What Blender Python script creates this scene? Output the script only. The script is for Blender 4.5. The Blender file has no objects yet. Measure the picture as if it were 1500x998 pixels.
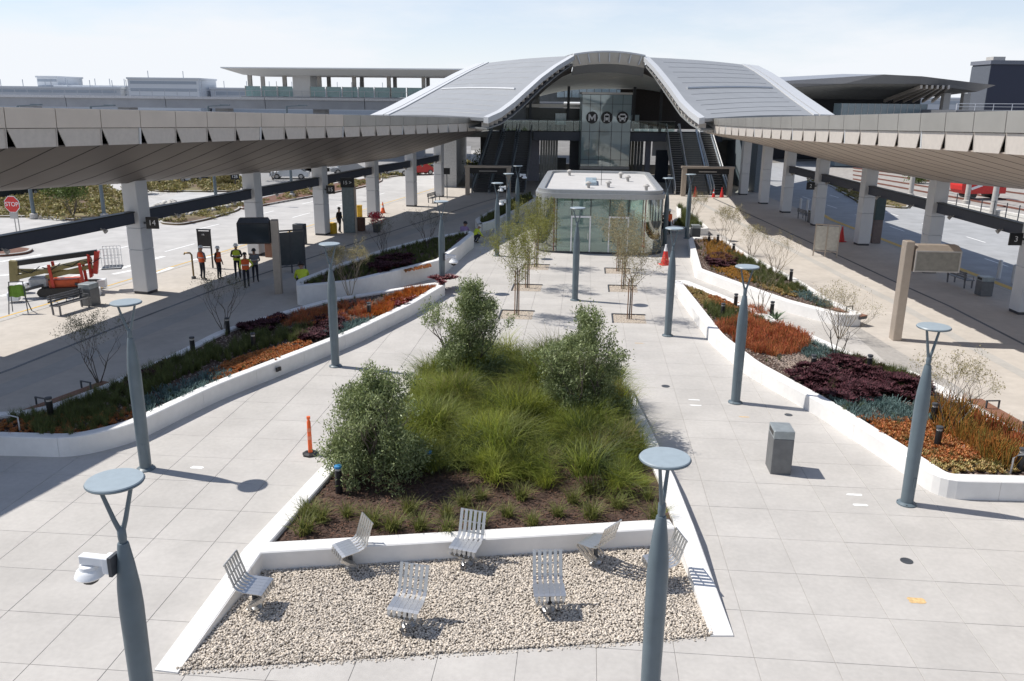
import bpy, math, random
import numpy as np
from mathutils import Vector, Matrix

# ------------------------------------------------------------------ camera, sky, sun, exposure
SC = bpy.context.scene
COL = SC.collection
R = math.radians
CAM_H = 9.3
F_PX, CX, CY = 1225.0, 750.0, 499.0            # focal length and centre in pixels of a 1500 x 998 frame
PITCH, ROLL = math.atan(354 / F_PX), R(0.6)
_c, _s, _cp, _sp = math.cos(ROLL), math.sin(ROLL), math.cos(PITCH), math.sin(PITCH)
_U = Vector((0, _sp, _cp)); _F = Vector((0, _cp, -_sp)); _X = Vector((1, 0, 0))
right = _X * _c + _U * _s
up = _X * -_s + _U * _c
cam_data = bpy.data.cameras.new('camera')
cam = bpy.data.objects.new('camera', cam_data); COL.objects.link(cam)
M4 = Matrix((right, up, -_F)).transposed().to_4x4()
M4.translation = Vector((0, 0, CAM_H))
cam.matrix_world = M4
cam_data.sensor_width = 36.0; cam_data.lens = 36.0 * F_PX / 1500.0
cam_data.clip_start = 0.1; cam_data.clip_end = 4000
SC.camera = cam

SUN_EL = R(54.4); SUN_AZ = math.atan2(-3.07, 0.92)   # compass style: x = sin, y = cos
W = bpy.data.worlds.new('World'); SC.world = W; W.use_nodes = True
nt = W.node_tree; nt.nodes.clear()
sky = nt.nodes.new('ShaderNodeTexSky'); sky.sky_type = 'NISHITA'; sky.sun_disc = False
sky.sun_elevation = SUN_EL; sky.sun_rotation = SUN_AZ
sky.air_density = 0.8; sky.dust_density = 0.3; sky.ozone_density = 4.0
bg = nt.nodes.new('ShaderNodeBackground'); bg.inputs['Strength'].default_value = 0.13
wo = nt.nodes.new('ShaderNodeOutputWorld')
# thin high cloud veil, the same all round the sky
tc = nt.nodes.new('ShaderNodeTexCoord'); mp = nt.nodes.new('ShaderNodeMapping')
mp.inputs['Scale'].default_value = (1.2, 1.2, 5.0)
cn = nt.nodes.new('ShaderNodeTexNoise'); cn.inputs['Scale'].default_value = 2.2; cn.inputs['Detail'].default_value = 8
cn.inputs['Roughness'].default_value = 0.6
cr = nt.nodes.new('ShaderNodeMapRange'); cr.inputs[1].default_value = 0.42; cr.inputs[2].default_value = 0.85
cr.inputs[3].default_value = 0.8; cr.inputs[4].default_value = 1.7
mx = nt.nodes.new('ShaderNodeMix'); mx.data_type = 'RGBA'
mx.inputs[7].default_value = (6.6, 6.85, 7.2, 1)
nt.links.new(tc.outputs['Generated'], mp.inputs['Vector']); nt.links.new(mp.outputs['Vector'], cn.inputs['Vector'])
nt.links.new(cn.outputs['Fac'], cr.inputs[0])
# marine haze: the veil thickens with the length of air looked through, all round the horizon
sx = nt.nodes.new('ShaderNodeSeparateXYZ'); nt.links.new(tc.outputs['Generated'], sx.inputs[0])
za = nt.nodes.new('ShaderNodeMath'); za.operation = 'MAXIMUM'; za.inputs[1].default_value = 0.0; nt.links.new(sx.outputs['Z'], za.inputs[0])
zb = nt.nodes.new('ShaderNodeMath'); zb.operation = 'ADD'; zb.inputs[1].default_value = 0.08; nt.links.new(za.outputs[0], zb.inputs[0])
zc = nt.nodes.new('ShaderNodeMath'); zc.operation = 'DIVIDE'; zc.inputs[0].default_value = 0.12; nt.links.new(zb.outputs[0], zc.inputs[1])
zd = nt.nodes.new('ShaderNodeMath'); zd.operation = 'MULTIPLY'; zd.use_clamp = True
nt.links.new(zc.outputs[0], zd.inputs[0]); nt.links.new(cr.outputs[0], zd.inputs[1]); nt.links.new(zd.outputs[0], mx.inputs[0])
nt.links.new(sky.outputs['Color'], mx.inputs[6]); nt.links.new(mx.outputs[2], bg.inputs['Color'])
nt.links.new(bg.outputs[0], wo.inputs['Surface'])

sd = bpy.data.lights.new('sun', 'SUN'); sd.energy = 5.0; sd.angle = R(0.53); sd.color = (1.0, 0.955, 0.89)
sun = bpy.data.objects.new('sun', sd); COL.objects.link(sun)
to_sun = Vector((-3.07, 0.92, 4.47)).normalized()
sun.rotation_euler = to_sun.to_track_quat('Z', 'Y').to_euler(); sun.location = (0, 0, 60)
SC.view_settings.view_transform = 'Standard'; SC.view_settings.look = 'None'
SC.view_settings.exposure = 0.08; SC.view_settings.gamma = 1.0
SC.view_settings.use_curve_mapping = False
SC.render.engine = 'CYCLES'
SC.cycles.max_bounces = 6; SC.cycles.transparent_max_bounces = 12
SC.cycles.use_denoising = True

# ------------------------------------------------------------------ helpers
rnd = random.Random(7)
rng = np.random.default_rng(11)

def survey(px, py, z=0.0):
    """world x, y of the spot at height z that a theodolite at the camera sights at (px, py)."""
    x = (px - CX) / F_PX; y = -(py - CY) / F_PX
    x, y = _c * x - _s * y, _s * x + _c * y
    dx, dy, dz = x, _cp + y * _sp, -_sp + y * _cp
    k = (z - CAM_H) / dz
    return (dx * k, dy * k)

def at_depth(px, py, Y):
    x = (px - CX) / F_PX; y = -(py - CY) / F_PX
    x, y = _c * x - _s * y, _s * x + _c * y
    k = Y / (_cp + y * _sp)
    return (x * k, Y, CAM_H + (-_sp + y * _cp) * k)

def spots(pts, z=0.0):
    return [survey(a, b, z) for a, b in pts]

MATS = {}
def _node(nt, t, **k):
    n = nt.nodes.new(t)
    for a, v in k.items(): setattr(n, a, v)
    return n

def mat(name, col, rough=0.6, metal=0.0, var=0.12, scale=6.0, bump=0.0, bscale=40.0, island=0.0, col2=None, spec=0.5,
        stain=0.0, trans=0.0):
    """procedural surface: base colour broken by two noises, optional per-leaf variation, bump and blotchy stains"""
    if name in MATS: return MATS[name]
    m = bpy.data.materials.new(name); m.use_nodes = True
    t = m.node_tree; t.nodes.clear()
    out = _node(t, 'ShaderNodeOutputMaterial'); b = _node(t, 'ShaderNodeBsdfPrincipled')
    b.inputs['Roughness'].default_value = rough; b.inputs['Metallic'].default_value = metal
    b.inputs['Specular IOR Level'].default_value = spec
    geo = _node(t, 'ShaderNodeNewGeometry')
    n1 = _node(t, 'ShaderNodeTexNoise'); n1.inputs['Scale'].default_value = scale; n1.inputs['Detail'].default_value = 6
    t.links.new(geo.outputs['Position'], n1.inputs['Vector'])
    ramp = _node(t, 'ShaderNodeMapRange'); ramp.inputs[1].default_value = 0.3; ramp.inputs[2].default_value = 0.7
    ramp.inputs[3].default_value = 1 - var; ramp.inputs[4].default_value = 1 + var
    t.links.new(n1.outputs['Fac'], ramp.inputs[0])
    fac = ramp.outputs[0]
    if stain:
        n3 = _node(t, 'ShaderNodeTexNoise'); n3.inputs['Scale'].default_value = 0.55; n3.inputs['Detail'].default_value = 8
        n3.inputs['Roughness'].default_value = 0.65
        t.links.new(geo.outputs['Position'], n3.inputs['Vector'])
        r3 = _node(t, 'ShaderNodeMapRange'); r3.inputs[1].default_value = 0.35; r3.inputs[2].default_value = 0.7
        r3.inputs[3].default_value = 1 - stain; r3.inputs[4].default_value = 1 + stain * 0.4
        t.links.new(n3.outputs['Fac'], r3.inputs[0])
        mu = _node(t, 'ShaderNodeMath', operation='MULTIPLY'); t.links.new(fac, mu.inputs[0]); t.links.new(r3.outputs[0], mu.inputs[1])
        fac = mu.outputs[0]
    base = _node(t, 'ShaderNodeMix', data_type='RGBA'); base.inputs[6].default_value = (*col, 1)
    base.inputs[7].default_value = (*(col2 or col), 1); base.inputs[0].default_value = 0.0
    if island:
        mr = _node(t, 'ShaderNodeMapRange'); mr.inputs[3].default_value = 1 - island; mr.inputs[4].default_value = 1 + island
        t.links.new(geo.outputs['Random Per Island'], mr.inputs[0])
        mu = _node(t, 'ShaderNodeMath', operation='MULTIPLY'); t.links.new(fac, mu.inputs[0]); t.links.new(mr.outputs[0], mu.inputs[1])
        fac = mu.outputs[0]
        wn = _node(t, 'ShaderNodeTexWhiteNoise', noise_dimensions='1D')
        t.links.new(geo.outputs['Random Per Island'], wn.inputs['W'])
        if col2: t.links.new(wn.outputs['Value'], base.inputs[0])
    elif col2:
        n4 = _node(t, 'ShaderNodeTexNoise'); n4.inputs['Scale'].default_value = scale * 0.45; n4.inputs['Detail'].default_value = 4
        t.links.new(geo.outputs['Position'], n4.inputs['Vector'])
        r4 = _node(t, 'ShaderNodeMapRange'); r4.inputs[1].default_value = 0.38; r4.inputs[2].default_value = 0.62
        t.links.new(n4.outputs['Fac'], r4.inputs[0]); t.links.new(r4.outputs[0], base.inputs[0])
    vm = _node(t, 'ShaderNodeVectorMath', operation='SCALE')
    t.links.new(base.outputs[2], vm.inputs[0]); t.links.new(fac, vm.inputs['Scale'])
    t.links.new(vm.outputs[0], b.inputs['Base Color'])
    if bump:
        n2 = _node(t, 'ShaderNodeTexNoise'); n2.inputs['Scale'].default_value = bscale; n2.inputs['Detail'].default_value = 5
        t.links.new(geo.outputs['Position'], n2.inputs['Vector'])
        bn = _node(t, 'ShaderNodeBump'); bn.inputs['Strength'].default_value = bump; bn.inputs['Distance'].default_value = 0.02
        t.links.new(n2.outputs['Fac'], bn.inputs['Height']); t.links.new(bn.outputs[0], b.inputs['Normal'])
    sh = b.outputs[0]
    if trans:
        tl = _node(t, 'ShaderNodeBsdfTranslucent'); t.links.new(vm.outputs[0], tl.inputs['Color'])
        ms = _node(t, 'ShaderNodeMixShader'); ms.inputs[0].default_value = trans
        t.links.new(sh, ms.inputs[1]); t.links.new(tl.outputs[0], ms.inputs[2]); sh = ms.outputs[0]
    t.links.new(sh, out.inputs['Surface'])
    MATS[name] = m
    return m

def glass(name, tint, refl=0.18, rough=0.03, opaque=0.0):
    if name in MATS: return MATS[name]
    m = bpy.data.materials.new(name); m.use_nodes = True
    t = m.node_tree; t.nodes.clear()
    out = _node(t, 'ShaderNodeOutputMaterial')
    tr = _node(t, 'ShaderNodeBsdfTransparent'); tr.inputs['Color'].default_value = (*tint, 1)
    gl = _node(t, 'ShaderNodeBsdfGlossy'); gl.inputs['Roughness'].default_value = rough
    gl.inputs['Color'].default_value = (0.92, 0.97, 0.95, 1)
    fr = _node(t, 'ShaderNodeFresnel'); fr.inputs['IOR'].default_value = 1.5
    ad = _node(t, 'ShaderNodeMath', operation='ADD', use_clamp=True); ad.inputs[1].default_value = refl
    t.links.new(fr.outputs[0], ad.inputs[0])
    ms = _node(t, 'ShaderNodeMixShader')
    t.links.new(ad.outputs[0], ms.inputs[0]); t.links.new(tr.outputs[0], ms.inputs[1]); t.links.new(gl.outputs[0], ms.inputs[2])
    last = ms.outputs[0]
    if opaque:
        df = _node(t, 'ShaderNodeBsdfDiffuse'); df.inputs['Color'].default_value = (tint[0] * 0.75, tint[1] * 0.8, tint[2] * 0.8, 1)
        m2 = _node(t, 'ShaderNodeMixShader'); m2.inputs[0].default_value = opaque
        t.links.new(last, m2.inputs[1]); t.links.new(df.outputs[0], m2.inputs[2]); last = m2.outputs[0]
    t.links.new(last, out.inputs['Surface'])
    MATS[name] = m
    return m

class MB:
    """collects vertices and faces, builds ONE mesh object"""
    def __init__(s): s.v = []; s.f = []; s.mi = []; s.cur = 0
    def add(s, vs, fs):
        o = len(s.v); s.v += [tuple(p) for p in vs]
        for f in fs: s.f.append(tuple(i + o for i in f)); s.mi.append(s.cur)
        return s
    def box(s, x0, x1, y0, y1, z0, z1, rz=0.0, c=None, bev=0.0):
        if bev: return s.bbox(x0, x1, y0, y1, z0, z1, bev, rz, c)
        vs = [(x, y, z) for z in (z0, z1) for y in (y0, y1) for x in (x0, x1)]
        if rz or c: vs = [rot2(p, rz, c) for p in vs]
        return s.add(vs, [(0, 2, 3, 1), (4, 5, 7, 6), (0, 1, 5, 4), (2, 6, 7, 3), (0, 4, 6, 2), (1, 3, 7, 5)])
    def bbox(s, x0, x1, y0, y1, z0, z1, b, rz=0.0, c=None):
        """box with chamfered vertical and top edges"""
        def ring(i, z): return [(x0 + i + b, y0 + i, z), (x1 - i - b, y0 + i, z), (x1 - i, y0 + i + b, z), (x1 - i, y1 - i - b, z),
                                (x1 - i - b, y1 - i, z), (x0 + i + b, y1 - i, z), (x0 + i, y1 - i - b, z), (x0 + i, y0 + i + b, z)]
        vs = ring(0, z0) + ring(0, z1 - b) + ring(b, z1)
        if rz or c: vs = [rot2(p, rz, c) for p in vs]
        fs = [tuple(range(7, -1, -1)), tuple(range(16, 24))]
        for k in range(2):
            for i in range(8): j = (i + 1) % 8; fs.append((k * 8 + i, k * 8 + j, k * 8 + 8 + j, k * 8 + 8 + i))
        return s.add(vs, fs)
    def obox(s, p, ax, ay, az):
        """box from centre and three half-axis vectors"""
        p, ax, ay, az = Vector(p), Vector(ax), Vector(ay), Vector(az)
        vs = [p + ax * i + ay * j + az * k for k in (-1, 1) for j in (-1, 1) for i in (-1, 1)]
        return s.add(vs, [(0, 2, 3, 1), (4, 5, 7, 6), (0, 1, 5, 4), (2, 6, 7, 3), (0, 4, 6, 2), (1, 3, 7, 5)])
    def bar(s, a, b, w, h=None, upv=(0, 0, 1)):
        a, b = Vector(a), Vector(b); d = (b - a); L = d.length; d.normalize()
        u = Vector(upv)
        if abs(d.dot(u)) > 0.97: u = Vector((1, 0, 0))
        sd_ = d.cross(u).normalized(); u = sd_.cross(d).normalized()
        return s.obox((a + b) / 2, d * (L / 2), sd_ * (w / 2), u * ((h or w) / 2))
    def prism(s, poly, z0, z1):
        n = len(poly)
        if sum(poly[i][0] * poly[(i + 1) % n][1] - poly[(i + 1) % n][0] * poly[i][1] for i in range(n)) < 0: poly = poly[::-1]
        vs = [(x, y, z0) for x, y in poly] + [(x, y, z1) for x, y in poly]
        fs = [tuple(range(n - 1, -1, -1)), tuple(range(n, 2 * n))]
        fs += [(i, (i + 1) % n, n + (i + 1) % n, n + i) for i in range(n)]
        return s.add(vs, fs)
    def lathe(s, prof, n=20, c=(0, 0), cap=True):
        vs = []
        for r, z in prof:
            for i in range(n):
                a = 2 * math.pi * i / n; vs.append((c[0] + r * math.cos(a), c[1] + r * math.sin(a), z))
        fs = []
        for k in range(len(prof) - 1):
            for i in range(n):
                j = (i + 1) % n; fs.append((k * n + i, k * n + j, (k + 1) * n + j, (k + 1) * n + i))
        if cap:
            fs.append(tuple(range(n - 1, -1, -1))); fs.append(tuple((len(prof) - 1) * n + i for i in range(n)))
        return s.add(vs, fs)
    def tube(s, pts, rad, n=8, cap=True):
        pts = [Vector(p) for p in pts]
        if not isinstance(rad, (list, tuple)): rad = [rad] * len(pts)
        vs = []
        for k, p in enumerate(pts):
            d = (pts[min(k + 1, len(pts) - 1)] - pts[max(k - 1, 0)]).normalized()
            u = Vector((0, 0, 1)) if abs(d.z) < 0.9 else Vector((1, 0, 0))
            a_ = d.cross(u).normalized(); b_ = a_.cross(d).normalized()
            for i in range(n):
                t = 2 * math.pi * i / n; vs.append(p + (a_ * math.cos(t) + b_ * math.sin(t)) * rad[k])
        fs = []
        for k in range(len(pts) - 1):
            for i in range(n):
                j = (i + 1) % n; fs.append((k * n + i, k * n + j, (k + 1) * n + j, (k + 1) * n + i))
        if cap: fs += [tuple(range(n - 1, -1, -1)), tuple((len(pts) - 1) * n + i for i in range(n))]
        return s.add(vs, fs)
    def quad(s, a, b, c, d): return s.add([a, b, c, d], [(0, 1, 2, 3)])
    def build(s, name, m, parent=None, loc=None, rz=0.0, smooth=False, kind=None):
        me = bpy.data.meshes.new(name); me.from_pydata(s.v, [], s.f); me.update()
        ms = m if isinstance(m, (list, tuple)) else [m]
        for q in ms: me.materials.append(q)
        if len(ms) > 1: me.polygons.foreach_set('material_index', s.mi)
        if smooth: shade(me, smooth)
        return put(name, me, parent, loc, rz, kind)

def shade(me, ang=True):
    me.polygons.foreach_set('use_smooth', [True] * len(me.polygons))
    try: me.set_sharp_from_angle(angle=R(ang if not isinstance(ang, bool) else 40))
    except Exception: pass

def rot2(p, a, c=None):
    cx, cy = c or (0, 0); x, y = p[0], p[1]
    r = (cx + x * math.cos(a) - y * math.sin(a), cy + x * math.sin(a) + y * math.cos(a))
    return (r[0], r[1], p[2]) if len(p) > 2 else r

def put(name, me, parent=None, loc=None, rz=0.0, kind=None):
    o = bpy.data.objects.new(name, me); COL.objects.link(o)
    if parent is not None: o.parent = parent
    if loc is not None: o.location = loc if len(loc) == 3 else (loc[0], loc[1], 0)
    if rz: o.rotation_euler = (0, 0, rz)
    if kind: o['kind'] = kind
    return o

def tag(o, label, cat=None, group=None, kind=None):
    o['label'] = label
    if cat: o['category'] = cat
    if group: o['group'] = group
    if kind: o['kind'] = kind
    return o

def thing(name, label, cat, loc=(0, 0, 0), rz=0.0, group=None):
    o = bpy.data.objects.new(name, None); COL.objects.link(o); o.empty_display_size = 0.2
    o.location = loc if len(loc) == 3 else (loc[0], loc[1], 0); o.rotation_euler = (0, 0, rz)
    return tag(o, label, cat, group)

def kids(o): return [c for c in bpy.data.objects if c.parent is o]
CHILD = {}
def copy_tree(o, parent=None, kidmap=None):
    if kidmap is None:
        kidmap = {}
        for q in bpy.data.objects:
            if q.parent is not None: kidmap.setdefault(q.parent.name, []).append(q)
    c = o.copy(); COL.objects.link(c)
    if parent is not None: c.parent = parent
    for ch in kidmap.get(o.name, []): copy_tree(ch, c, kidmap)
    return c

def dup(o, loc, rz, label, group=None, scale=None):
    c = copy_tree(o); c.location = loc if len(loc) == 3 else (loc[0], loc[1], 0); c.rotation_euler = (0, 0, rz)
    if scale: c.scale = (scale,) * 3 if not isinstance(scale, tuple) else scale
    c['label'] = label
    if group: c['group'] = group
    return c

def text(name, s, size, m, parent, loc, rot, depth=0.004, align='CENTER'):
    cu = bpy.data.curves.new(name, 'FONT'); cu.body = s; cu.size = size; cu.extrude = depth
    cu.align_x = align; cu.align_y = 'CENTER'
    tmp = bpy.data.objects.new(name, cu); COL.objects.link(tmp)
    dg = bpy.context.evaluated_depsgraph_get()
    me = bpy.data.meshes.new_from_object(tmp.evaluated_get(dg)); bpy.data.objects.remove(tmp)
    me.materials.clear(); me.materials.append(m)
    o = put(name, me, parent, loc); o.rotation_euler = rot
    return o

def np_mesh(name, V, Fq, m, parent=None, kind=None, smooth=False, mi=None):
    """fast mesh from arrays; Fq is (n, k) with one k"""
    me = bpy.data.meshes.new(name); n, k = Fq.shape
    me.vertices.add(len(V)); me.vertices.foreach_set('co', np.ascontiguousarray(V, dtype=np.float32).ravel())
    me.loops.add(n * k); me.loops.foreach_set('vertex_index', np.ascontiguousarray(Fq, dtype=np.int32).ravel())
    me.polygons.add(n); me.polygons.foreach_set('loop_start', np.arange(0, n * k, k, dtype=np.int32))
    try: me.polygons.foreach_set('loop_total', np.full(n, k, dtype=np.int32))
    except Exception: pass
    ms = m if isinstance(m, (list, tuple)) else [m]
    for q in ms: me.materials.append(q)
    if mi is not None: me.polygons.foreach_set('material_index', np.ascontiguousarray(mi, dtype=np.int32))
    me.update(calc_edges=True); me.validate()
    if smooth: me.polygons.foreach_set('use_smooth', [True] * n)
    return put(name, me, parent, kind=kind)

def scatter(units, pos, scl, rot, tilt=None):
    """repeat unit meshes (V, F) at pos; returns merged arrays"""
    Vs, Fs, off = [], [], 0
    which = rng.integers(0, len(units), len(pos))
    for ui, (uv, uf) in enumerate(units):
        idx = np.where(which == ui)[0]
        if not len(idx): continue
        c, s = np.cos(rot[idx]), np.sin(rot[idx])
        sc = scl[idx]; sc = np.repeat(sc[:, None], 3, 1) if sc.ndim == 1 else sc
        P_ = uv[None] * sc[:, None, :]
        if tilt is not None:
            ct, st = np.cos(tilt[idx])[:, None], np.sin(tilt[idx])[:, None]
            y, z = P_[..., 1] * ct - P_[..., 2] * st, P_[..., 1] * st + P_[..., 2] * ct
            P_ = np.stack([P_[..., 0], y, z], -1)
        x = P_[..., 0] * c[:, None] - P_[..., 1] * s[:, None]; y = P_[..., 0] * s[:, None] + P_[..., 1] * c[:, None]
        P_ = np.stack([x, y, P_[..., 2]], -1) + pos[idx][:, None, :]
        nv = len(uv)
        Fs.append((uf[None] + (np.arange(len(idx)) * nv)[:, None, None] + off).reshape(-1, uf.shape[1]))
        Vs.append(P_.reshape(-1, 3)); off += nv * len(idx)
    return np.concatenate(Vs), np.concatenate(Fs)

def inside(poly, x, y):
    poly = np.asarray(poly); n = len(poly); r = np.zeros(np.shape(x), bool); j = n - 1
    for i in range(n):
        xi, yi = poly[i]; xj, yj = poly[j]
        r ^= ((yi > y) != (yj > y)) & (x < (xj - xi) * (y - yi) / (yj - yi + 1e-12) + xi); j = i
    return r

def fill(poly, n, jitter=True):
    """n random points inside a polygon"""
    poly = np.asarray(poly, float); lo, hi = poly.min(0), poly.max(0); out = np.zeros((0, 2))
    while len(out) < n:
        q = rng.uniform(lo, hi, (n * 2, 2)); out = np.concatenate([out, q[inside(poly, q[:, 0], q[:, 1])]])
    return out[:n]

def area(poly):
    n = len(poly); return abs(sum(poly[i][0] * poly[(i + 1) % n][1] - poly[(i + 1) % n][0] * poly[i][1] for i in range(n))) / 2

def fillet(pts, r=0.6, n=5, closed=False):
    out = []
    N = len(pts)
    for i, p in enumerate(pts):
        if not closed and i in (0, N - 1): out.append(Vector(p)); continue
        a, b, c = Vector(pts[i - 1]), Vector(p), Vector(pts[(i + 1) % N])
        d1, d2 = (a - b), (c - b); rr = min(r, d1.length * 0.4, d2.length * 0.4)
        p1, p2 = b + d1.normalized() * rr, b + d2.normalized() * rr
        for k in range(n + 1):
            t = k / n; out.append(p1 * (1 - t) ** 2 + b * 2 * t * (1 - t) + p2 * t * t)
    return out

# ------------------------------------------------------------------ materials
SLAB_A = R(-4.8); SLAB_U, SLAB_V, SLAB_U0, SLAB_V0 = 1.37, 1.415, -9.11, 15.61
def slab_material():
    m = mat('paving_slab', (0.475, 0.452, 0.422), 0.85, var=0.045, scale=9, bump=0.05, bscale=120, stain=0.13)
    t = m.node_tree
    geo = [n for n in t.nodes if n.type == 'NEW_GEOMETRY'][0]; vm = [n for n in t.nodes if n.type == 'VECT_MATH'][0]
    b = [n for n in t.nodes if n.type == 'BSDF_PRINCIPLED'][0]
    mpn = _node(t, 'ShaderNodeMapping'); mpn.vector_type = 'POINT'
    mpn.inputs['Rotation'].default_value = (0, 0, -SLAB_A)
    t.links.new(geo.outputs['Position'], mpn.inputs['Vector'])
    ad = _node(t, 'ShaderNodeVectorMath', operation='SUBTRACT'); ad.inputs[1].default_value = (SLAB_U0, SLAB_V0, 0)
    t.links.new(mpn.outputs[0], ad.inputs[0])
    dv = _node(t, 'ShaderNodeVectorMath', operation='DIVIDE'); dv.inputs[1].default_value = (SLAB_U, SLAB_V, 1e6)
    t.links.new(ad.outputs[0], dv.inputs[0])
    fl = _node(t, 'ShaderNodeVectorMath', operation='FLOOR'); t.links.new(dv.outputs[0], fl.inputs[0])
    wn = _node(t, 'ShaderNodeTexWhiteNoise', noise_dimensions='2D'); t.links.new(fl.outputs[0], wn.inputs['Vector'])
    mr = _node(t, 'ShaderNodeMapRange'); mr.inputs[3].default_value = 0.975; mr.inputs[4].default_value = 1.02
    t.links.new(wn.outputs['Value'], mr.inputs[0])
    v2 = _node(t, 'ShaderNodeVectorMath', operation='SCALE'); t.links.new(vm.outputs[0], v2.inputs[0]); t.links.new(mr.outputs[0], v2.inputs['Scale'])
    t.links.new(v2.outputs[0], b.inputs['Base Color'])
    return m
M_SLAB = slab_material()
M_JOINT = mat('joint_sand', (0.35, 0.33, 0.305), 0.95)
M_PLAT = mat('platform_concrete', (0.505, 0.462, 0.41), 0.85, var=0.05, scale=3, stain=0.12, bump=0.05, bscale=90)
M_PLAT2 = mat('platform_band', (0.44, 0.42, 0.39), 0.85, var=0.05, scale=4, stain=0.1)
M_ROAD = mat('road_concrete', (0.47, 0.455, 0.435), 0.85, var=0.06, scale=1.2, stain=0.14, bump=0.05, bscale=60)
M_ROADR = mat('bus_road_concrete', (0.36, 0.365, 0.37), 0.85, var=0.06, scale=1.2, stain=0.16, bump=0.05, bscale=60)
M_KERB = mat('kerb_concrete', (0.45, 0.43, 0.40), 0.85, var=0.08, scale=5)
M_LINE = mat('white_paint', (0.78, 0.78, 0.76), 0.7, var=0.08, scale=8)
M_YEL = mat('yellow_paint', (0.62, 0.40, 0.09), 0.7, var=0.15, scale=8)
M_YEL2 = mat('chalk_orange_paint', (0.62, 0.42, 0.20), 0.85, var=0.25, scale=14)
M_ASPH = mat('far_ground', (0.20, 0.19, 0.175), 0.95, var=0.2, scale=0.08, stain=0.2)
M_WALL = mat('white_precast', (0.78, 0.765, 0.74), 0.75, var=0.03, scale=5, stain=0.10, bump=0.03, bscale=70)
M_SOIL = mat('planting_soil', (0.075, 0.045, 0.032), 0.95, var=0.35, scale=14, bump=0.6, bscale=30)
M_GRAV = mat('beige_gravel', (0.64, 0.565, 0.47), 0.85, var=0.05, scale=3, island=0.30, col2=(0.52, 0.465, 0.40))
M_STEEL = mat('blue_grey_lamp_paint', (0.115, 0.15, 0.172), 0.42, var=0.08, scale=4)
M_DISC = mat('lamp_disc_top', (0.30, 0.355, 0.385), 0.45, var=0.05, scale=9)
M_DARK = mat('dark_grey_metal', (0.055, 0.06, 0.068), 0.5)
M_BLACK = mat('black_plastic', (0.012, 0.012, 0.014), 0.45)
M_NAVY = mat('navy_beam_paint', (0.032, 0.04, 0.062), 0.45, var=0.08)
M_WHITE = mat('white_plastic', (0.78, 0.79, 0.8), 0.4, var=0.02)
M_COLUMN = mat('column_panel', (0.60, 0.60, 0.60), 0.45, var=0.03, scale=2)
M_COLBASE = mat('column_base', (0.05, 0.05, 0.055), 0.5)
M_FASCIA = mat('champagne_fascia', (0.62, 0.545, 0.465), 0.5, metal=0.05, var=0.05, scale=0.8, stain=0.06)
M_FASCIAG = mat('grey_green_fascia', (0.50, 0.48, 0.44), 0.38, metal=0.6, var=0.06, scale=0.8, stain=0.06)
M_FIN = mat('bracket_metal', (0.56, 0.51, 0.455), 0.55, metal=0.05, var=0.05)
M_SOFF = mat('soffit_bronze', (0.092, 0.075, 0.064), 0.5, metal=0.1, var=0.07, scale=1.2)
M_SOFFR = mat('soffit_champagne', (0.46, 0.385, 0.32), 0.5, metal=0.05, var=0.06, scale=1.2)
M_ROOF = mat('pale_zinc_roof', (0.33, 0.335, 0.335), 0.5, metal=0.2, var=0.04, scale=0.6, stain=0.06)
M_ROOFW = mat('white_roof_trim', (0.58, 0.585, 0.585), 0.45, metal=0.1, var=0.03)
M_VAULT = mat('vault_ceiling_panel', (0.72, 0.73, 0.68), 0.5, var=0.05, scale=0.8)
M_BRONZE = mat('beige_portal_metal', (0.42, 0.36, 0.30), 0.4, metal=0.4, var=0.05)
M_SIGN = mat('black_sign_face', (0.012, 0.012, 0.013), 0.4)
M_TXT = mat('white_sign_lettering', (0.85, 0.85, 0.85), 0.6, var=0.0)
M_WOOD = mat('ipe_wood', (0.22, 0.105, 0.065), 0.6, var=0.2, scale=20)
M_CHROME = mat('perforated_stainless', (0.55, 0.55, 0.545), 0.34, metal=0.85, var=0.06, scale=30)
M_RED = mat('safety_red', (0.60, 0.03, 0.025), 0.5)
M_ORANGE = mat('safety_orange', (0.85, 0.14, 0.03), 0.5)
M_GPAV = glass('pavilion_glass', (0.55, 0.74, 0.67), 0.16, opaque=0.22)
M_GPAVD = glass('curved_pavilion_glass', (0.55, 0.68, 0.63), 0.30)
M_GTOWER = glass('tower_glass', (0.62, 0.74, 0.77), 0.24, opaque=0.5)
M_GRAIL = glass('rail_glass', (0.70, 0.80, 0.80), 0.12)
M_GDARK = mat('dark_window_glass', (0.03, 0.038, 0.045), 0.08, var=0.0, spec=0.8)
M_INT = mat('dim_interior', (0.22, 0.225, 0.22), 0.8, var=0.15, scale=1.5)

# ------------------------------------------------------------------ the ground, roads and platforms
def sheet(name, poly, z, m, label=None, parent=None, kind='structure'):
    mb = MB(); poly = list(poly); n = len(poly)
    if sum(poly[i][0] * poly[(i + 1) % n][1] - poly[(i + 1) % n][0] * poly[i][1] for i in range(n)) < 0: poly = poly[::-1]
    mb.add([(x, y, z) for x, y in poly], [tuple(range(n))])
    o = mb.build(name, m, parent)
    if parent is None:
        o['kind'] = kind
        if label: o['label'] = label
    return o
KL = lambda y, d=0.0: (-20.9 + 0.245 * (y - 38) + d, y)      # left kerb line
CL = lambda y, d=0.0: (-18.0 + 0.25 * (y - 40.1) + d, y)     # left column line
g = MB(); g.add([(-1500, -200, -0.20), (1500, -200, -0.20), (1500, 2500, -0.20), (-1500, 2500, -0.20)], [(0, 1, 2, 3)])
tag(g.build('ground', M_ASPH), 'brown grey open ground reaching to the horizon', kind='structure')

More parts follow.
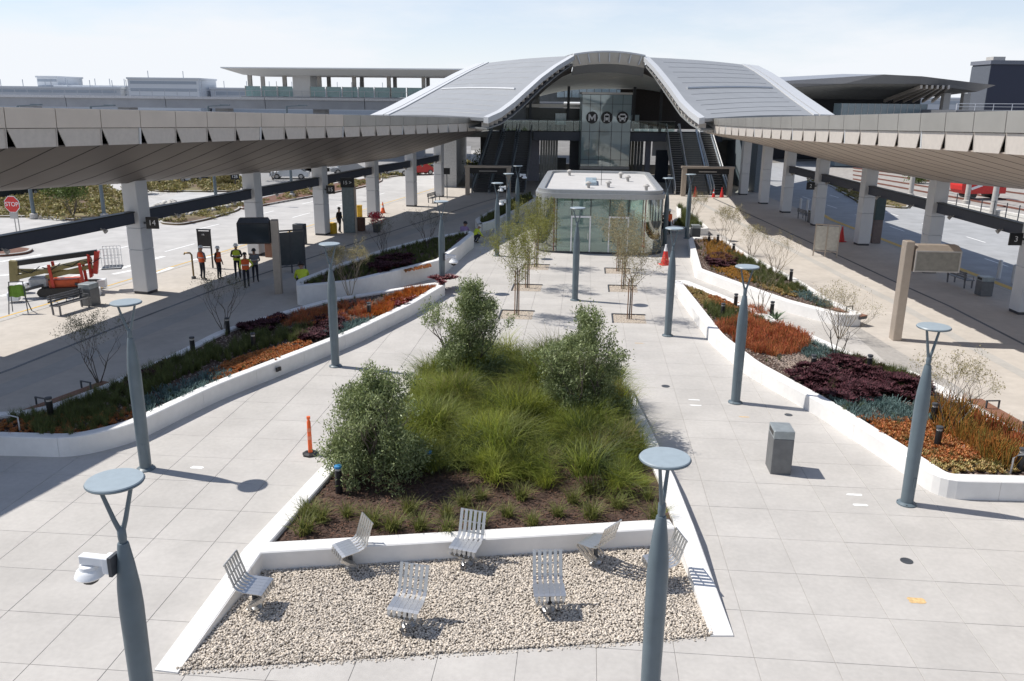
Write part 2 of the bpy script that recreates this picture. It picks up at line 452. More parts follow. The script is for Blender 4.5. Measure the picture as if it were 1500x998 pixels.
PLAZA = [(-18.5, 6), (-14.6, 20), (-12.4, 29), (-10.6, 36), (-4.6, 51), (-1.5, 62), (2.5, 84), (13.5, 84), (15.2, 60), (14.9, 36), (15.6, 20), (16.5, 6)]
plaza = sheet('plaza', PLAZA, -0.012, M_JOINT, 'pale square slab paving of the central plaza')
PLAT_L = [(-18.5, 6), (-14.6, 20), (-12.4, 29), (-10.6, 36), (-4.6, 51), (-1.5, 62), (2.5, 84), (2.5, 112), KL(112), KL(84), KL(60), KL(38), KL(20), KL(6)]
mb = MB(); mb.prism(PLAT_L, -0.16, -0.014)
tag(mb.build('bus_platform', M_PLAT), 'pale concrete bus platform along the left columns', kind='structure')
PLAT_R = [(16.5, 6), (15.6, 20), (14.9, 36), (15.2, 60), (13.5, 84), (13.5, 112), (26.0, 112), (25.8, 84), (25.8, 6)]
mb = MB(); mb.prism(PLAT_R, -0.16, -0.016)
tag(mb.build('bus_platform', M_PLAT), 'pale concrete bus platform along the right columns', kind='structure')
sheet('station_floor', [(2.5, 84.01), (13.5, 84.01), (13.5, 112), (2.5, 112)], -0.015, M_PLAT2, 'concrete floor under the station concourse')
sheet('road', [KL(4), KL(30), KL(60), KL(125), (-2, 160), (-30, 170), (-120, 150), (-120, 4)], -0.15, M_ROAD, 'sunlit pale concrete bus road on the left')
sheet('road', [(25.8, 4), (25.8, 125), (60, 150), (120, 120), (38, 62), (38, 4)], -0.152, M_ROADR, 'grey concrete bus road beyond the right columns')
# paving slabs of the plaza: each its own piece near the camera, joined beyond
def slab_xy(i, j, fu=0.5, fv=0.5):
    return rot2((SLAB_U0 + (i + fu) * SLAB_U, SLAB_V0 + (j + fv) * SLAB_V), SLAB_A)
def in_frame(x, y, z=0.0, mrg=60):
    d = Vector((x, y, z - CAM_H)); zc = d.dot(_F)
    if zc < 1: return False
    px, py = CX + F_PX * d.dot(right) / zc, CY - F_PX * d.dot(up) / zc
    return -mrg < px < 1500 + mrg and -mrg < py < 998 + mrg
# ------------------------------------------------------------------ planter outlines (outer face of the wall)
P_MID = [(-5.95, 11.95), (-5.42, 15.2), (-4.78, 18.9), (-3.2, 26.9), (-1.6, 28.4), (2.4, 28.6), (3.8, 26.2), (4.02, 18.7), (4.0, 16.4), (4.06, 13.05)]
P_L1 = [(-16.5, 20.7), (-11.6, 20.5), (-10.5, 21.5), (-9.3, 24.9), (-7.5, 28.5), (-6.1, 31.4), (-4.4, 36.0), (-3.25, 40.2), (-3.9, 40.5), (-6.5, 38.3), (-8.3, 36.8), (-9.6, 34.7), (-11.4, 31.3), (-11.9, 28.5), (-12.8, 24.8), (-13.7, 22.6), (-16.5, 22.0)]
P_L2 = [(-9.95, 37.6), (-7.6, 38.9), (-3.85, 44.6), (-3.3, 48.4), (-2.5, 54.0), (-2.9, 55.2), (-5.6, 51.6), (-7.6, 47.5), (-9.1, 43.2), (-10.3, 39.0)]
P_L3 = [(-2.5, 60.2), (-1.4, 62.4), (0.7, 70.3), (2.3, 78.0), (1.6, 82.0), (-0.1, 78.2), (-2.9, 63.2)]
P_R1 = [(8.15, 41.9), (7.9, 31.6), (8.3, 28.0), (9.45, 24.0), (10.15, 20.6), (10.5, 18.6), (15.4, 18.45), (15.0, 20.3), (14.25, 21.6), (14.05, 24.8), (13.8, 27.2), (12.6, 28.8), (11.4, 33.4), (10.3, 37.6), (8.9, 41.9)]
P_R2 = [(11.55, 54.9), (9.95, 44.9), (11.2, 41.2), (12.5, 37.5), (14.1, 34.9), (15.2, 35.0), (14.75, 37.8), (14.75, 42.0), (14.05, 49.8), (14.05, 55.2), (12.0, 56.0)]
P_R3 = [(11.3, 61.6), (12.6, 59.9), (14.1, 60.0), (14.9, 71.5), (14.2, 73.0), (12.9, 66.0)]
def wall_run(parent, pts, w, h, seg=2.6, side=1, r=0.5, m=M_WALL, z0=-0.01, closed=False, gap=0.008, hf=None):
    """precast wall along a polyline, cut into wall_segment pieces; side=+1 puts the thickness to the left of travel"""
    p = fillet([Vector((a, b, 0)) for a, b in pts], r, 5, closed)
    if closed: p.append(p[0].copy())
    n = len(p); nor = []
    for i in range(n):
        if closed and i in (0, n - 1): d = (p[1] - p[0]).normalized() + (p[-1] - p[-2]).normalized()
        else: d = (p[min(i + 1, n - 1)] - p[i]).normalized() * (i < n - 1) + (p[i] - p[max(i - 1, 0)]).normalized() * (i > 0)
        d.normalize(); nor.append(Vector((-d.y, d.x, 0)) * side)
    # cut into lengths
    runs, cur, acc = [], [(p[0], nor[0])], 0.0
    for i in range(1, n):
        a, b = p[i - 1], p[i]; L = (b - a).length; t0 = 0.0
        while acc + (1 - t0) * L > seg:
            t = t0 + (seg - acc) / L
            q = a.lerp(b, t); nn = nor[i - 1].lerp(nor[i], t).normalized()
            dd = (b - a).normalized() * gap / 2
            cur.append((q - dd, nn)); runs.append(cur); cur = [(q + dd, nn)]; t0 = t; acc = 0.0
        acc += (1 - t0) * L
        if (b - cur[-1][0]).length > 0.03: cur.append((b, nor[i]))
    if len(cur) > 1: runs.append(cur)
    ch = 0.025
    for k, rn in enumerate(runs):
        prof = [(0.0, z0), (0.0, h - ch), (ch, h), (w - ch, h), (w, h - ch), (w, z0)]
        vs, fs = [], []; m_ = len(prof)
        for q, nn in rn:
            k_ = hf(q) if hf else 1.0
            for d, z in prof: vs.append((q.x + nn.x * d, q.y + nn.y * d, z * k_ if z > 0 else z))
        for i in range(len(rn) - 1):
            for j in range(m_ - 1): fs.append((i * m_ + j, i * m_ + j + 1, (i + 1) * m_ + j + 1, (i + 1) * m_ + j))
        e = (len(rn) - 1) * m_
        fs += [tuple(range(m_ - 1, -1, -1)), tuple(e + j for j in range(m_))]
        if side < 0: fs = [f[::-1] for f in fs]
        b_ = MB(); b_.add(vs, [f[::-1] for f in fs]); b_.build('wall_segment', m, parent)
def shrink(poly, d):
    c = np.mean(np.asarray(poly), 0); out = []
    n = len(poly); A = sum(poly[i][0] * poly[(i + 1) % n][1] - poly[(i + 1) % n][0] * poly[i][1] for i in range(n))
    sg = 1 if A > 0 else -1
    for i in range(n):
        a, b, c2 = Vector(poly[i - 1]), Vector(poly[i]), Vector(poly[(i + 1) % n])
        d1, d2 = (b - a).normalized(), (c2 - b).normalized()
        nn = (Vector((-d1.y, d1.x)) + Vector((-d2.y, d2.x))); nn = nn.normalized() if nn.length > 1e-3 else Vector((-d1.y, d1.x))
        q = b + nn * d * sg; out.append((q.x, q.y))
    return out
def planter(label, poly, h, w, soil_z, seg=2.6, r=0.5, m=M_WALL, soil=M_SOIL):
    t = thing('planter', label, 'planter')
    n = len(poly); A = sum(poly[i][0] * poly[(i + 1) % n][1] - poly[(i + 1) % n][0] * poly[i][1] for i in range(n))
    wall_run(t, poly, w, h, seg, 1 if A > 0 else -1, r, m, closed=True)
    sp_ = shrink(poly, w * 0.6); s_ = MB(); s_.add([(x, y, soil_z) for x, y in (sp_ if A > 0 else sp_[::-1])], [tuple(range(n))])
    s_.build('soil', soil, t)
    return t
slabs = []
for i in range(-8, 22):
    for j in range(-8, 52):
        c = slab_xy(i, j); cs = [slab_xy(i, j, a, b) for a, b in ((0, 0), (1, 0), (1, 1), (0, 1))]
        if not all(inside(PLAZA, x, y) for x, y in cs): continue
        if any(all(inside(P, x, y) for x, y in cs) for P in (P_MID, P_L1, P_R1, P_L2, P_R2)): continue
        vis = in_frame(*c); slabs.append((0 if vis else 1, c[0] ** 2 + c[1] ** 2 + CAM_H ** 2, i, j, c))
slabs.sort()
sl = MB(); ga = 0.008
sl.box(-SLAB_U / 2 + ga / 2, SLAB_U / 2 - ga / 2, -SLAB_V / 2 + ga / 2, SLAB_V / 2 - ga / 2, -0.03, 0.0, bev=0.004)
proto = sl.build('paving_slab', M_SLAB, plaza, (slabs[0][4][0], slabs[0][4][1], 0.0), SLAB_A)
rest = MB()
for k, (vis, d, i, j, c) in enumerate(slabs):
    if k == 0: continue
    if k < 300:
        o = proto.copy(); COL.objects.link(o); o.parent = plaza
        o.location = (c[0], c[1], rnd.uniform(-0.0012, 0.0012)); o.rotation_euler = (rnd.uniform(-1, 1) * 0.0006, rnd.uniform(-1, 1) * 0.0006, SLAB_A)
    else:
        rest.box(-SLAB_U / 2 + ga / 2, SLAB_U / 2 - ga / 2, -SLAB_V / 2 + ga / 2, SLAB_V / 2 - ga / 2, -0.03, 0.0, SLAB_A, c)
rest.build('paving_slabs_beyond', M_SLAB, plaza, kind='stuff')
# small things set flush in the paving
def flat_disc(name, px, py, r, m, label, cat):
    x, y = survey(px, py); b_ = MB(); b_.lathe([(r, 0.001), (r, 0.008), (r * 0.82, 0.010), (r * 0.8, 0.007), (r * 0.25, 0.007)], 20, (0, 0))
    o = b_.build(name, m, None, (x, y, 0)); tag(o, label, cat)
flat_disc('drain_cover', 1328, 822, 0.13, M_DARK, 'round drain cover in the paving of the right foreground', 'drain cover')
flat_disc('drain_cover', 1155, 608, 0.12, M_DARK, 'round drain cover beside the second right lamp post shadow', 'drain cover')
flat_disc('drain_cover', 975, 566, 0.14, M_DARK, 'round drain cover between the olive shrub and the white marks', 'drain cover')
flat_disc('drain_cover', 1170, 592, 0.09, M_KERB, 'pale round floor cap next to the right planter wall', 'drain cover')
for (px, py, w, d, m, lab) in [(1252, 725, .42, .12, M_LINE, 'upper white paint mark on the paving right of the bin'), (1260, 740, .40, .12, M_LINE, 'lower white paint mark on the paving right of the bin'),
        (1017, 586, .40, .10, M_LINE, 'farther white paint mark beside the olive shrub'), (1019, 594, .42, .10, M_LINE, 'nearer white paint mark beside the olive shrub'),
        (1343, 880, .36, .22, M_YEL2, 'orange chalk patch in the right foreground paving'), (1090, 611, .34, .07, M_YEL2, 'small orange chalk mark near the second right lamp'),
        (936, 503, .4, .06, M_YEL2, 'faint orange chalk mark behind the right olive shrub'), (289, 685, .36, .16, M_LINE, 'pale square patch beside the left lamp shadow')]:
    x, y = survey(px, py); b_ = MB(); n = 14; pts = []
    for k in range(n):
        a = 2 * math.pi * k / n; q = max(abs(math.cos(a)), abs(math.sin(a))); f = rnd.uniform(0.82, 1.0) / q
        pts.append((math.cos(a) * f * w / 2, math.sin(a) * f * d / 2, 0.004))
    b_.add(pts, [tuple(range(n))]); tag(b_.build('paint_mark', m, None, (x, y, 0), SLAB_A), lab, 'paint mark')

# drain slots and bands of the platforms
def strip(name, pts, w, z, m, parent=None, label=None):
    b_ = MB(); p = [Vector((a, b, 0)) for a, b in pts]; vs = []
    for i, q in enumerate(p):
        d = (p[min(i + 1, len(p) - 1)] - p[max(i - 1, 0)]).normalized(); nn = Vector((-d.y, d.x, 0)) * w / 2
        vs += [(q.x - nn.x, q.y - nn.y, z), (q.x + nn.x, q.y + nn.y, z)]
    b_.add(vs, [(2 * i, 2 * i + 2, 2 * i + 3, 2 * i + 1) for i in range(len(p) - 1)])
    o = b_.build(name, m, parent)
    if parent is None: tag(o, label or name.replace('_', ' '), kind='structure')
    return o
DL = [(-19.6, 20), (-17.6, 28), (-16.4, 34), (-14.9, 40.7), (-13.3, 46), (-11.0, 53.5), (-7.8, 63.5), (-3.6, 76.7), (-1.0, 84)]
strip('drain_slot', DL, 0.16, -0.008, M_DARK, None, 'dark slot drain along the left platform')
strip('paving_band', [(x + 1.5, y) for x, y in DL], 1.0, -0.010, M_PLAT2, None, 'grey paving band beside the left slot drain')
DR = [(20.6, 8), (20.65, 32), (20.9, 39), (20.7, 45), (20.6, 52), (20.3, 69), (19.9, 84)]
strip('drain_slot', DR, 0.16, -0.010, M_DARK, None, 'dark slot drain along the right platform')
strip('paving_band', [(x - 2.3, y) for x, y in DR], 0.5, -0.012, M_PLAT2, None, 'grey paving band on the right platform')
# kerbs and painted lines
def kerb(pts, label, w=0.18, z1=-0.004, z0=-0.16):
    t = MB(); p = [Vector((a, b, 0)) for a, b in pts]; vs = []
    for i, q in enumerate(p):
        d = (p[min(i + 1, len(p) - 1)] - p[max(i - 1, 0)]).normalized(); nn = Vector((-d.y, d.x, 0)) * w / 2
        vs += [(q.x - nn.x, q.y - nn.y, z0), (q.x - nn.x, q.y - nn.y, z1), (q.x + nn.x, q.y + nn.y, z1), (q.x + nn.x, q.y + nn.y, z0)]
    fs = []
    for i in range(len(p) - 1):
        for j in range(3): fs.append((4 * i + j, 4 * i + 4 + j, 4 * i + 5 + j, 4 * i + j + 1))
    t.add(vs, fs); tag(t.build('kerb', M_KERB), label, kind='structure')
kerb([KL(y) for y in (6, 30, 60, 112)], 'concrete kerb of the left platform')
kerb([(25.8, 6), (25.8, 112)], 'concrete kerb of the right platform')
strip('road_line', [KL(y, -0.9) for y in (20, 40, 60, 100)], 0.14, -0.145, M_YEL, None, 'worn yellow line along the left platform kerb')
strip('road_line', [(26.6, 10), (26.6, 70), (27.4, 76)], 0.45, -0.146, M_YEL, None, 'yellow band along the right platform kerb')
for k in range(7):
    y = 36 + k * 8
    strip('lane_dash', [KL(y, -4.4), KL(y + 3, -4.4)], 0.14, -0.145, M_LINE, None, 'white lane dash on the left bus road, nearer lane')
    strip('lane_dash', [KL(y + 1, -8.0), KL(y + 4, -8.0)], 0.14, -0.145, M_LINE, None, 'white lane dash on the left bus road, farther lane')
for k in range(8):
    y = 36 + k * 7
    strip('lane_dash', [(30.0, y), (30.0, y + 2.6)], 0.14, -0.147, M_LINE, None, 'white lane dash on the right bus road, nearer lane')
    strip('lane_dash', [(33.5, y + 2), (33.5, y + 4.6)], 0.14, -0.147, M_LINE, None, 'white lane dash on the right bus road, farther lane')
for k, (a, b) in enumerate([((0, 380), (60, 370)), ((175, 390), (240, 372)), ((165, 398), (215, 388)), ((280, 378), (340, 366)), ((0, 400), (40, 396)), ((0, 430), (30, 422)), ((225, 398), (252, 388))]):
    strip('crosswalk_bar', [survey(*a), survey(*b)], 0.32, -0.144, M_LINE, None, 'white crosswalk bar on the left bus road')
for k, pl in enumerate([[(255, 392), (292, 380), (300, 388), (268, 398)], [(325, 368), (350, 360), (352, 366), (330, 372)]]):
    sheet('paint_patch', [survey(*q) for q in pl], -0.146, M_YEL, 'yellow paint patch on the left bus road')
# ------------------------------------------------------------------ the two bus canopies
def lerp_tab(tab, x):
    if x <= tab[0][0]: return tab[0][1]
    for (a, va), (b, vb) in zip(tab, tab[1:]):
        if x <= b: return va + (vb - va) * (x - a) / (b - a)
    return tab[-1][1]
class Canopy:
    def __init__(s, left):
        s.left = left
        s.y0, s.y1 = (4.0, 69.6) if left else (4.0, 66.6)
    def edge(s, y): return (-7.2 + 0.307 * (y - 53.9), y) if s.left else (14.5, y)
    def top(s, y): return (8.9 - 0.0254 * (y - 26.4)) if s.left else (9.13 - 0.0273 * (y - 24.7))
    def fh(s, y): return lerp_tab([(4, .62), (46, .62), (56, .55), (68, .38)], y)
    def dep(s, y): return lerp_tab([(4, 1.27), (46, 1.2), (56, 1.12), (68, 1.0)], y)
    def low(s, y):
        if s.left:
            ex, ey = s.edge(y); t = (ex - (-18 + 0.25 * (ey - 40.1))) / (0.957 + 0.25 * 0.294)
            x, yy = ex - 0.957 * t, ey + 0.294 * t
            return Vector((x, yy, lerp_tab([(4, 6.5), (32.6, 5.68), (40, 5.3), (61.8, 4.5), (74, 4.4)], yy)))
        yy = y + max(0, (y - 38)) * 0.78
        return Vector((23.8, yy, lerp_tab([(4, 6.4), (20, 6.0), (39.5, 5.5), (47, 5.1), (60, 5.0), (72, 5.15), (86, 5.45)], yy)))
    def nrm(s, y): return Vector((-0.956, 0.293, 0)) if s.left else Vector((1, 0, 0))
    def P(s, y, inset, dz):
        ex, ey = s.edge(y); n = s.nrm(y); return Vector((ex, ey, s.top(y) + dz)) + n * inset
    def back(s, y):
        lo = s.low(y); return lo + s.nrm(y) * 2.6 + Vector((0, 0, 0.55))

def slab4(a, b, c, d, th):
    """thin plate from four corners, thickness along its normal"""
    a, b, c, d = map(Vector, (a, b, c, d)); n = (b - a).cross(d - a).normalized() * th
    m = MB(); m.add([a, b, c, d, a + n, b + n, c + n, d + n], [(0, 1, 2, 3), (7, 6, 5, 4), (0, 4, 5, 1), (1, 5, 6, 2), (2, 6, 7, 3), (3, 7, 4, 0)])
    return m
M_JSHADE = mat('soffit_joint_shade', (0.022, 0.019, 0.017), 0.8)  # near-black strips paint in the shade of the open soffit joints
def soffit_plank(c, a, b, msoff, t, drop=0.0, name='soffit_plank'):
    pa, pb = c.P(a, 0.16, -c.dep(a)), c.P(b, 0.16, -c.dep(b)); la, lb = c.low(a), c.low(b)
    q = MB(); rows = []
    for u in (0, 0.35, 0.7, 0.9, 1.0):
        sag = -0.10 * math.sin(u * math.pi) + drop
        rows.append((pa.lerp(la, u) + Vector((0, 0, sag)), pb.lerp(lb, u) + Vector((0, 0, sag))))
    ba, bb = c.back(a), c.back(b)
    rows += [(la.lerp(ba, 0.3) + Vector((0, 0, -0.06)), lb.lerp(bb, 0.3) + Vector((0, 0, -0.06))), (ba, bb)]
    vs = [p for r_ in rows for p in r_]; vs += [p + Vector((0, 0, 0.04)) for p in vs]; m_ = len(rows) * 2; fs = []
    for i in range(len(rows) - 1):
        fs += [(2 * i, 2 * i + 1, 2 * i + 3, 2 * i + 2), (m_ + 2 * i, m_ + 2 * i + 2, m_ + 2 * i + 3, m_ + 2 * i + 1)]
        fs += [(2 * i, 2 * i + 2, m_ + 2 * i + 2, m_ + 2 * i), (2 * i + 1, m_ + 2 * i + 1, m_ + 2 * i + 3, 2 * i + 3)]
    fs += [(0, m_, m_ + 1, 1), (m_ - 2, m_ - 1, 2 * m_ - 1, 2 * m_ - 2)]
    q.add(vs, fs); q.build(name, msoff, t, smooth=35)
def build_canopy(left):
    c = Canopy(left)
    t = thing('bus_canopy', 'long left bus canopy with bronze soffit and beige fascia' if left else 'long right bus canopy with champagne soffit and grey fascia', 'canopy')
    pitch = 1.84 if left else 1.75
    n = int((c.y1 - c.y0) / pitch); ys = [c.y0 + (c.y1 - c.y0) * k / n for k in range(n + 1)]
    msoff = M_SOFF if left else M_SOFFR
    g_ = 0.018
    for k in range(n):
        a, b = ys[k] + g_, ys[k + 1] - g_; fa, fb = c.fh(a), c.fh(b)
        mm = (M_FASCIA if ys[k] < 46.5 else M_FASCIAG) if left else M_FASCIAG
        slab4(c.P(a, 0, 0), c.P(b, 0, 0), c.P(b, 0.03, -fb), c.P(a, 0.03, -fa), 0.05).build('fascia_panel', mm, t)
        # recessed bay panel and its bracket
        w = (b - a)
        slab4(c.P(a + 0.02 * w, 0.07, -fa - 0.02), c.P(b, 0.07, -fb - 0.02), c.P(b, 0.12, -c.dep(b)), c.P(a + 0.18 * w, 0.12, -c.dep(a)), 0.03).build('bay_panel', M_FIN if left else M_FIN, t)
        f = MB(); y = b + g_; th = 0.10 if (k % 4) == 2 else 0.025
        e = Vector((0.293, 0.956, 0)) * th if left else Vector((0, 1, 0)) * th
        tri = [c.P(y, 0.03, -fb - 0.01), c.P(y, 1.1, -fb - 0.01), c.P(y, 1.1, -c.dep(y) + 0.02), c.P(y, 0.08, -c.dep(y))]
        f.add([p - e for p in tri] + [p for p in tri], [(0, 1, 2, 3), (7, 6, 5, 4), (0, 4, 5, 1), (1, 5, 6, 2), (2, 6, 7, 3), (3, 7, 4, 0)])
        f.build('bracket', M_ROOFW if (k % 4) == 2 else M_FIN, t)  # every fourth bracket is whitened in colour to look lit
        # soffit panel from the fascia down to the column line, and its short return behind
        ym = (ys[k] + ys[k + 1]) / 2
        for (a, b) in ((ys[k] + 0.045, ys[k + 1] - 0.045),):
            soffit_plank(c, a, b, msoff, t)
            soffit_plank(c, b + 0.002, b + 0.088, M_JSHADE, t, -0.004, 'joint_shade_strip')
    # deck above (closes the body), coloured black so the open gaps read as deep shade
    d = MB(); vs = []
    for y in ys:
        mid = c.P(y, 3.2, 0.0); bk = c.back(y)
        vs += [c.P(y, 0.06, -0.03), c.P(y, 0.5, 0.02), Vector((mid.x, mid.y, c.top(y) - 0.55)), bk + Vector((0, 0, 0.42)), bk + Vector((0, 0, 0.05)), c.P(y, 0.9, -c.dep(y) + 0.16), c.P(y, 0.6, -c.fh(y) + 0.0), c.P(y, 0.10, -c.fh(y) + 0.03)]
    N = 8
    fs = [(i * N + j, i * N + (j + 1) % N, (i + 1) * N + (j + 1) % N, (i + 1) * N + j) for i in range(len(ys) - 1) for j in range(N)]
    fs += [tuple(range(N)), tuple((len(ys) - 1) * N + j for j in range(N - 1, -1, -1))]
    d.add(vs, fs); d.build('roof_deck', M_BLACK, t)
    # end plate closing the tip
    y = c.y1
    e = MB(); e.add([c.P(y, 0, 0.0), c.P(y, 0.03, -c.fh(y)), c.P(y, 0.16, -c.dep(y)), c.low(y), c.back(y), c.back(y) + Vector((0, 0, 0.42)), c.P(y, 3.2, -0.5)], [tuple(range(7))])
    e.build('end_plate', M_FASCIAG, t)
    return c
CAN_L = build_canopy(True); CAN_R = build_canopy(False)

# columns
COL_L = [(-20.65, 29.5), (-18.0, 40.1), (-15.65, 50.6), (-13.4, 58.6), (-11.3, 67.8), (-9.1, 75.2), (-7.3, 83.0)]
COL_R = [(23.65, 37.75), (23.8, 47.4), (23.75, 56.7), (23.85, 65.8), (23.8, 73.6), (23.7, 80.0), (23.8, 87.7)]
def column(label, x, y, ztop, rz, w=0.40, wy=0.42):
    t = thing('canopy_column', label, 'column', (x, y, 0), rz, 'columns of the bus canopies')
    b_ = MB(); b_.box(-w + .03, w - .03, -wy + .03, wy - .03, -0.02, 0.12); b_.build('base', M_COLBASE, t)
    z = 0.12; hs = [2.05, 1.05]; hs.append(ztop + 0.25 - 0.12 - sum(hs))
    for h in hs:
        b_ = MB(); b_.bbox(-w, w, -wy, wy, z, z + h - 0.012, 0.03); b_.build('cladding_panel', M_COLUMN, t); z += h
    return t
nl = ['beyond the left frame edge', 'carrying the black sign 14', 'behind the left screen totem', 'carrying the black sign 15', 'beside the red and pink bundle', 'nearest but one to the left escalator', 'next to the left escalator portal']
for k, (x, y) in enumerate(COL_L):
    zt = lerp_tab([(4, 6.5), (32.6, 5.68), (40, 5.3), (61.8, 4.5), (74, 4.5), (84, 5.6)], y)
    column('square white clad column ' + nl[k], x, y, zt, R(-14))
nr = ['at the right frame edge holding sign 3', 'behind the right screen totem', 'beside the red cone on the right platform', 'carrying the black sign 2', 'third from the right escalator portal', 'second from the right escalator portal', 'nearest to the right escalator portal']
for k, (x, y) in enumerate(COL_R):
    column('square white clad column ' + nr[k], x, y, lerp_tab([(30, 5.7), (39.5, 5.5), (47, 5.1), (60, 5.0), (72, 5.15), (86, 5.45)], y), 0.0)
# navy beams with small lamps between the columns
def beam(label, a, b, z0, z1, lamps=2):
    a, b = Vector(a), Vector(b); d = (b - a).normalized(); L = (b - a).length
    t = thing('canopy_beam', label, 'beam', (a.x, a.y, 0), math.atan2(d.y, d.x), 'navy beams between the canopy columns')
    m = MB(); m.box(0.38, L - 0.38, -0.14, 0.14, z0, z1 - 0.06); m.build('web', M_NAVY, t)
    m = MB(); m.box(0.36, L - 0.36, -0.20, 0.20, z1 - 0.058, z1); m.build('top_flange', M_BLACK, t)
    sg = -1 if a.x < 0 else 1
    for k in range(lamps):
        x = L * (0.25 + 0.5 * k)
        m = MB(); m.tube([(x, sg * 0.14, z0 + 0.1), (x, sg * 0.30, z0 + 0.02)], 0.03, 8); m.tube([(x, sg * 0.28, z0 + 0.06), (x, sg * 0.42, z0 - 0.04)], [0.06, 0.11], 12)
        m.build('flood_lamp', M_KERB, t, smooth=True)
bl = ['left of column 14 running out of the frame', 'between column 14 and the next column', 'between the screen column and column 15', 'beyond column 15 on the left', 'fifth along the left platform', 'last before the left escalator']
for k in range(len(COL_L) - 1):
    beam('navy steel beam ' + bl[k], COL_L[k] + (0,), COL_L[k + 1] + (0,), 3.42, 4.0)
br = ['between the two nearest right columns', 'between the second and third right columns', 'behind the right cone', 'fourth along the right platform', 'fifth along the right platform', 'last before the right escalator']
for k in range(4):
    beam('navy steel beam ' + br[k], COL_R[k] + (0,), COL_R[k + 1] + (0,), 3.42, 4.0)
beam('navy steel beam running out of the right frame edge', (23.65, 28.2, 0), COL_R[0] + (0,), 3.42, 4.0)
# platform number signs
def number_sign(s, x, y, z, label, w=0.58, h=0.56):
    t = thing('platform_sign', label, 'sign', (x, y, z))
    m = MB(); m.box(-w / 2, w / 2, -0.04, 0.04, -h / 2, h / 2); m.build('board', M_SIGN, t)
    text('numeral', s, 0.36, M_TXT, t, (0, -0.043, 0), (R(90), 0, 0))
    m = MB(); m.box(-w / 2 - 0.12, -w / 2, -0.02, 0.02, -0.05, 0.05) if x < 0 else m.box(w / 2, w / 2 + 0.25, -0.02, 0.02, -0.05, 0.05)
    m.build('bracket', M_DARK, t)
number_sign('14', -17.22, 39.85, 3.44, 'black platform sign reading 14 on the nearest left column')
number_sign('15', -12.55, 57.9, 3.2, 'black platform sign reading 15 on the fourth left column')
number_sign('3', 22.75, 37.7, 3.43, 'black platform sign reading 3 at the right frame edge')
number_sign('2', 23.0, 65.6, 3.05, 'black platform sign reading 2 far along the right platform', 0.62)
# ------------------------------------------------------------------ the station with its arched roof
def ruled(A, B, C, D, nu, nv, bulge=0.0, conc=0.0):
    """grid between edge A->B (v=0) and D->C (v=1); bulge lifts the middle"""
    A, B, C, D = map(Vector, (A, B, C, D)); out = []
    for j in range(nv + 1):
        v = j / nv; row = []
        for i in range(nu + 1):
            u = i / nu
            p = A.lerp(B, u).lerp(D.lerp(C, u), v)
            p = p + Vector((0, 0, bulge * math.sin(math.pi * v) + conc * math.sin(math.pi * v) * u))
            row.append(p)
        out.append(row)
    return out
def grid_obj(name, g, m, parent, th=0.12, smooth=True):
    mb = MB(); nv, nu = len(g), len(g[0]); vs = [p for r_ in g for p in r_]; k = len(vs)
    vs += [p - Vector((0, 0, th)) for p in vs]; fs = []
    for j in range(nv - 1):
        for i in range(nu - 1):
            a = j * nu + i; fs.append((a, a + 1, a + nu + 1, a + nu)); fs.append((k + a, k + a + nu, k + a + nu + 1, k + a + 1))
    rim = [i for i in range(nu)] + [j * nu + nu - 1 for j in range(1, nv)] + [(nv - 1) * nu + i for i in range(nu - 2, -1, -1)] + [j * nu for j in range(nv - 2, 0, -1)]
    for a, b in zip(rim, rim[1:] + rim[:1]): fs.append((a, k + a, k + b, b))
    mb.add(vs, fs); return mb.build(name, m, parent, smooth=30 if smooth else False)
station = thing('station_building', 'arched metro station with swooping pale roof over a raised concourse', 'station', (9.0, 98, 0))
def S(name, mb, m, parent=None, smooth=False):
    o = mb.build(name, m, parent or station, smooth=smooth)
    if parent is None: o.location = (-9.0, -98, 0)
    return o
def SG(name, g, m, th=0.12, smooth=True):
    o = grid_obj(name, g, m, station, th, smooth); o.location = (-9.0, -98, 0); return o
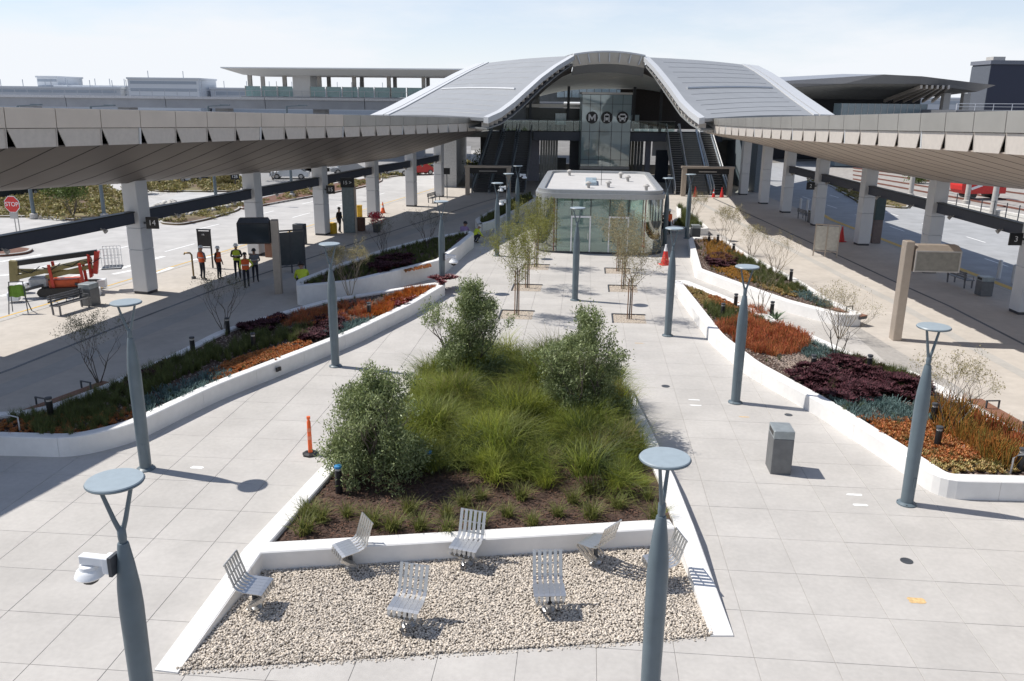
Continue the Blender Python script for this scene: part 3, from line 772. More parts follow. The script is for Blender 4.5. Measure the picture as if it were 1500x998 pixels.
# front edge of each roof wing runs from the springing corner C up to the crown D in a hollow curve
def wing(side):
    if side < 0:
        Cc, Aa = Vector((-2.1, 65.0, 7.82)), Vector((-11.3, 72.0, 7.86))
        front = [at_depth(*q) for q in ((713, 173, 65.0), (733, 164, 68.0), (752, 150, 71.5), (772, 132, 76.0), (792, 114, 80.5), (815, 97, 85.5), (840, 82, 90.0))]
        outer = [at_depth(*q) for q in ((548, 170, 74.0), (572, 159, 80.0), (597, 146, 86.0), (622, 133, 92.0), (647, 120, 98.0), (672, 107, 104.0), (699, 94.5, 110.0))]
    else:
        front = [at_depth(*q) for q in ((1027, 174, 62.0), (1012, 163, 65.0), (998, 149, 69.0), (985, 131, 74.0), (972, 114, 79.0), (959, 98, 84.5), (945, 84, 90.0))]
        outer = [at_depth(*q) for q in ((1216, 170, 72.0), (1197, 157, 78.5), (1178, 144, 85.0), (1160, 131, 92.0), (1142, 118, 99.0), (1125, 107, 106.0), (1106, 97, 113.0))]
    front = [Vector(p) for p in front]; outer = [Vector(p) for p in outer]
    g = []
    nu = 10
    for a, b in zip(front, outer):
        g.append([a.lerp(b, i / nu) + Vector((0, 0, 0.15 * math.sin(math.pi * i / nu))) for i in range(nu + 1)])
    # resample along v
    G2 = []
    for j in range(len(g) - 1):
        for k in range(2): G2.append([p.lerp(q, k / 2) for p, q in zip(g[j], g[j + 1])])
    G2.append(g[-1])
    nm = len(G2) // 2
    def sub(rows, i0, i1, lift=0.0): return [[r_[i] + Vector((0, 0, lift)) for i in range(i0, i1 + 1)] for r_ in rows]
    def sub2(rows): return [[r_[0].lerp(r_[1], 0.25)] + [r_[i] for i in range(1, 9)] for r_ in rows]
    SG('roof_sheet', sub2(G2[:nm + 1]), M_ROOF, 0.25); SG('roof_sheet', sub2(G2[nm:]), M_ROOF, 0.25)
    # standing seams run up the slope
    for r_ in G2[1:-1]:
        if r_ is G2[nm]: continue
        mb = MB(); pts = [r_[i] + Vector((0, 0, 0.012)) for i in range(1, 9)]; mb.tube(pts, 0.014, 4); S('roof_seam', mb, M_ROOF)
    mb = MB(); pts = [G2[nm][i] + Vector((0, 0, 0.06)) for i in range(1, 9)]; mb.tube(pts, 0.11, 6); S('roof_rib', mb, M_ROOFW)
    mb = MB(); pts = [G2[nm][i] + Vector((0, 0.45, 0.05)) for i in range(1, 9)]; mb.tube(pts, 0.07, 6); S('roof_rib', mb, M_ROOFW)
    SG('edge_trim', [[r_[0].lerp(r_[1], -0.12) + Vector((0, 0, 0.05)), r_[0].lerp(r_[1], 0.26) + Vector((0, 0, 0.08))] for r_ in G2], M_ROOFW, 0.45)
    SG('roof_sheet', sub(G2, 8, 9, 0.0), M_ROOF, 0.25); SG('outer_trim', [[r_[8].lerp(r_[9], 0.55) + Vector((0, 0, 0.1)), r_[9] + Vector((0, 0, 0.1))] for r_ in G2], M_ROOFW, 0.30)
    SG('outer_trim', [[r_[9].lerp(r_[10], 0.12) + Vector((0, 0, 0.1)), r_[10].lerp(r_[9], -0.4) + Vector((0, 0, 0.1))] for r_ in G2], M_ROOFW, 0.30)
    SG('soffit', [[p - Vector((0, 0, 0.75 + 0.3 * math.sin(math.pi * j / (len(G2) - 1)))) for p in r_] for j, r_ in enumerate(G2)], M_INT, 0.1)
    # saw-tooth brackets under the front edge
    for k in range(18):
        u = (k + 0.5) / 18 * (len(front) - 1); j = int(u); p = front[j].lerp(front[j + 1], u - j) - Vector((0, 0, 0.5))
        mb = MB(); s_ = -1 if side < 0 else 1
        mb.obox(p + Vector((0.3 * s_, 0.35, -0.12)), (0.28, 0, 0), (0, 0.1, 0), (0, 0, 0.22)); S('edge_bracket', mb, M_FIN)
    return G2
WL = wing(-1); WR = wing(1)
# crown between the wings: curved fascia, visor and vault ceiling
dl, dr = WL[-1][0], WR[-1][0]
def crown_pt(u, y, dz, rise=0.34):
    p = dl.lerp(dr, u); s_ = (y - 90.0)
    return Vector((p.x + (u - 0.5) * s_ * 0.10, p.y + s_, p.z + rise * 4 * u * (1 - u) + dz))
us = [i / 16 for i in range(17)]
SG('crown_fascia', [[crown_pt(u, 89.8, 0.1) for u in us], [crown_pt(u, 90.0, -0.95) for u in us]], M_FASCIAG, 0.1)
SG('crown_trim', [[crown_pt(u, 89.6, 0.2) for u in us], [crown_pt(u, 91.0, 0.3) for u in us]], M_ROOFW, 0.16)
SG('crown_roof', [[crown_pt(u, 90.9, 0.25) for u in us], [crown_pt(u, 98, 0.35) for u in us], [crown_pt(u, 108, -0.4) for u in us]], M_ROOF, 0.3)
SG('crown_visor', [[crown_pt(u, 90.1, -0.97) for u in us], [crown_pt(u, 91.2, -1.75) for u in us]], M_ROOF, 0.1)
for k in range(7):
    p = crown_pt((k + 0.5) / 7, 89.7, -0.45); mb = MB(); mb.obox(p, (0.05, 0, 0), (0, 0.12, 0), (0.05 * (k - 3), 0, 0.42)); S('crown_fin', mb, M_ROOFW)
ztop = dl.z
def vp2(u, y):
    t = (y - 91.2) / 17.1; e = u * 2 - 1
    cxm = 9.6 + 2.1 * t; hw = 3.75 + 5.2 * t ** 0.8
    return Vector((cxm + e * hw, y, ztop - 1.15 - 1.75 * t - (0.35 + 0.75 * t) * abs(e) ** 2.5))
for k in range(9):
    y0, y1 = 91.2 + k * 1.9, 91.2 + (k + 1) * 1.9 - 0.05
    SG('ceiling_panel', [[vp2(u, y0) for u in us], [vp2(u, y1) for u in us]], M_VAULT, 0.06)
# dark infill between the wing edges and the ceiling
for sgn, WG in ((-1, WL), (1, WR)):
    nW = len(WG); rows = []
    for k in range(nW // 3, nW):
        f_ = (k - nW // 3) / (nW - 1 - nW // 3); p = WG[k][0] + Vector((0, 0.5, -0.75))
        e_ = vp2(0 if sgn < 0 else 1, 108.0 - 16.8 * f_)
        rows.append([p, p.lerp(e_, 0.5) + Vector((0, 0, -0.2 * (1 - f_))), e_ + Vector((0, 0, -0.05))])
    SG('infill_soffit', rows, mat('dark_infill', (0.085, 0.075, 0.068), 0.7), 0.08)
# back clerestory and dark upper walls
mb = MB(); mb.box(3.0, 19.5, 111.0, 111.2, 9.0, 11.4); S('clerestory_wall', mb, M_INT)
for k in range(11):
    x = 5.4 + k * 0.95; z = 10.0 + 0.75 * (1 - ((k - 5) / 6.0) ** 2)
    mb = MB(); mb.box(x, x + 0.88, 110.85, 110.9, 9.55, z); S('clerestory_pane', mb, mat('bright_clerestory_glass', (0.55, 0.68, 0.72), 0.1, spec=0.8))
mb = MB(); mb.box(-6.5, 3.0, 104, 104.3, 6.2, 11.0); S('upper_wall', mb, M_INT)
mb = MB(); mb.box(13.0, 27.5, 107.0, 107.3, 5.9, 10.6); S('upper_wall', mb, mat('dark_brown_wall', (0.05, 0.042, 0.04), 0.8, var=0.2))
mb = MB(); mb.box(-8.5, -6.2, 92, 112, 0, 7.6); S('side_wall', mb, mat('pale_station_wall', (0.5, 0.5, 0.49), 0.7))
mb = MB(); mb.box(25.6, 26.2, 90, 112, 0, 6.0); S('side_wall', mb, mat('blue_grey_wall', (0.16, 0.19, 0.215), 0.6))
# concourse deck
M_DECK = mat('slate_deck_fascia', (0.075, 0.085, 0.11), 0.5, var=0.06, scale=0.8)
for (a, b, y) in ((-1.7, 2.2, 99.0), (2.21, 7.75, 98.6), (13.3, 18.3, 98.6), (18.31, 24.0, 99.2)):
    mb = MB(); mb.box(a, b, y, y + 0.3, 4.75, 5.72); S('deck_fascia', mb, M_DECK)
    mb = MB(); mb.box(a, b, y - 0.06, y + 0.34, 5.722, 5.82); S('deck_edge', mb, M_BLACK)
mb = MB(); mb.box(-6, 26, 99.4, 112, 5.0, 5.6); S('concourse_deck', mb, M_INT)
for k in range(9):
    a = -1.2 + k * 1.0 if k < 9 else 0
    mb = MB(); mb.box(a, a + 0.95, 98.72, 98.75, 5.83, 6.95); S('balustrade_pane', mb, M_GRAIL)
for k in range(5):
    a = 13.4 + k * 1.0
    mb = MB(); mb.box(a, a + 0.95, 98.72, 98.75, 5.83, 6.95); S('balustrade_pane', mb, M_GRAIL)
mb = MB(); mb.tube([(-1.3, 98.7, 7.0), (7.7, 98.7, 7.0)], 0.035, 8); S('handrail', mb, M_CHROME)
mb = MB(); mb.tube([(13.3, 98.7, 7.0), (18.4, 98.7, 7.0)], 0.035, 8); S('handrail', mb, M_CHROME)
# ground floor behind: ribbed pale walls, dark recesses, columns
for k in range(7):
    mb = MB(); mb.bbox(3.1 + k * 0.30, 3.36 + k * 0.30, 101, 101.3, -0.02, 4.9, 0.03); S('wall_rib', mb, mat('ribbed_pale_wall', (0.42, 0.42, 0.38), 0.7))
mb = MB(); mb.box(1.4, 3.0, 100.6, 100.9, -0.02, 4.9); S('ground_wall', mb, mat('lilac_grey_wall', (0.27, 0.27, 0.31), 0.7))
mb = MB(); mb.box(-4, 1.2, 102, 102.3, -0.02, 4.9); S('ground_wall', mb, M_DARK)
for k in range(5):
    mb = MB(); mb.bbox(13.5 + k * 0.36, 13.8 + k * 0.36, 101, 101.3, -0.02, 4.9, 0.03); S('wall_rib', mb, mat('olive_rib', (0.28, 0.27, 0.21), 0.7) if k < 2 else M_INT)
mb = MB(); mb.box(15.4, 16.0, 100.2, 100.7, -0.02, 4.74); S('ground_column', mb, mat('lilac_grey_wall', (0.27, 0.27, 0.31), 0.7))
mb = MB(); mb.box(16.7, 18.2, 100.4, 100.8, -0.02, 3.7); S('ground_door', mb, mat('blue_black_door', (0.022, 0.03, 0.045), 0.4))
mb = MB(); mb.box(16.3, 18.6, 100.9, 101.1, 3.0, 4.74); S('ground_wall', mb, M_COLUMN)
mb = MB(); mb.box(6.6, 13.4, 101.5, 101.8, -0.02, 4.9); S('ground_wall', mb, M_DARK)
mb = MB(); mb.box(5.1, 6.6, 108, 108.3, -0.02, 2.2); S('ground_wall', mb, M_INT)
mb = MB(); mb.box(-6, 26, 111.6, 111.9, -0.02, 1.2); S('ground_wall', mb, M_INT)
mb = MB(); mb.box(19.5, 26, 103, 103.2, -0.02, 4.9); S('ground_wall', mb, M_INT)
# upper floor kiosk wall left, structural frames
mb = MB(); mb.box(-4.6, 1.6, 106, 106.3, 5.6, 9.0); S('upper_wall', mb, mat('olive_grey_wall', (0.22, 0.215, 0.18), 0.7))
for x in (1.9, 6.4, 14.2, 17.4):
    mb = MB(); mb.box(x - 0.15, x + 0.15, 103.0, 103.3, 5.6, 10.8); S('frame_post', mb, M_DARK)
mb = MB(); mb.box(1.4, 8.0, 103.4, 103.7, 8.35, 8.75); S('frame_beam', mb, M_FASCIAG)
mb = MB(); mb.box(1.4, 8.0, 103.75, 103.8, 5.6, 8.3); S('screen_wall', mb, mat('smoked_screen', (0.05, 0.055, 0.05), 0.3))
mb = MB(); mb.box(4.9, 6.2, 103.3, 103.36, 6.4, 7.7); S('bright_window', mb, mat('bright_clerestory_glass', (0.55, 0.68, 0.72), 0.1))
mb = MB(); mb.box(13.6, 15.0, 104.0, 104.06, 6.6, 7.6); S('bright_window', mb, mat('bright_clerestory_glass', (0.55, 0.68, 0.72), 0.1))

# glass lift tower with the three round emblems
tower = thing('lift_tower', 'glass lift tower with round M, train and bus emblems', 'lift tower', (10.4, 97.0, 0))
TX0, TX1, TZ0, TZ1 = -2.85, 2.7, 2.0, 9.85
mb = MB(); mb.box(TX0 + .1, TX1 - .1, 0.35, 3.2, -0.02, 9.6); mb.build('core', M_INT, tower)
xs = [TX0, TX0 + 0.93, TX0 + 2.05, TX0 + 3.4, TX0 + 4.55, TX1]; zs = [2.0, 2.75, 5.85, 8.85, 9.85]
for i in range(5):
    for j in range(4):
        mb = MB(); mb.box(xs[i] + .025, xs[i + 1] - .025, 0.0, 0.03, zs[j] + .02, zs[j + 1] - .02)
        p_ = mb.build('glass_pane', M_GTOWER, tower)
for x in xs:
    mb = MB(); mb.box(x - 0.022, x + 0.022, -0.03, 0.06, 2.0, 9.87); mb.build('mullion', M_NAVY, tower)
for z in zs[1:]:
    mb = MB(); mb.box(TX0, TX1, -0.034, 0.064, z - 0.018, z + 0.018); mb.build('transom', M_NAVY, tower)
mb = MB(); mb.box(TX0 - .05, TX1 + .05, -0.08, 3.3, 9.88, 10.1); mb.build('roof_cap', M_FASCIAG, tower)
mb = MB(); mb.box(TX0 - .05, TX1 + .05, -0.05, 0.2, 1.7, 1.98); mb.build('sill_beam', M_KERB, tower)
for s_ in (TX0, TX1 - 0.03):
    mb = MB(); mb.box(s_, s_ + 0.03, 0.04, 3.2, 2.0, 9.85); mb.build('side_glass', M_GTOWER, tower)
def emblem(name, x, z, r=0.66):
    mb = MB(); n = 32
    vs = [(x + r * math.cos(2 * math.pi * k / n), -0.045, z + r * math.sin(2 * math.pi * k / n)) for k in range(n)]
    vs += [(a, -0.10, c) for a, b, c in vs]
    mb.add(vs, [tuple(range(n)), tuple(range(2 * n - 1, n - 1, -1))] + [(k, n + k, n + (k + 1) % n, (k + 1) % n) for k in range(n)])
    return mb.build(name, M_SIGN, tower)
def ico(parent, polys, x, z, y=-0.112, m=M_TXT, nm='emblem_mark'):
    mb = MB()
    for pl in polys:
        n = len(pl); vs = [(x + a, y, z + b) for a, b in pl] + [(x + a, y + 0.01, z + b) for a, b in pl]
        mb.add(vs, [tuple(range(n)), tuple(range(2 * n - 1, n - 1, -1))] + [(k, n + k, n + (k + 1) % n, (k + 1) % n) for k in range(n)])
    return mb.build(nm, m, parent)
def rect(a, b, c, d): return [(a, b), (c, b), (c, d), (a, d)]
e1 = emblem('emblem', -1.70, 7.38); e2 = emblem('emblem', -0.05, 7.40); e3 = emblem('emblem', 1.72, 7.42)
ico(e1, [rect(-.40, -.36, -.24, .36), rect(.24, -.36, .40, .36), [(-.24, .36), (-.24, .08), (0, -.30), (0, -.02)], [(.24, .36), (0, -.02), (0, -.30), (.24, .08)]], -1.70, 7.38)
ico(e2, [[(-.30, -.30), (.30, -.30), (.30, .22), (.22, .36), (-.22, .36), (-.30, .22)], rect(-.04, .36, .04, .47), rect(-.34, -.46, -.20, -.33), rect(.20, -.46, .34, -.33)], -0.05, 7.40)
ico(e2, [rect(-.22, 0.0, .22, .22), rect(-.22, -.22, -.12, -.12), rect(.12, -.22, .22, -.12)], -0.05, 7.40, -0.124, M_SIGN)
ico(e3, [[(-.36, -.26), (.36, -.26), (.36, .24), (.26, .40), (-.26, .40), (-.36, .24)], rect(-.48, -.02, -.38, .2), rect(.38, -.02, .48, .2), rect(-.32, -.42, -.14, -.28), rect(.14, -.42, .32, -.28)], 1.72, 7.42)
ico(e3, [rect(-.28, 0.0, .28, .24), rect(-.28, -.2, -.16, -.09), rect(.16, -.2, .28, -.09)], 1.72, 7.42, -0.124, M_SIGN)

# escalators and stairs
def escalator(label, x, y0, y1, w, ztop, skew, light, steps=26, kind='escalator', name='escalator'):
    t = thing(name, label, kind, (x, y0, 0), 0)
    side = M_CHROME if light else mat('escalator_dark_side', (0.24, 0.25, 0.255), 0.4, metal=0.3); step = mat('escalator_step_pale', (0.30, 0.30, 0.29), 0.5) if light == 2 else mat('escalator_step_dark', (0.085, 0.085, 0.088), 0.45)
    def at(u): return Vector((skew * u, (y1 - y0) * u, ztop * u))
    m = MB()
    for k in range(steps):
        a = at(k / steps); b_ = at((k + 1) / steps)
        m = MB(); m.box(a.x - w / 2 + .12, a.x + w / 2 - .12, a.y, b_.y + 0.02, a.z - 0.15, b_.z - 0.02); m.build('step', step, t)
        m = MB(); m.box(a.x - w / 2 + .12, a.x + w / 2 - .12, a.y - 0.012, a.y + 0.02, b_.z - 0.05, b_.z - 0.012); m.build('step_nosing', M_KERB if light else M_DARK, t)
    for s_ in (-1, 1):
        o = Vector((s_ * w / 2, 0, 0))
        a, b_ = at(0) + o, at(1) + o
        m = MB(); m.add([a + Vector((-.09, -.8, -.02)), a + Vector((.09, -.8, -.02)), b_ + Vector((.09, .8, -.35)), b_ + Vector((-.09, .8, -.35)),
                         a + Vector((-.09, -.8, .35)), a + Vector((.09, -.8, .35)), b_ + Vector((.09, .8, .35)), b_ + Vector((-.09, .8, .35))],
                        [(3, 2, 1, 0), (4, 5, 6, 7), (0, 1, 5, 4), (1, 2, 6, 5), (2, 3, 7, 6), (3, 0, 4, 7)])
        m.build('skirt', side, t)
        m = MB(); m.add([a + Vector((0, -.7, .36)), b_ + Vector((0, .7, .36)), b_ + Vector((0, .7, .95)), a + Vector((0, -.7, .95))], [(0, 1, 2, 3)])
        m.build('balustrade_pane', M_GRAIL, t)
        m = MB(); m.tube([a + Vector((0, -.6, .2)), a + Vector((0, -1.0, .5)), a + Vector((0, -.75, .98)), b_ + Vector((0, .7, .98)), b_ + Vector((0, 1.1, .8))], 0.055, 8)
        m.build('handrail', M_DARK if not light else M_WHITE, t, smooth=True)
    m = MB(); m.add([at(0) + Vector((-w / 2, 0.4, -0.1)), at(0) + Vector((w / 2, 0.4, -0.1)), at(1) + Vector((w / 2, 0.5, -0.5)), at(1) + Vector((-w / 2, 0.5, -0.5))], [(0, 3, 2, 1)]); m.build('truss', M_DARK, t)
escalator('dark escalator at the far left of the left flight', -3.4, 87.3, 98.5, 1.7, 5.7, 1.7, 0)
escalator('dark escalator at the right of the left flight', 0.3, 87.3, 98.5, 1.7, 5.7, 0.9, 0)
escalator('wide dark stair between the two left escalators', -1.55, 87.6, 98.5, 1.9, 5.7, 1.3, 0, kind='stair', name='stair')
escalator('pale framed escalator at the left of the right flight', 17.4, 88.0, 98.8, 1.5, 5.75, 0.9, 1)
escalator('grey stair between the two right escalators', 19.35, 88.2, 98.8, 2.1, 5.75, 0.6, 2, kind='stair', name='stair')
escalator('pale framed escalator at the right of the right flight', 21.4, 88.0, 98.8, 1.5, 5.75, 0.4, 1)
def portal(label, x0, x1, y, z):
    t = thing('entrance_portal', label, 'portal', ((x0 + x1) / 2, y, 0)); w = (x1 - x0) / 2
    for s_ in (-1, 1):
        m = MB(); m.box(s_ * w - 0.22, s_ * w + 0.22, -0.25, 0.25, -0.02, z); m.build('post', M_BRONZE, t)
    m = MB(); m.box(-w - 0.3, w + 0.3, -0.3, 0.4, z + 0.002, z + 0.22); m.build('lintel', M_BRONZE, t)
    m = MB(); m.box(-w + 0.23, w - 0.23, -0.1, 0.1, z - 0.55, z - 0.02); m.build('sign_panel', M_SIGN, t)
    m = MB(); m.box(-0.9, 0.9, -0.115, -0.102, z - 0.36, z - 0.28); m.build('sign_lettering', M_KERB, t)
portal('beige portal frame at the foot of the left escalators', -4.6, -0.5, 84.6, 2.7)
portal('beige portal frame at the foot of the right escalators', 17.2, 21.9, 85.8, 2.75)
# ------------------------------------------------------------------ glass pavilion
def rounded(x0, x1, y0, y1, r, n=6):
    out = []
    for cx, cy, a0 in ((x1 - r, y0 + r, -90), (x1 - r, y1 - r, 0), (x0 + r, y1 - r, 90), (x0 + r, y0 + r, 180)):
        for k in range(n + 1):
            a = R(a0 + 90 * k / n); out.append((cx + r * math.cos(a), cy + r * math.sin(a)))
    return out
PAVA = R(-5)
pav = thing('glass_pavilion', 'low glass pavilion with rounded corners and flat white roof', 'pavilion', (5.35, 52.0, 0), PAVA)
HW, DP, RC, PH = 3.95, 15.0, 1.3, 3.42
out = rounded(-HW, HW, 0, DP, RC)
mb = MB(); mb.prism(rounded(-HW - .06, HW + .06, -.06, DP + .06, RC + .06), -0.02, 0.10); mb.build('plinth', M_DARK, pav)
mb = MB(); mb.prism(rounded(-HW + .1, HW - .1, .1, DP - .1, RC), 0.101, 0.13); mb.build('floor', M_PLAT2, pav)
# glass: flat front panes, curved corners, side panes
fx = [-HW + RC, -1.72, -0.55, 0.62, 1.78, HW - RC]
for i in range(5):
    mb = MB(); mb.box(fx[i] + .02, fx[i + 1] - .02, 0.0, 0.025, 0.12, PH); mb.build('glass_pane', M_GPAV, pav)
for x in fx:
    mb = MB(); mb.box(x - .022, x + .022, -0.03, 0.07, 0.12, PH); mb.build('mullion', M_BLACK, pav)
for x in (-HW + RC - 0.16, HW - RC + 0.16):
    mb = MB(); mb.box(x - .03, x + .03, -0.035, 0.075, 0.12, PH); mb.build('post', mat('dark_red_post', (0.16, 0.05, 0.045), 0.4), pav)
def arc(cx, cy, r, a0, a1, n=10): return [(cx + r * math.cos(R(a0 + (a1 - a0) * k / n)), cy + r * math.sin(R(a0 + (a1 - a0) * k / n))) for k in range(n + 1)]
for (cx, a0) in ((-HW + RC, 180), (HW - RC, 270)):
    pts = arc(cx, RC, RC, a0, a0 + 90); mb = MB(); vs = [(x, y, z) for x, y in pts for z in (0.12, PH)]
    mb.add(vs, [(2 * k, 2 * k + 2, 2 * k + 3, 2 * k + 1) for k in range(len(pts) - 1)]); mb.build('curved_glass', M_GPAVD, pav, smooth=60)
for s_ in (-1, 1):
    for k in range(5):
        y0 = RC + 0.2 + k * 2.42
        mb = MB(); mb.box(s_ * HW - .012, s_ * HW + .012, y0, y0 + 2.38, 0.12, PH); mb.build('glass_pane', M_GPAV, pav)
        mb = MB(); mb.box(s_ * HW - .05, s_ * HW + .05, y0 - .045, y0 - .005, 0.12, PH); mb.build('mullion', M_BLACK, pav)
mb = MB(); mb.box(-HW + RC, HW - RC, DP - .05, DP - .02, 0.12, PH); mb.build('back_wall', M_INT, pav)
# roof: upstand ring, white membrane, vents and hatch
def ring(name, r0, r1, z0, z1, m):
    n = len(r0); b_ = MB(); vs = [(x, y, z0) for x, y in r0] + [(x, y, z1) for x, y in r0] + [(x, y, z1) for x, y in r1] + [(x, y, z0) for x, y in r1]
    b_.add(vs, [(a * n + k, a * n + (k + 1) % n, ((a + 1) % 4) * n + (k + 1) % n, ((a + 1) % 4) * n + k) for a in range(4) for k in range(n)])
    return b_.build(name, m, pav, smooth=30)
M_PAVR = mat('pavilion_roof_edge', (0.40, 0.41, 0.41), 0.4, metal=0.4, var=0.05)
ring('roof_edge', rounded(-HW - .12, HW + .12, -.12, DP + .12, RC + .12), rounded(-HW + .5, HW - .5, .5, DP - .5, RC - .4), PH + .002, PH + .30, M_PAVR)
ring('roof_upstand', rounded(-HW + .02, HW - .02, .02, DP - .02, RC), rounded(-HW + .42, HW - .42, .42, DP - .42, RC - .4), PH + .302, PH + .52, M_PAVR)
mb = MB(); mb.prism(rounded(-HW + .40, HW - .40, .40, DP - .40, RC - .4), PH + .2, PH + .36); mb.build('roof_membrane', mat('white_membrane', (0.52, 0.505, 0.485), 0.75, var=0.04, stain=0.10), pav)
for k, (x, y) in enumerate([(-2.2, 12.0), (1.6, 10.6), (2.0, 8.0), (0.55, 3.6), (-0.75, 3.0), (2.9, 1.8)]):
    mb = MB(); mb.lathe([(0.10, PH + .36), (0.10, PH + .62), (0.2, PH + .63), (0.2, PH + .70), (0.08, PH + .8)], 12, (x, y)); mb.build('roof_vent', M_KERB, pav, smooth=40)
mb = MB(); mb.bbox(-0.95, -0.2, 4.6, 8.0, PH + .36, PH + .60, .03); mb.build('roof_hatch', mat('hatch_blue_grey', (0.35, 0.43, 0.48), 0.3), pav)
mb = MB(); mb.tube([(0.1, 5.0, PH + .36), (0.1, 5.0, PH + 2.1)], 0.02, 6); mb.tube([(-0.5, 5.0, PH + .75), (0.8, 5.0, PH + .75)], 0.015, 6); mb.build('roof_mast', M_DARK, pav)
# door frames and interior
for k, x in enumerate((-1.14, 1.2)):
    f = MB(); f.box(x - .62, x - .54, -0.06, -0.032, 0.12, 2.25); f.box(x + .54, x + .62, -0.06, -0.032, 0.12, 2.25); f.box(x - .62, x + .62, -0.06, -0.032, 2.251, 2.36); d_ = f.build('door_frame', M_WHITE, pav)
    f = MB(); f.box(x + .44, x + .47, -0.12, -0.065, 0.9, 1.3); f.build('handle', M_CHROME, d_)
for k in range(5):
    mb = MB(); mb.box(-3.0 + k * 1.1, -2.95 + k * 1.1 + 0.9, 3.2, 3.3, 0.14, 2.4 - 0.25 * (k % 2)); mb.build('interior_partition', mat('sage_partition', (0.36, 0.39, 0.36), 0.7), pav)
for k in range(9):
    mb = MB(); mb.box(-2.6, -1.75, 0.55, 0.62, 0.3 + k * 0.14, 0.38 + k * 0.14); mb.build('louvre_blade', M_ROOFW, pav)

# ------------------------------------------------------------------ plaza lamp posts
def lamp_proto():
    t = thing('lamp_post', '', 'lamp post')
    m = MB(); m.lathe([(0.23, 0.0), (0.23, 0.03), (0.18, 0.06), (0.165, 0.07)], 24); m.build('base_flange', M_STEEL, t, smooth=40)
    for k in range(4):
        a = math.pi / 4 + k * math.pi / 2; m = MB(); m.lathe([(0.018, 0.03), (0.018, 0.055)], 6, (0.2 * math.cos(a), 0.2 * math.sin(a))); m.build('anchor_bolt', M_DARK, t)
    m = MB(); m.obox((0, -0.152, 0.62), (0.045, 0, 0), (0, 0.006, 0), (0, 0, 0.12)); m.build('access_hatch', M_STEEL, t)
    m = MB(); m.lathe([(0.145, 0.071), (0.15, 0.8), (0.158, 1.8), (0.162, 2.55), (0.15, 2.85), (0.115, 3.2), (0.075, 3.5), (0.068, 3.52)], 24); m.build('pole', M_STEEL, t, smooth=40)
    m = MB(); m.lathe([(0.05, 3.521), (0.058, 3.6), (0.055, 3.72), (0.03, 3.76)], 16); nk = m.build('neck', M_STEEL, t, smooth=40)
    for s_ in (-1, 1):
        m = MB(); m.tube([(s_ * 0.02, 0, 3.70), (s_ * 0.07, 0, 3.86), (s_ * 0.20, 0, 4.38)], [0.035, 0.032, 0.026], 8); m.build('fork_arm', M_STEEL, t, smooth=True)
    m = MB(); m.lathe([(0.30, 4.381), (0.36, 4.40), (0.372, 4.42), (0.36, 4.435)], 36, cap=True); m.build('lamp_ring', M_STEEL, t, smooth=35)
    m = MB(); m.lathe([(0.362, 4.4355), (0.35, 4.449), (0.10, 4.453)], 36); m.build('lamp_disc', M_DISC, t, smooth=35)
    return t
LP = lamp_proto()
lamps = [((-5.2, 10.03), 25, 'blue grey disc lamp post in the left foreground carrying a white camera'),
         ((2.19, 10.94), 60, 'blue grey disc lamp post in the foreground before the gravel bed'),
         ((-9.44, 19.85), 15, 'disc lamp post on the edge of the canopy shade beside the left planter'),
         ((9.57, 18.34), 20, 'disc lamp post beside the rounded corner of the right planter'),
         ((7.19, 25.27), 10, 'disc lamp post between the plaza bin and the red succulents'),
         ((6.40, 33.13), 30, 'disc lamp post before the pointed tip of the right planter'),
         ((3.01, 39.29), 0, 'disc lamp post standing in front of the glass pavilion door'),
         ((-6.33, 28.6), 0, 'disc lamp post rising behind the left olive shrub'),
         ((-3.55, 41.3), 0, 'disc lamp post behind the back olive shrub at the planter tip'),
         ((-0.98, 50.9), 0, 'dark lamp post nearest the left flank of the pavilion'),
         ((-0.35, 57.5), 0, 'dark lamp post with two white cameras left of the pavilion'),
         ((0.3, 64.4), 0, 'dark lamp post farthest back along the left side of the pavilion'),
         ((10.1, 55.4), 0, 'dark lamp post close to the right flank of the pavilion'),
         ((12.2, 58.5), 0, 'lamp post beside the small planter right of the pavilion')]
for k, ((x, y), a, lab) in enumerate(lamps):
    if k == 0: LP.location = (x, y, 0); LP.rotation_euler = (0, 0, R(a)); LP['label'] = lab; LP['group'] = 'disc lamp posts of the plaza'
    else: dup(LP, (x, y), R(a), lab, 'disc lamp posts of the plaza')
def dome_camera(label, x, y, z, rz, s=1.0):
    t = thing('dome_camera', label, 'camera', (x, y, z), rz); t.scale = (s,) * 3
    m = MB(); m.box(-0.05, 0.0, -0.10, 0.10, -0.14, 0.14); m.build('mount_plate', M_DARK, t)
    m = MB(); m.bbox(0.001, 0.10, -0.09, 0.09, -0.11, 0.12, 0.01); m.build('junction_box', M_WHITE, t)
    m = MB(); m.bbox(0.101, 0.46, -0.06, 0.06, -0.02, 0.10, 0.01); m.build('arm', M_WHITE, t)
    m = MB(); m.lathe([(0.10, -0.04), (0.12, -0.05), (0.13, -0.10), (0.17, -0.13), (0.20, -0.20), (0.16, -0.235)], 20, (0.36, 0)); m.build('dome_shell', M_WHITE, t, smooth=40)
    m = MB(); m.lathe([(0.12, -0.24), (0.10, -0.30), (0.04, -0.34)], 16, (0.36, 0)); m.build('dome_lens', M_BLACK, t, smooth=60)
dome_camera('white dome camera on the nearest left lamp post', -5.34, 9.95, 3.24, R(170))
dome_camera('upper white dome camera on the post left of the pavilion', -0.52, 57.4, 3.5, R(190))
dome_camera('lower white dome camera on the post left of the pavilion', -0.52, 57.3, 2.6, R(210))
dome_camera('white dome camera on the farthest dark lamp post', 0.46, 64.3, 3.75, R(-10))
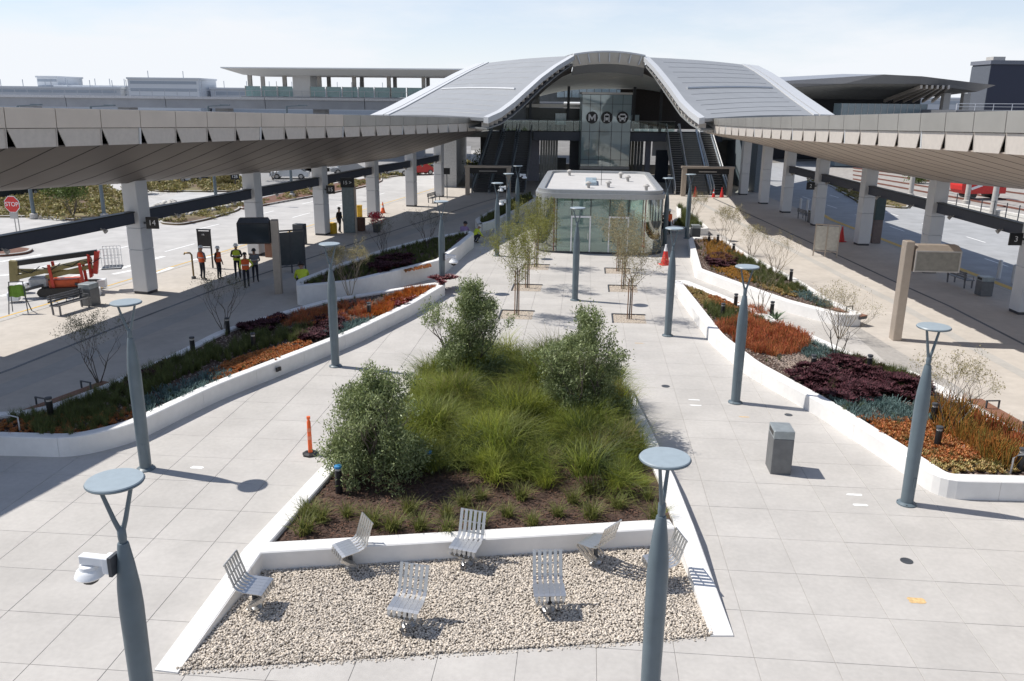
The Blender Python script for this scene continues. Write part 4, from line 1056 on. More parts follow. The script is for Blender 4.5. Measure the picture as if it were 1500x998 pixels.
dome_camera('pair of white boxes on the post behind the planter tip', -3.35, 41.2, 1.7, R(-20), 1.2)

# ------------------------------------------------------------------ planters
pl_mid = thing('planter', 'central white walled planter with olives, grasses and a gravel front', 'planter')
def mid_h(q):        # the side walls run down to the paving at the open gravel front
    u = (q.y - 12.0) / 3.2 if q.x < 0 else (q.y - 13.1) / 3.2
    return max(0.06, min(1.0, u))
wall_run(pl_mid, P_MID, 0.42, 0.45, 2.75, -1, 0.06, hf=mid_h)
wall_run(pl_mid, [(-5.06, 15.02), (3.55, 16.22)], 0.42, 0.448, 9.5, 1, 0.05)
inner = shrink(P_MID, 0.25)
sb = MB(); sp_ = [(-5.2, 15.2)] + inner[2:8] + [(3.72, 16.4)]
n_ = len(sp_)
sb.add([(x, y, 0.34) for x, y in (sp_ if sum(sp_[i][0] * sp_[(i + 1) % n_][1] - sp_[(i + 1) % n_][0] * sp_[i][1] for i in range(n_)) > 0 else sp_[::-1])], [tuple(range(n_))])
sb.build('soil', M_SOIL, pl_mid)
GRAVEL = [(-5.58, 11.95), (3.7, 13.05), (3.65, 16.35), (-5.1, 15.1)]
sb = MB(); sb.add([(x, y, 0.008) for x, y in GRAVEL], [(0, 1, 2, 3)]); sb.build('gravel_bed', mat('gravel_base', (0.22, 0.19, 0.155), 0.95, var=0.3, scale=30), pl_mid)
planter('long left planter in the canopy shade with a rounded near corner', P_L1, 0.55, 0.34, 0.46, 2.4, 0.7)
planter('tall white planter behind the long left one', P_L2, 0.92, 0.34, 0.80, 3.2, 0.4)
planter('dark shaded planter along the left of the pavilion', P_L3, 0.55, 0.34, 0.46, 3.2, 0.4)
planter('long right planter full of orange and purple succulents', P_R1, 0.50, 0.42, 0.40, 2.5, 0.6)
planter('second right planter with a bare wispy shrub at its edge', P_R2, 0.52, 0.36, 0.42, 3.0, 0.4)
planter('small planter right of the pavilion near the escalators', P_R3, 0.5, 0.34, 0.42, 3.0, 0.4)
# ------------------------------------------------------------------ gravel
def ico_unit(seed, flat=0.6):
    r = np.random.default_rng(seed); t = (1 + 5 ** 0.5) / 2
    v = np.array([(-1, t, 0), (1, t, 0), (-1, -t, 0), (1, -t, 0), (0, -1, t), (0, 1, t), (0, -1, -t), (0, 1, -t), (t, 0, -1), (t, 0, 1), (-t, 0, -1), (-t, 0, 1)], float)
    v /= np.linalg.norm(v[0]); v *= r.uniform(0.75, 1.2, (12, 1)); v *= np.array([1.0, r.uniform(0.65, 0.9), flat])
    f = np.array([(0, 11, 5), (0, 5, 1), (0, 1, 7), (0, 7, 10), (0, 10, 11), (1, 5, 9), (5, 11, 4), (11, 10, 2), (10, 7, 6), (7, 1, 8), (3, 9, 4), (3, 4, 2), (3, 2, 6), (3, 6, 8), (3, 8, 9), (4, 9, 5), (2, 4, 11), (6, 2, 10), (8, 6, 7), (9, 8, 1)])
    return v, f
STONES = [ico_unit(k) for k in range(8)]
def stones(name, poly, n, r0, r1, z, m, label, parent=None, zj=0.02):
    p = fill(poly, n); pos = np.column_stack([p, z + rng.uniform(0, zj, n)])
    V, F = scatter(STONES, pos, rng.uniform(r0, r1, n), rng.uniform(0, 6.28, n), rng.normal(0, 0.35, n))
    o = np_mesh(name, V, F, m, parent, 'stuff')
    if parent is None: tag(o, label, 'gravel')
    return o
stones('gravel', GRAVEL, 42000, 0.014, 0.034, 0.012, M_GRAV, 'pale beige gravel bed under the swivel chairs', zj=0.035)
stones('gravel', [(-5.5, 11.83), (3.6, 12.93), (3.6, 13.15), (-5.5, 12.05)], 900, 0.01, 0.025, 0.006, M_GRAV, 'loose gravel spilling onto the paving edge', zj=0.01)

# ------------------------------------------------------------------ swivel chairs
def chair_proto():
    t = thing('swivel_chair', '', 'chair')
    # slatted back and seat: flat stainless bars bent through the seat angle, perforated look on seat plate
    for k in range(6):
        x = -0.25 + k * 0.10
        m = MB(); P_ = [(x, 0.40, 1.06), (x, 0.25, 0.60), (x, 0.20, 0.545), (x, 0.10, 0.52)]
        for a, b in zip(P_, P_[1:]): m.bar(a, b, 0.062, 0.014, upv=(0, -1, 0.3))
        m.build('back_slat', M_CHROME, t)
    for z, y in ((1.045, 0.395), (0.82, 0.322), (0.62, 0.257)):
        m = MB(); m.bar((-0.285, y + 0.012, z), (0.285, y + 0.012, z), 0.03, 0.012, (0, 1, 0)); m.build('back_rail', M_CHROME, t)
    for k in range(6):
        x = -0.25 + k * 0.10
        m = MB(); P_ = [(x, 0.10, 0.52), (x, -0.20, 0.50), (x, -0.27, 0.485)]
        for a, b in zip(P_, P_[1:]): m.bar(a, b, 0.096, 0.012)
        m.build('seat_slat', M_CHROME, t)
    for y in (-0.22, -0.06, 0.09):
        m = MB(); m.bar((-0.29, y, 0.492), (0.29, y, 0.492), 0.03, 0.01); m.build('seat_rail', M_CHROME, t)
    for k in range(6):
        x = -0.25 + k * 0.10
        m = MB(); P_ = [(x, -0.27, 0.485), (x, -0.29, 0.40), (x * 0.95, -0.12, 0.26), (x * 0.85, 0.06, 0.15), (x * 0.7, 0.06, 0.08)]
        for a, b in zip(P_, P_[1:]): m.bar(a, b, 0.062, 0.014, upv=(0, -1, 0.6))
        m.build('under_slat', M_CHROME, t)
    m = MB(); m.lathe([(0.13, 0.03), (0.13, 0.06), (0.06, 0.10), (0.05, 0.16)], 20); m.build('pedestal', M_CHROME, t, smooth=40)
    m = MB(); m.lathe([(0.045, 0.161), (0.045, 0.48)], 12); m.build('spindle', M_DARK, t, smooth=40)
    return t
CH = chair_proto()
cl = [((374, 890), 84, 'swivel chair in the left corner of the gravel seen from its side'), ((514, 832), -58, 'swivel chair against the divider wall, left one, turned to the left'),
      ((684, 826), -18, 'swivel chair against the middle of the divider wall'), ((598, 916), -14, 'swivel chair in the middle of the gravel, nearest the front edge'),
      ((803, 893), 3, 'upright slatted swivel chair right of the gravel centre'), ((872, 824), -132, 'swivel chair turned away by the divider near the lamp post'),
      ((966, 853), -78, 'swivel chair half hidden behind the foreground lamp post')]
for k, ((px, py), a, lab) in enumerate(cl):
    x, y = survey(px, py, 0.05)
    if k == 0: CH.location = (x, y, 0.02); CH.rotation_euler = (0, 0, R(a)); CH['label'] = lab; CH['group'] = 'slatted swivel chairs in the gravel'
    else: dup(CH, (x, y, 0.02), R(a), lab, 'slatted swivel chairs in the gravel')

# ------------------------------------------------------------------ plants
def blade_unit(n, h, spread, seed, wid=0.012, droop=0.5, segs=3):
    r = np.random.default_rng(seed); V = []; F = []
    for k in range(n):
        a = r.uniform(0, 6.28); L = h * r.uniform(0.6, 1.1); lean = spread * r.uniform(0.2, 1.0); w = wid * r.uniform(0.7, 1.2)
        bx, by = r.normal(0, 0.12 * spread, 2); o = len(V); tw = a + r.normal(0, 0.5) + 1.57
        for s_ in range(segs + 1):
            u = s_ / segs; out = lean * (u ** 1.6); z = L * (u - droop * lean / max(h, .01) * 0.5 * u ** 3)
            ww = w * (1 - u * 0.92)
            cx, cy = bx + math.cos(a) * out, by + math.sin(a) * out
            V += [(cx - math.cos(tw) * ww / 2, cy - math.sin(tw) * ww / 2, z), (cx + math.cos(tw) * ww / 2, cy + math.sin(tw) * ww / 2, z)]
        for s_ in range(segs): F.append((o + 2 * s_, o + 2 * s_ + 1, o + 2 * s_ + 3, o + 2 * s_ + 2))
    return np.array(V), np.array(F)
def rosette_unit(n, r_, h, seed, layers=2, wid=0.45):
    r = np.random.default_rng(seed); V = []; F = []
    for l in range(layers):
        for k in range(n):
            a = 6.283 * (k + 0.5 * l) / n + r.normal(0, 0.1); rr = r_ * (1 - 0.3 * l) * r.uniform(.85, 1.1); w = rr * wid; o = len(V)
            up_ = h * (0.35 + 0.35 * l)
            ca, sa = math.cos(a), math.sin(a)
            pts = [(0.0, 0.15, 0), (0.55, 1.0, 0.6), (1.0, 0.1, 1.0)]
            for u, wf, zf in pts:
                V += [(ca * rr * u - sa * w * wf / 2, sa * rr * u + ca * w * wf / 2, up_ * zf + 0.1 * h), (ca * rr * u + sa * w * wf / 2, sa * rr * u - ca * w * wf / 2, up_ * zf + 0.1 * h)]
            F += [(o, o + 1, o + 3, o + 2), (o + 2, o + 3, o + 5, o + 4)]
    return np.array(V), np.array(F)
def stick_unit(n, h, spread, seed, r0=0.012):
    r = np.random.default_rng(seed); V = []; F = []
    for k in range(n):
        a = r.uniform(0, 6.28); d = spread * r.uniform(0, 1) ** 0.7; x, y = math.cos(a) * d * .5, math.sin(a) * d * .5; tx, ty = x + math.cos(a) * d * .6 + r.normal(0, .03), y + math.sin(a) * d * .6 + r.normal(0, .03)
        L = h * r.uniform(0.55, 1.1); o = len(V)
        for s_ in range(3):
            for u, rr in ((0, r0), (1, r0 * 0.7)):
                t = 6.283 * s_ / 3; V.append((x + (tx - x) * u + math.cos(t) * rr, y + (ty - y) * u + math.sin(t) * rr, L * u))
        for s_ in range(3): F.append((o + 2 * s_, o + 2 * ((s_ + 1) % 3), o + 2 * ((s_ + 1) % 3) + 1, o + 2 * s_ + 1))
    return np.array(V), np.array(F)
U_ROS = [rosette_unit(8, 0.15, 0.12, k) for k in range(4)]
U_SED = [rosette_unit(6, 0.05, 0.08, 20 + k, wid=0.6) for k in range(4)]
U_BLU = [stick_unit(13, 0.15, 0.16, 30 + k, 0.012) for k in range(4)]
U_STK = [stick_unit(34, 0.36, 0.26, 40 + k, 0.010) for k in range(4)]
U_STL = [stick_unit(60, 0.55, 0.42, 45 + k, 0.010) for k in range(4)]
U_GRS = [blade_unit(46, 0.36, 0.22, 50 + k, 0.012) for k in range(4)]
U_MEA = [blade_unit(190, 0.66, 0.80, 60 + k, 0.013, 0.85, 4) for k in range(6)]
M_AEO = mat('dark_purple_leaf', (0.036, 0.012, 0.017), 0.75, spec=0.2, var=0.2, island=0.5, col2=(0.075, 0.024, 0.030))
M_SED = mat('orange_sedum_leaf', (0.46, 0.125, 0.035), 0.6, var=0.25, scale=3, island=0.4, col2=(0.36, 0.20, 0.06), trans=0.15)
M_TAN = mat('tan_succulent_leaf', (0.42, 0.25, 0.10), 0.6, var=0.2, island=0.35, col2=(0.30, 0.27, 0.09))
M_BLU = mat('blue_grey_succulent', (0.16, 0.235, 0.225), 0.6, var=0.15, island=0.3, col2=(0.11, 0.18, 0.165))
M_STK = mat('red_stick_leaf', (0.56, 0.13, 0.07), 0.55, var=0.2, island=0.35, col2=(0.50, 0.24, 0.08), trans=0.2)
M_STG = mat('green_red_stick_leaf', (0.22, 0.20, 0.04), 0.55, var=0.2, island=0.4, col2=(0.55, 0.20, 0.05), trans=0.2)
M_GRS = mat('olive_grass_blade', (0.125, 0.135, 0.035), 0.65, var=0.2, island=0.4, col2=(0.085, 0.115, 0.03), trans=0.25)
M_YGR = mat('yellow_orange_groundcover', (0.36, 0.235, 0.035), 0.65, var=0.2, island=0.4, col2=(0.42, 0.17, 0.03), trans=0.2)
M_MEA = mat('meadow_grass_blade', (0.145, 0.195, 0.025), 0.6, var=0.3, scale=0.9, island=0.4, col2=(0.23, 0.25, 0.045), trans=0.45)
M_MEAD = mat('dry_meadow_blade', (0.20, 0.17, 0.065), 0.65, var=0.2, island=0.4, col2=(0.15, 0.14, 0.045), trans=0.3)
M_PEB = mat('mixed_pebbles', (0.30, 0.23, 0.18), 0.85, var=0.1, island=0.4, col2=(0.20, 0.16, 0.14))
BEDS = [shrink(P_R1, 0.47), shrink(P_R2, 0.40), shrink(P_L1, 0.38), shrink(P_L2, 0.38)]
def cover(name, label, cat, units, poly, dens, m, z, s0=0.8, s1=1.2, px=True, mound=0.0, grow=1.2):
    pl = [survey(a, b, z) for a, b in poly] if px else poly
    n = max(12, int(area(pl) * dens))
    if px:
        c = np.mean(pl, 0); pl = [tuple(c + (np.array(q) - c) * grow) for q in pl]; p = fill(pl, int(n * grow * grow))
        q_ = p[np.any([inside(b_, p[:, 0], p[:, 1]) for b_ in BEDS], 0)]; p = q_ if len(q_) > 12 else fill([survey(a, b, z) for a, b in poly], n); n = len(p)
    else: p = fill(pl, n)
    p = p + rng.normal(0, 0.10, p.shape) * (rng.random((len(p), 1)) < 0.35)
    zz = np.full(n, z)
    if mound:
        q = np.sin(p[:, 0] * 3.1 + p[:, 1] * 1.7) * 0.5 + np.sin(p[:, 0] * 1.3 - p[:, 1] * 2.3) * 0.5; zz = z + mound * (0.5 + 0.5 * q)
    V, F = scatter(units, np.column_stack([p, zz]), rng.uniform(s0, s1, n), rng.uniform(0, 6.28, n), rng.normal(0, 0.12, n))
    return tag(np_mesh(name, V, F, m), label, cat, kind='stuff')
zR, zL = 0.41, 0.47
for bd, n_, lab in ((P_R1, 5200, 'brown pebbles showing between the right planter succulents'), (P_R2, 2600, 'brown pebbles in the second right planter'), (P_L1, 4200, 'brown pebbles in the shaded left planter')):
    stones('pebble_mulch', shrink(bd, 0.43), n_, 0.018, 0.055, 0.40 if bd is P_R1 else 0.42 if bd is P_R2 else 0.46, M_PEB, lab)
    cover('grass_cover', 'stray thin tufts scattered' + lab[14:].replace('showing', ''), 'grass', U_GRS, shrink(bd, 0.5), 1.6, M_GRS, 0.42 if bd is not P_L1 else 0.46, 0.4, 0.9, px=False)
# right long planter
cover('succulent_cover', 'yellow and tan succulents at the tip of the right planter', 'succulents', U_SED, [(1010, 424), (1024, 423), (1050, 438), (1046, 452), (1030, 446)], 157, M_TAN, zR, 1.0, 1.7)
cover('succulent_cover', 'orange succulents along the back of the right planter tip', 'succulents', U_SED, [(1042, 436), (1060, 438), (1078, 450), (1072, 458), (1048, 446)], 157, M_SED, zR, 1.2, 1.9, mound=.06)
cover('grass_cover', 'fresh green grass round the lamp post in the right planter', 'grass', U_GRS, [(1036, 448), (1060, 455), (1082, 460), (1088, 472), (1062, 480), (1050, 470)], 26, M_GRS, zR, 0.9, 1.3)
cover('stick_succulent', 'red stick succulents behind the second right lamp post', 'succulents', U_STK, [(1060, 482), (1085, 474), (1110, 478), (1150, 486), (1176, 494), (1168, 512), (1128, 518), (1090, 506)], 20, M_STK, zR, 0.75, 1.1)
cover('succulent_cover', 'orange red patch beside the agave', 'succulents', U_STK, [(1094, 452), (1118, 452), (1130, 464), (1100, 468)], 16, M_STK, zR, 0.5, 0.8)
cover('grass_cover', 'olive tufts between the agave and the red sticks', 'grass', U_GRS, [(1092, 464), (1132, 466), (1150, 480), (1110, 482)], 20, M_GRS, zR, 0.5, 0.9)
cover('succulent_cover', 'upper blue grey succulents near the path light', 'succulents', U_BLU, [(1172, 496), (1200, 492), (1225, 508), (1228, 522), (1190, 525), (1168, 512)], 38, M_BLU, zR, 0.8, 1.2, mound=.05)
stones('pebble_mulch', [survey(a, b, zR) for a, b in [(1110, 512), (1170, 516), (1225, 530), (1210, 545), (1185, 552), (1150, 540)]], 1900, 0.02, 0.07, zR, M_PEB, 'brown pebble mulch in the right planter')
cover('rosette_succulent', 'dark purple rosette succulents across the right planter', 'succulents', U_ROS, [(1168, 552), (1205, 540), (1240, 530), (1280, 540), (1345, 566), (1340, 586), (1290, 580), (1240, 590), (1200, 578)], 44, M_AEO, zR, 1.0, 1.75, mound=.26)
cover('grass_cover', 'pale green grass ridge along the right planter back wall', 'grass', U_GRS, [(1228, 512), (1245, 508), (1300, 528), (1350, 552), (1345, 568), (1290, 548), (1240, 530)], 30, M_GRS, zR, 0.9, 1.3)
cover('succulent_cover', 'broad mat of blue grey succulents in the right planter', 'succulents', U_BLU, [(1212, 586), (1250, 586), (1300, 590), (1345, 600), (1350, 618), (1290, 618), (1250, 612)], 44, M_BLU, zR, 0.9, 1.3, mound=.06)
cover('succulent_cover', 'orange succulent mat in the near corner of the right planter', 'succulents', U_SED, [(1272, 618), (1320, 618), (1380, 632), (1430, 655), (1420, 672), (1365, 675), (1330, 660), (1295, 640)], 178, M_SED, zR, 1.2, 1.9, mound=.07)
cover('succulent_cover', 'tan mixed succulents at the near wall of the right planter', 'succulents', U_SED, [(1345, 662), (1420, 674), (1470, 668), (1500, 690), (1400, 692), (1368, 684)], 126, M_TAN, zR, 1.3, 2.2)
cover('stick_succulent', 'tall green and red stick succulents by the right frame edge', 'succulents', U_STL, [(1378, 610), (1420, 600), (1460, 620), (1500, 650), (1500, 684), (1450, 676), (1420, 650), (1385, 640)], 7, M_STG, zR, 0.75, 1.1)
cover('stick_succulent', 'red orange stick succulents along the right back wall', 'succulents', U_STK, [(1440, 608), (1470, 620), (1500, 640), (1500, 668), (1470, 655), (1445, 635)], 14, M_STK, zR, 1.1, 1.6)
stones('pebble_mulch', [survey(a, b, zR) for a, b in [(1400, 655), (1450, 650), (1460, 680), (1420, 685)]], 350, 0.03, 0.08, zR, mat('pale_pebbles', (0.42, 0.40, 0.36), 0.85, island=0.3), 'pale pebbles among the near right succulents')
# second right planter
cover('grass_cover', 'yellow green cover at the far end of the second right planter', 'grass', U_GRS, [(1034, 352), (1062, 354), (1085, 374), (1060, 385), (1036, 375)], 18, M_YGR, 0.43, 0.6, 1.0)
cover('rosette_succulent', 'purple rosettes in the second right planter', 'succulents', U_ROS, [(1038, 378), (1068, 374), (1076, 384), (1060, 392), (1040, 388)], 40, M_AEO, 0.43, 1.1, 1.7, mound=.12)
cover('grass_cover', 'green grass along the second right planter', 'grass', U_GRS, [(1075, 376), (1110, 386), (1150, 410), (1175, 425), (1150, 428), (1110, 412)], 20, M_GRS, 0.43, 0.8, 1.2)
cover('succulent_cover', 'golden succulents along the front of the second right planter', 'succulents', U_SED, [(1048, 392), (1078, 392), (1105, 408), (1090, 413), (1060, 402)], 88, M_YGR, 0.43, 1.2, 1.9)
cover('succulent_cover', 'orange tan succulents at the lower end of the second right planter', 'succulents', U_SED, [(1115, 416), (1150, 420), (1175, 432), (1160, 434), (1125, 425)], 126, M_TAN, 0.43, 1.2, 1.9)
cover('succulent_cover', 'blue grey succulents at the point of the second right planter', 'succulents', U_BLU, [(1165, 432), (1185, 428), (1215, 446), (1205, 450)], 30, M_BLU, 0.43, 0.9, 1.3)
cover('grass_cover', 'mixed green planting in the small planter near the escalators', 'grass', U_GRS, shrink(P_R3, 0.5), 12, M_GRS, 0.43, 1.2, 1.9, px=False)
# left long planter (in the canopy shade)
cover('grass_cover', 'olive grasses in the middle of the shaded left planter', 'grass', U_GRS, [(60, 600), (130, 585), (180, 560), (230, 540), (290, 520), (360, 500), (430, 490), (420, 505), (340, 525), (270, 550), (200, 590), (180, 610), (100, 630)], 26, M_GRS, zL, 0.8, 1.3)
cover('succulent_cover', 'rust red ground cover at the near end of the left planter', 'succulents', U_SED, [(0, 628), (45, 612), (90, 610), (150, 600), (190, 610), (110, 636), (0, 636)], 126, M_SED, zL, 1.0, 1.6)
cover('rosette_succulent', 'dark rosettes along the back wall of the left planter', 'succulents', U_ROS, [(150, 566), (175, 552), (215, 536), (250, 530), (210, 560), (175, 572)], 45, M_AEO, zL, 1.2, 1.8, mound=.15)
cover('rosette_succulent', 'dark rosettes behind the left screen post', 'succulents', U_ROS, [(352, 478), (398, 464), (412, 470), (395, 485), (360, 488)], 45, M_AEO, zL, 1.2, 1.8, mound=.15)
cover('succulent_cover', 'blue grey succulents along the left planter front wall', 'succulents', U_BLU, [(210, 588), (250, 570), (310, 548), (330, 556), (270, 582), (215, 604)], 30, M_BLU, zL, 0.9, 1.4)
cover('succulent_cover', 'rust orange patch halfway along the left planter', 'succulents', U_SED, [(318, 548), (340, 530), (390, 515), (440, 503), (450, 510), (400, 530), (340, 558)], 157, M_SED, zL, 1.1, 1.7, mound=.05)
cover('rosette_succulent', 'dark clumps beside the second left lamp post', 'succulents', U_ROS, [(430, 488), (470, 470), (500, 468), (490, 490), (450, 500)], 40, M_AEO, zL, 1.1, 1.7, mound=.12)
cover('succulent_cover', 'brown red ground cover near the tall planter', 'succulents', U_STK, [(405, 470), (450, 458), (510, 448), (560, 452), (520, 470), (440, 480)], 12, M_STK, zL, 0.5, 0.8)
cover('succulent_cover', 'teal succulents at the lit front of the left planter', 'succulents', U_BLU, [(482, 490), (500, 478), (535, 470), (545, 476), (520, 488), (490, 500)], 30, M_BLU, zL, 1.0, 1.5)
cover('stick_succulent', 'sunlit golden orange stick succulents at the left planter tip', 'succulents', U_STK, [(545, 462), (570, 440), (600, 428), (640, 424), (636, 434), (600, 450), (560, 468)], 22, mat('golden_stick_leaf', (0.52, 0.21, 0.025), 0.55, var=0.2, island=0.35, col2=(0.56, 0.13, 0.03), trans=0.15), zL, 0.55, 0.85)
cover('rosette_succulent', 'reddish rosettes amid the golden sticks', 'succulents', U_ROS, [(575, 440), (605, 436), (612, 446), (585, 450)], 45, mat('wine_rosette', (0.20, 0.03, 0.03), 0.5, island=0.4), zL + .1, 0.8, 1.2)
cover('rosette_succulent', 'wine red clump at the far tip of the left planter', 'succulents', U_ROS, [(630, 412), (655, 406), (668, 410), (650, 420)], 45, mat('wine_rosette2', (0.13, 0.025, 0.03), 0.5, island=0.4), zL, 1.2, 1.8, mound=.15)
# tall left planter and the shaded one beyond
cover('grass_cover', 'dark green planting filling the tall left planter', 'grass', U_GRS, shrink(P_L2, 0.45), 20, M_GRS, 0.8, 0.5, 0.95, px=False)
cover('rosette_succulent', 'black green clump in the tall left planter', 'succulents', U_ROS, [(545, 392), (570, 380), (600, 382), (590, 396), (560, 402)], 25, M_AEO, 0.8, 1.5, 2.4, mound=.2)
cover('succulent_cover', 'rust strip behind the tall planter wall', 'succulents', U_SED, [(590, 397), (630, 388), (632, 392), (592, 400)], 105, M_SED, 0.8, 1.2, 1.8)
cover('grass_cover', 'dark shrubs in the shaded planter left of the pavilion', 'grass', U_GRS, shrink(P_L3, 0.45), 12, M_GRS, 0.46, 0.8, 1.5, px=False)

# meadow grass of the central planter
MEADOW = [(-4.0, 19.4), (-3.0, 19.0), (-2.2, 18.6), (-1.0, 18.4), (0.5, 18.2), (1.8, 18.2), (3.1, 17.9), (3.35, 19.5), (3.4, 25.6), (2.2, 28.0), (-1.4, 28.0), (-2.8, 26.6)]
def meadow(n, label, m, s0, s1, zj, part=0):
    p = fill(MEADOW, n)
    q = 0.5 + 0.5 * np.sin(p[:, 0] * 2.1 + 0.9 * p[:, 1]) * np.sin(p[:, 1] * 1.5 - p[:, 0] * 0.6)
    sc = rng.uniform(s0, s1, n) * (0.75 + 0.5 * q); sc[p[:, 1] < 19.2] *= 0.8
    V, F = scatter(U_MEA, np.column_stack([p, 0.30 + zj * q]), np.column_stack([sc * 1.1, sc * 1.1, sc * rng.uniform(0.8, 1.2, n)]), rng.uniform(0, 6.28, n), rng.normal(0.25, 0.28, n))
    tag(np_mesh('meadow_grass', V, F, m), label, 'grass', kind='stuff')
meadow(190, 'billowing green meadow grass filling the central planter', M_MEA, 0.9, 1.6, 0.45)
meadow(120, 'brighter yellow green fountains of grass at the meadow front', mat('bright_meadow_blade', (0.25, 0.30, 0.035), 0.6, var=0.3, scale=1.0, island=0.35, col2=(0.33, 0.34, 0.06), trans=0.5), 0.8, 1.4, 0.45)
meadow(60, 'deep green tufts within the meadow grass', mat('deep_meadow_blade', (0.055, 0.085, 0.018), 0.6, var=0.3, scale=1.0, island=0.4, col2=(0.08, 0.11, 0.025), trans=0.3), 0.9, 1.5, 0.4)
meadow(26, 'dry straw coloured wisps in the meadow grass', M_MEAD, 0.9, 1.4, 0.5)
# single small tufts on the mulch
U_TUF = [blade_unit(130, 0.26, 0.26, 70 + k, 0.010, 0.7, 3) for k in range(3)]
M_TUF = mat('tuft_grass_blade', (0.13, 0.165, 0.03), 0.65, var=0.2, island=0.4, col2=(0.21, 0.20, 0.06), trans=0.35)
tm = []
for k, (v, f) in enumerate(U_TUF):
    o = np_mesh('grass_tuft', v, f, M_TUF); tm.append(o.data); bpy.data.objects.remove(o)
tufts = [(445, 780), (470, 762), (510, 755), (452, 755), (545, 768), (575, 775), (615, 775), (655, 755), (600, 750), (705, 730), (743, 755), (765, 730), (778, 768), (818, 755), (862, 722), (868, 758), (905, 742), (950, 730), (655, 780), (960, 762), (700, 770), (840, 735), (680, 740)]
desc = ['by the left wall', 'second from the left wall', 'below the blue capped light', 'highest by the left wall', 'behind the left divider chair', 'right of the left divider chair', 'left of the middle divider chair', 'in the olive shade', 'under the olive', 'below the bright meadow edge', 'large one in the middle', 'just behind the middle one', 'low brown one on the divider', 'above the centre of the divider', 'under the meadow on the right', 'left of the turned chair', 'largest on the right', 'beside the foreground lamp post', 'on the divider by the middle chair', 'in the right corner', 'above the middle chair', 'between the two right tufts', 'in the shade beside the middle']
for k, (px, py) in enumerate(tufts):
    x, y = survey(px, py, 0.36); o = put('grass_tuft', tm[k % 3], None, (x, y, 0.33), rnd.uniform(0, 6)); s_ = rnd.uniform(1.45, 2.2); o.scale = (s_ * 1.1, s_ * 1.1, s_)
    if k in (16,): o.scale = (2.4, 2.2, 1.5)
    tag(o, 'small green grass tuft on the mulch, ' + desc[k], 'grass tuft', 'grass tufts on the central planter mulch')
# mulch chips
U_CHIP = [(np.array([(-1, -.25, 0), (1, -.25, .1), (1, .25, 0), (-1, .25, .12)]), np.array([(0, 1, 2, 3)]))]
p = fill([(-4.9, 15.6), (3.3, 16.7), (3.4, 19.5), (-4.2, 20.5)], 9000)
V, F = scatter(U_CHIP, np.column_stack([p, rng.uniform(.345, .37, 9000)]), rng.uniform(.02, .05, 9000), rng.uniform(0, 6.28, 9000), rng.normal(0, .4, 9000))
tag(np_mesh('bark_mulch', V, F, mat('bark_chip', (0.14, 0.07, 0.043), 0.9, var=0.2, island=0.6, col2=(0.05, 0.03, 0.022))), 'red brown bark mulch in front of the meadow grass', 'mulch', kind='stuff')

# ------------------------------------------------------------------ shrubs and trees
def branch_tubes(mb, p, d, L, r, depth, r_, tips, gnarl=0.35, kids_=(2, 3), up_=0.15, n=5):
    pts = [Vector(p)]; rad = [r]; d = Vector(d).normalized(); segs = 4
    for k in range(segs):
        d = (d + Vector((r_.gauss(0, gnarl), r_.gauss(0, gnarl), r_.gauss(0, gnarl) * 0.6 + up_)) * 0.35).normalized()
        pts.append(pts[-1] + d * L / segs); rad.append(r * (1 - 0.45 * (k + 1) / segs))
    mb.tube(pts, rad, n)
    if depth == 0: tips.append((pts[-1], d)); tips.append((pts[-2], d)); return
    for k in range(r_.randint(*kids_)):
        a = r_.uniform(0, 6.28); nd = (d + Vector((math.cos(a), math.sin(a), r_.uniform(-0.1, 0.5))) * 0.8)
        branch_tubes(mb, pts[-1 - (k % 2)], nd, L * r_.uniform(0.6, 0.85), rad[-1] * 0.85, depth - 1, r_, tips, gnarl, kids_, up_, n)
def leaf_cloud(centres, n, spread, ln, wd, up_bias=0.5):
    c = np.asarray(centres)[rng.integers(0, len(centres), n)] + rng.normal(0, 1, (n, 3)) * spread
    d = rng.normal(0, 1, (n, 3)); d[:, 2] += up_bias; d /= np.linalg.norm(d, axis=1)[:, None]
    s_ = np.cross(d, rng.normal(0, 1, (n, 3))); s_ /= np.linalg.norm(s_, axis=1)[:, None]
    L = ln * rng.uniform(0.7, 1.3, (n, 1)); w = wd * rng.uniform(0.7, 1.3, (n, 1))
    V = np.stack([c, c + d * L * 0.5 + s_ * w / 2, c + d * L, c + d * L * 0.5 - s_ * w / 2], 1).reshape(-1, 3)
    return V, np.arange(n * 4).reshape(-1, 4)
M_BARK = mat('grey_bark', (0.13, 0.105, 0.085), 0.9, var=0.25, scale=25)
M_OLV = mat('olive_leaf', (0.135, 0.175, 0.055), 0.5, var=0.2, scale=2.5, island=0.45, col2=(0.34, 0.385, 0.19), trans=0.35)
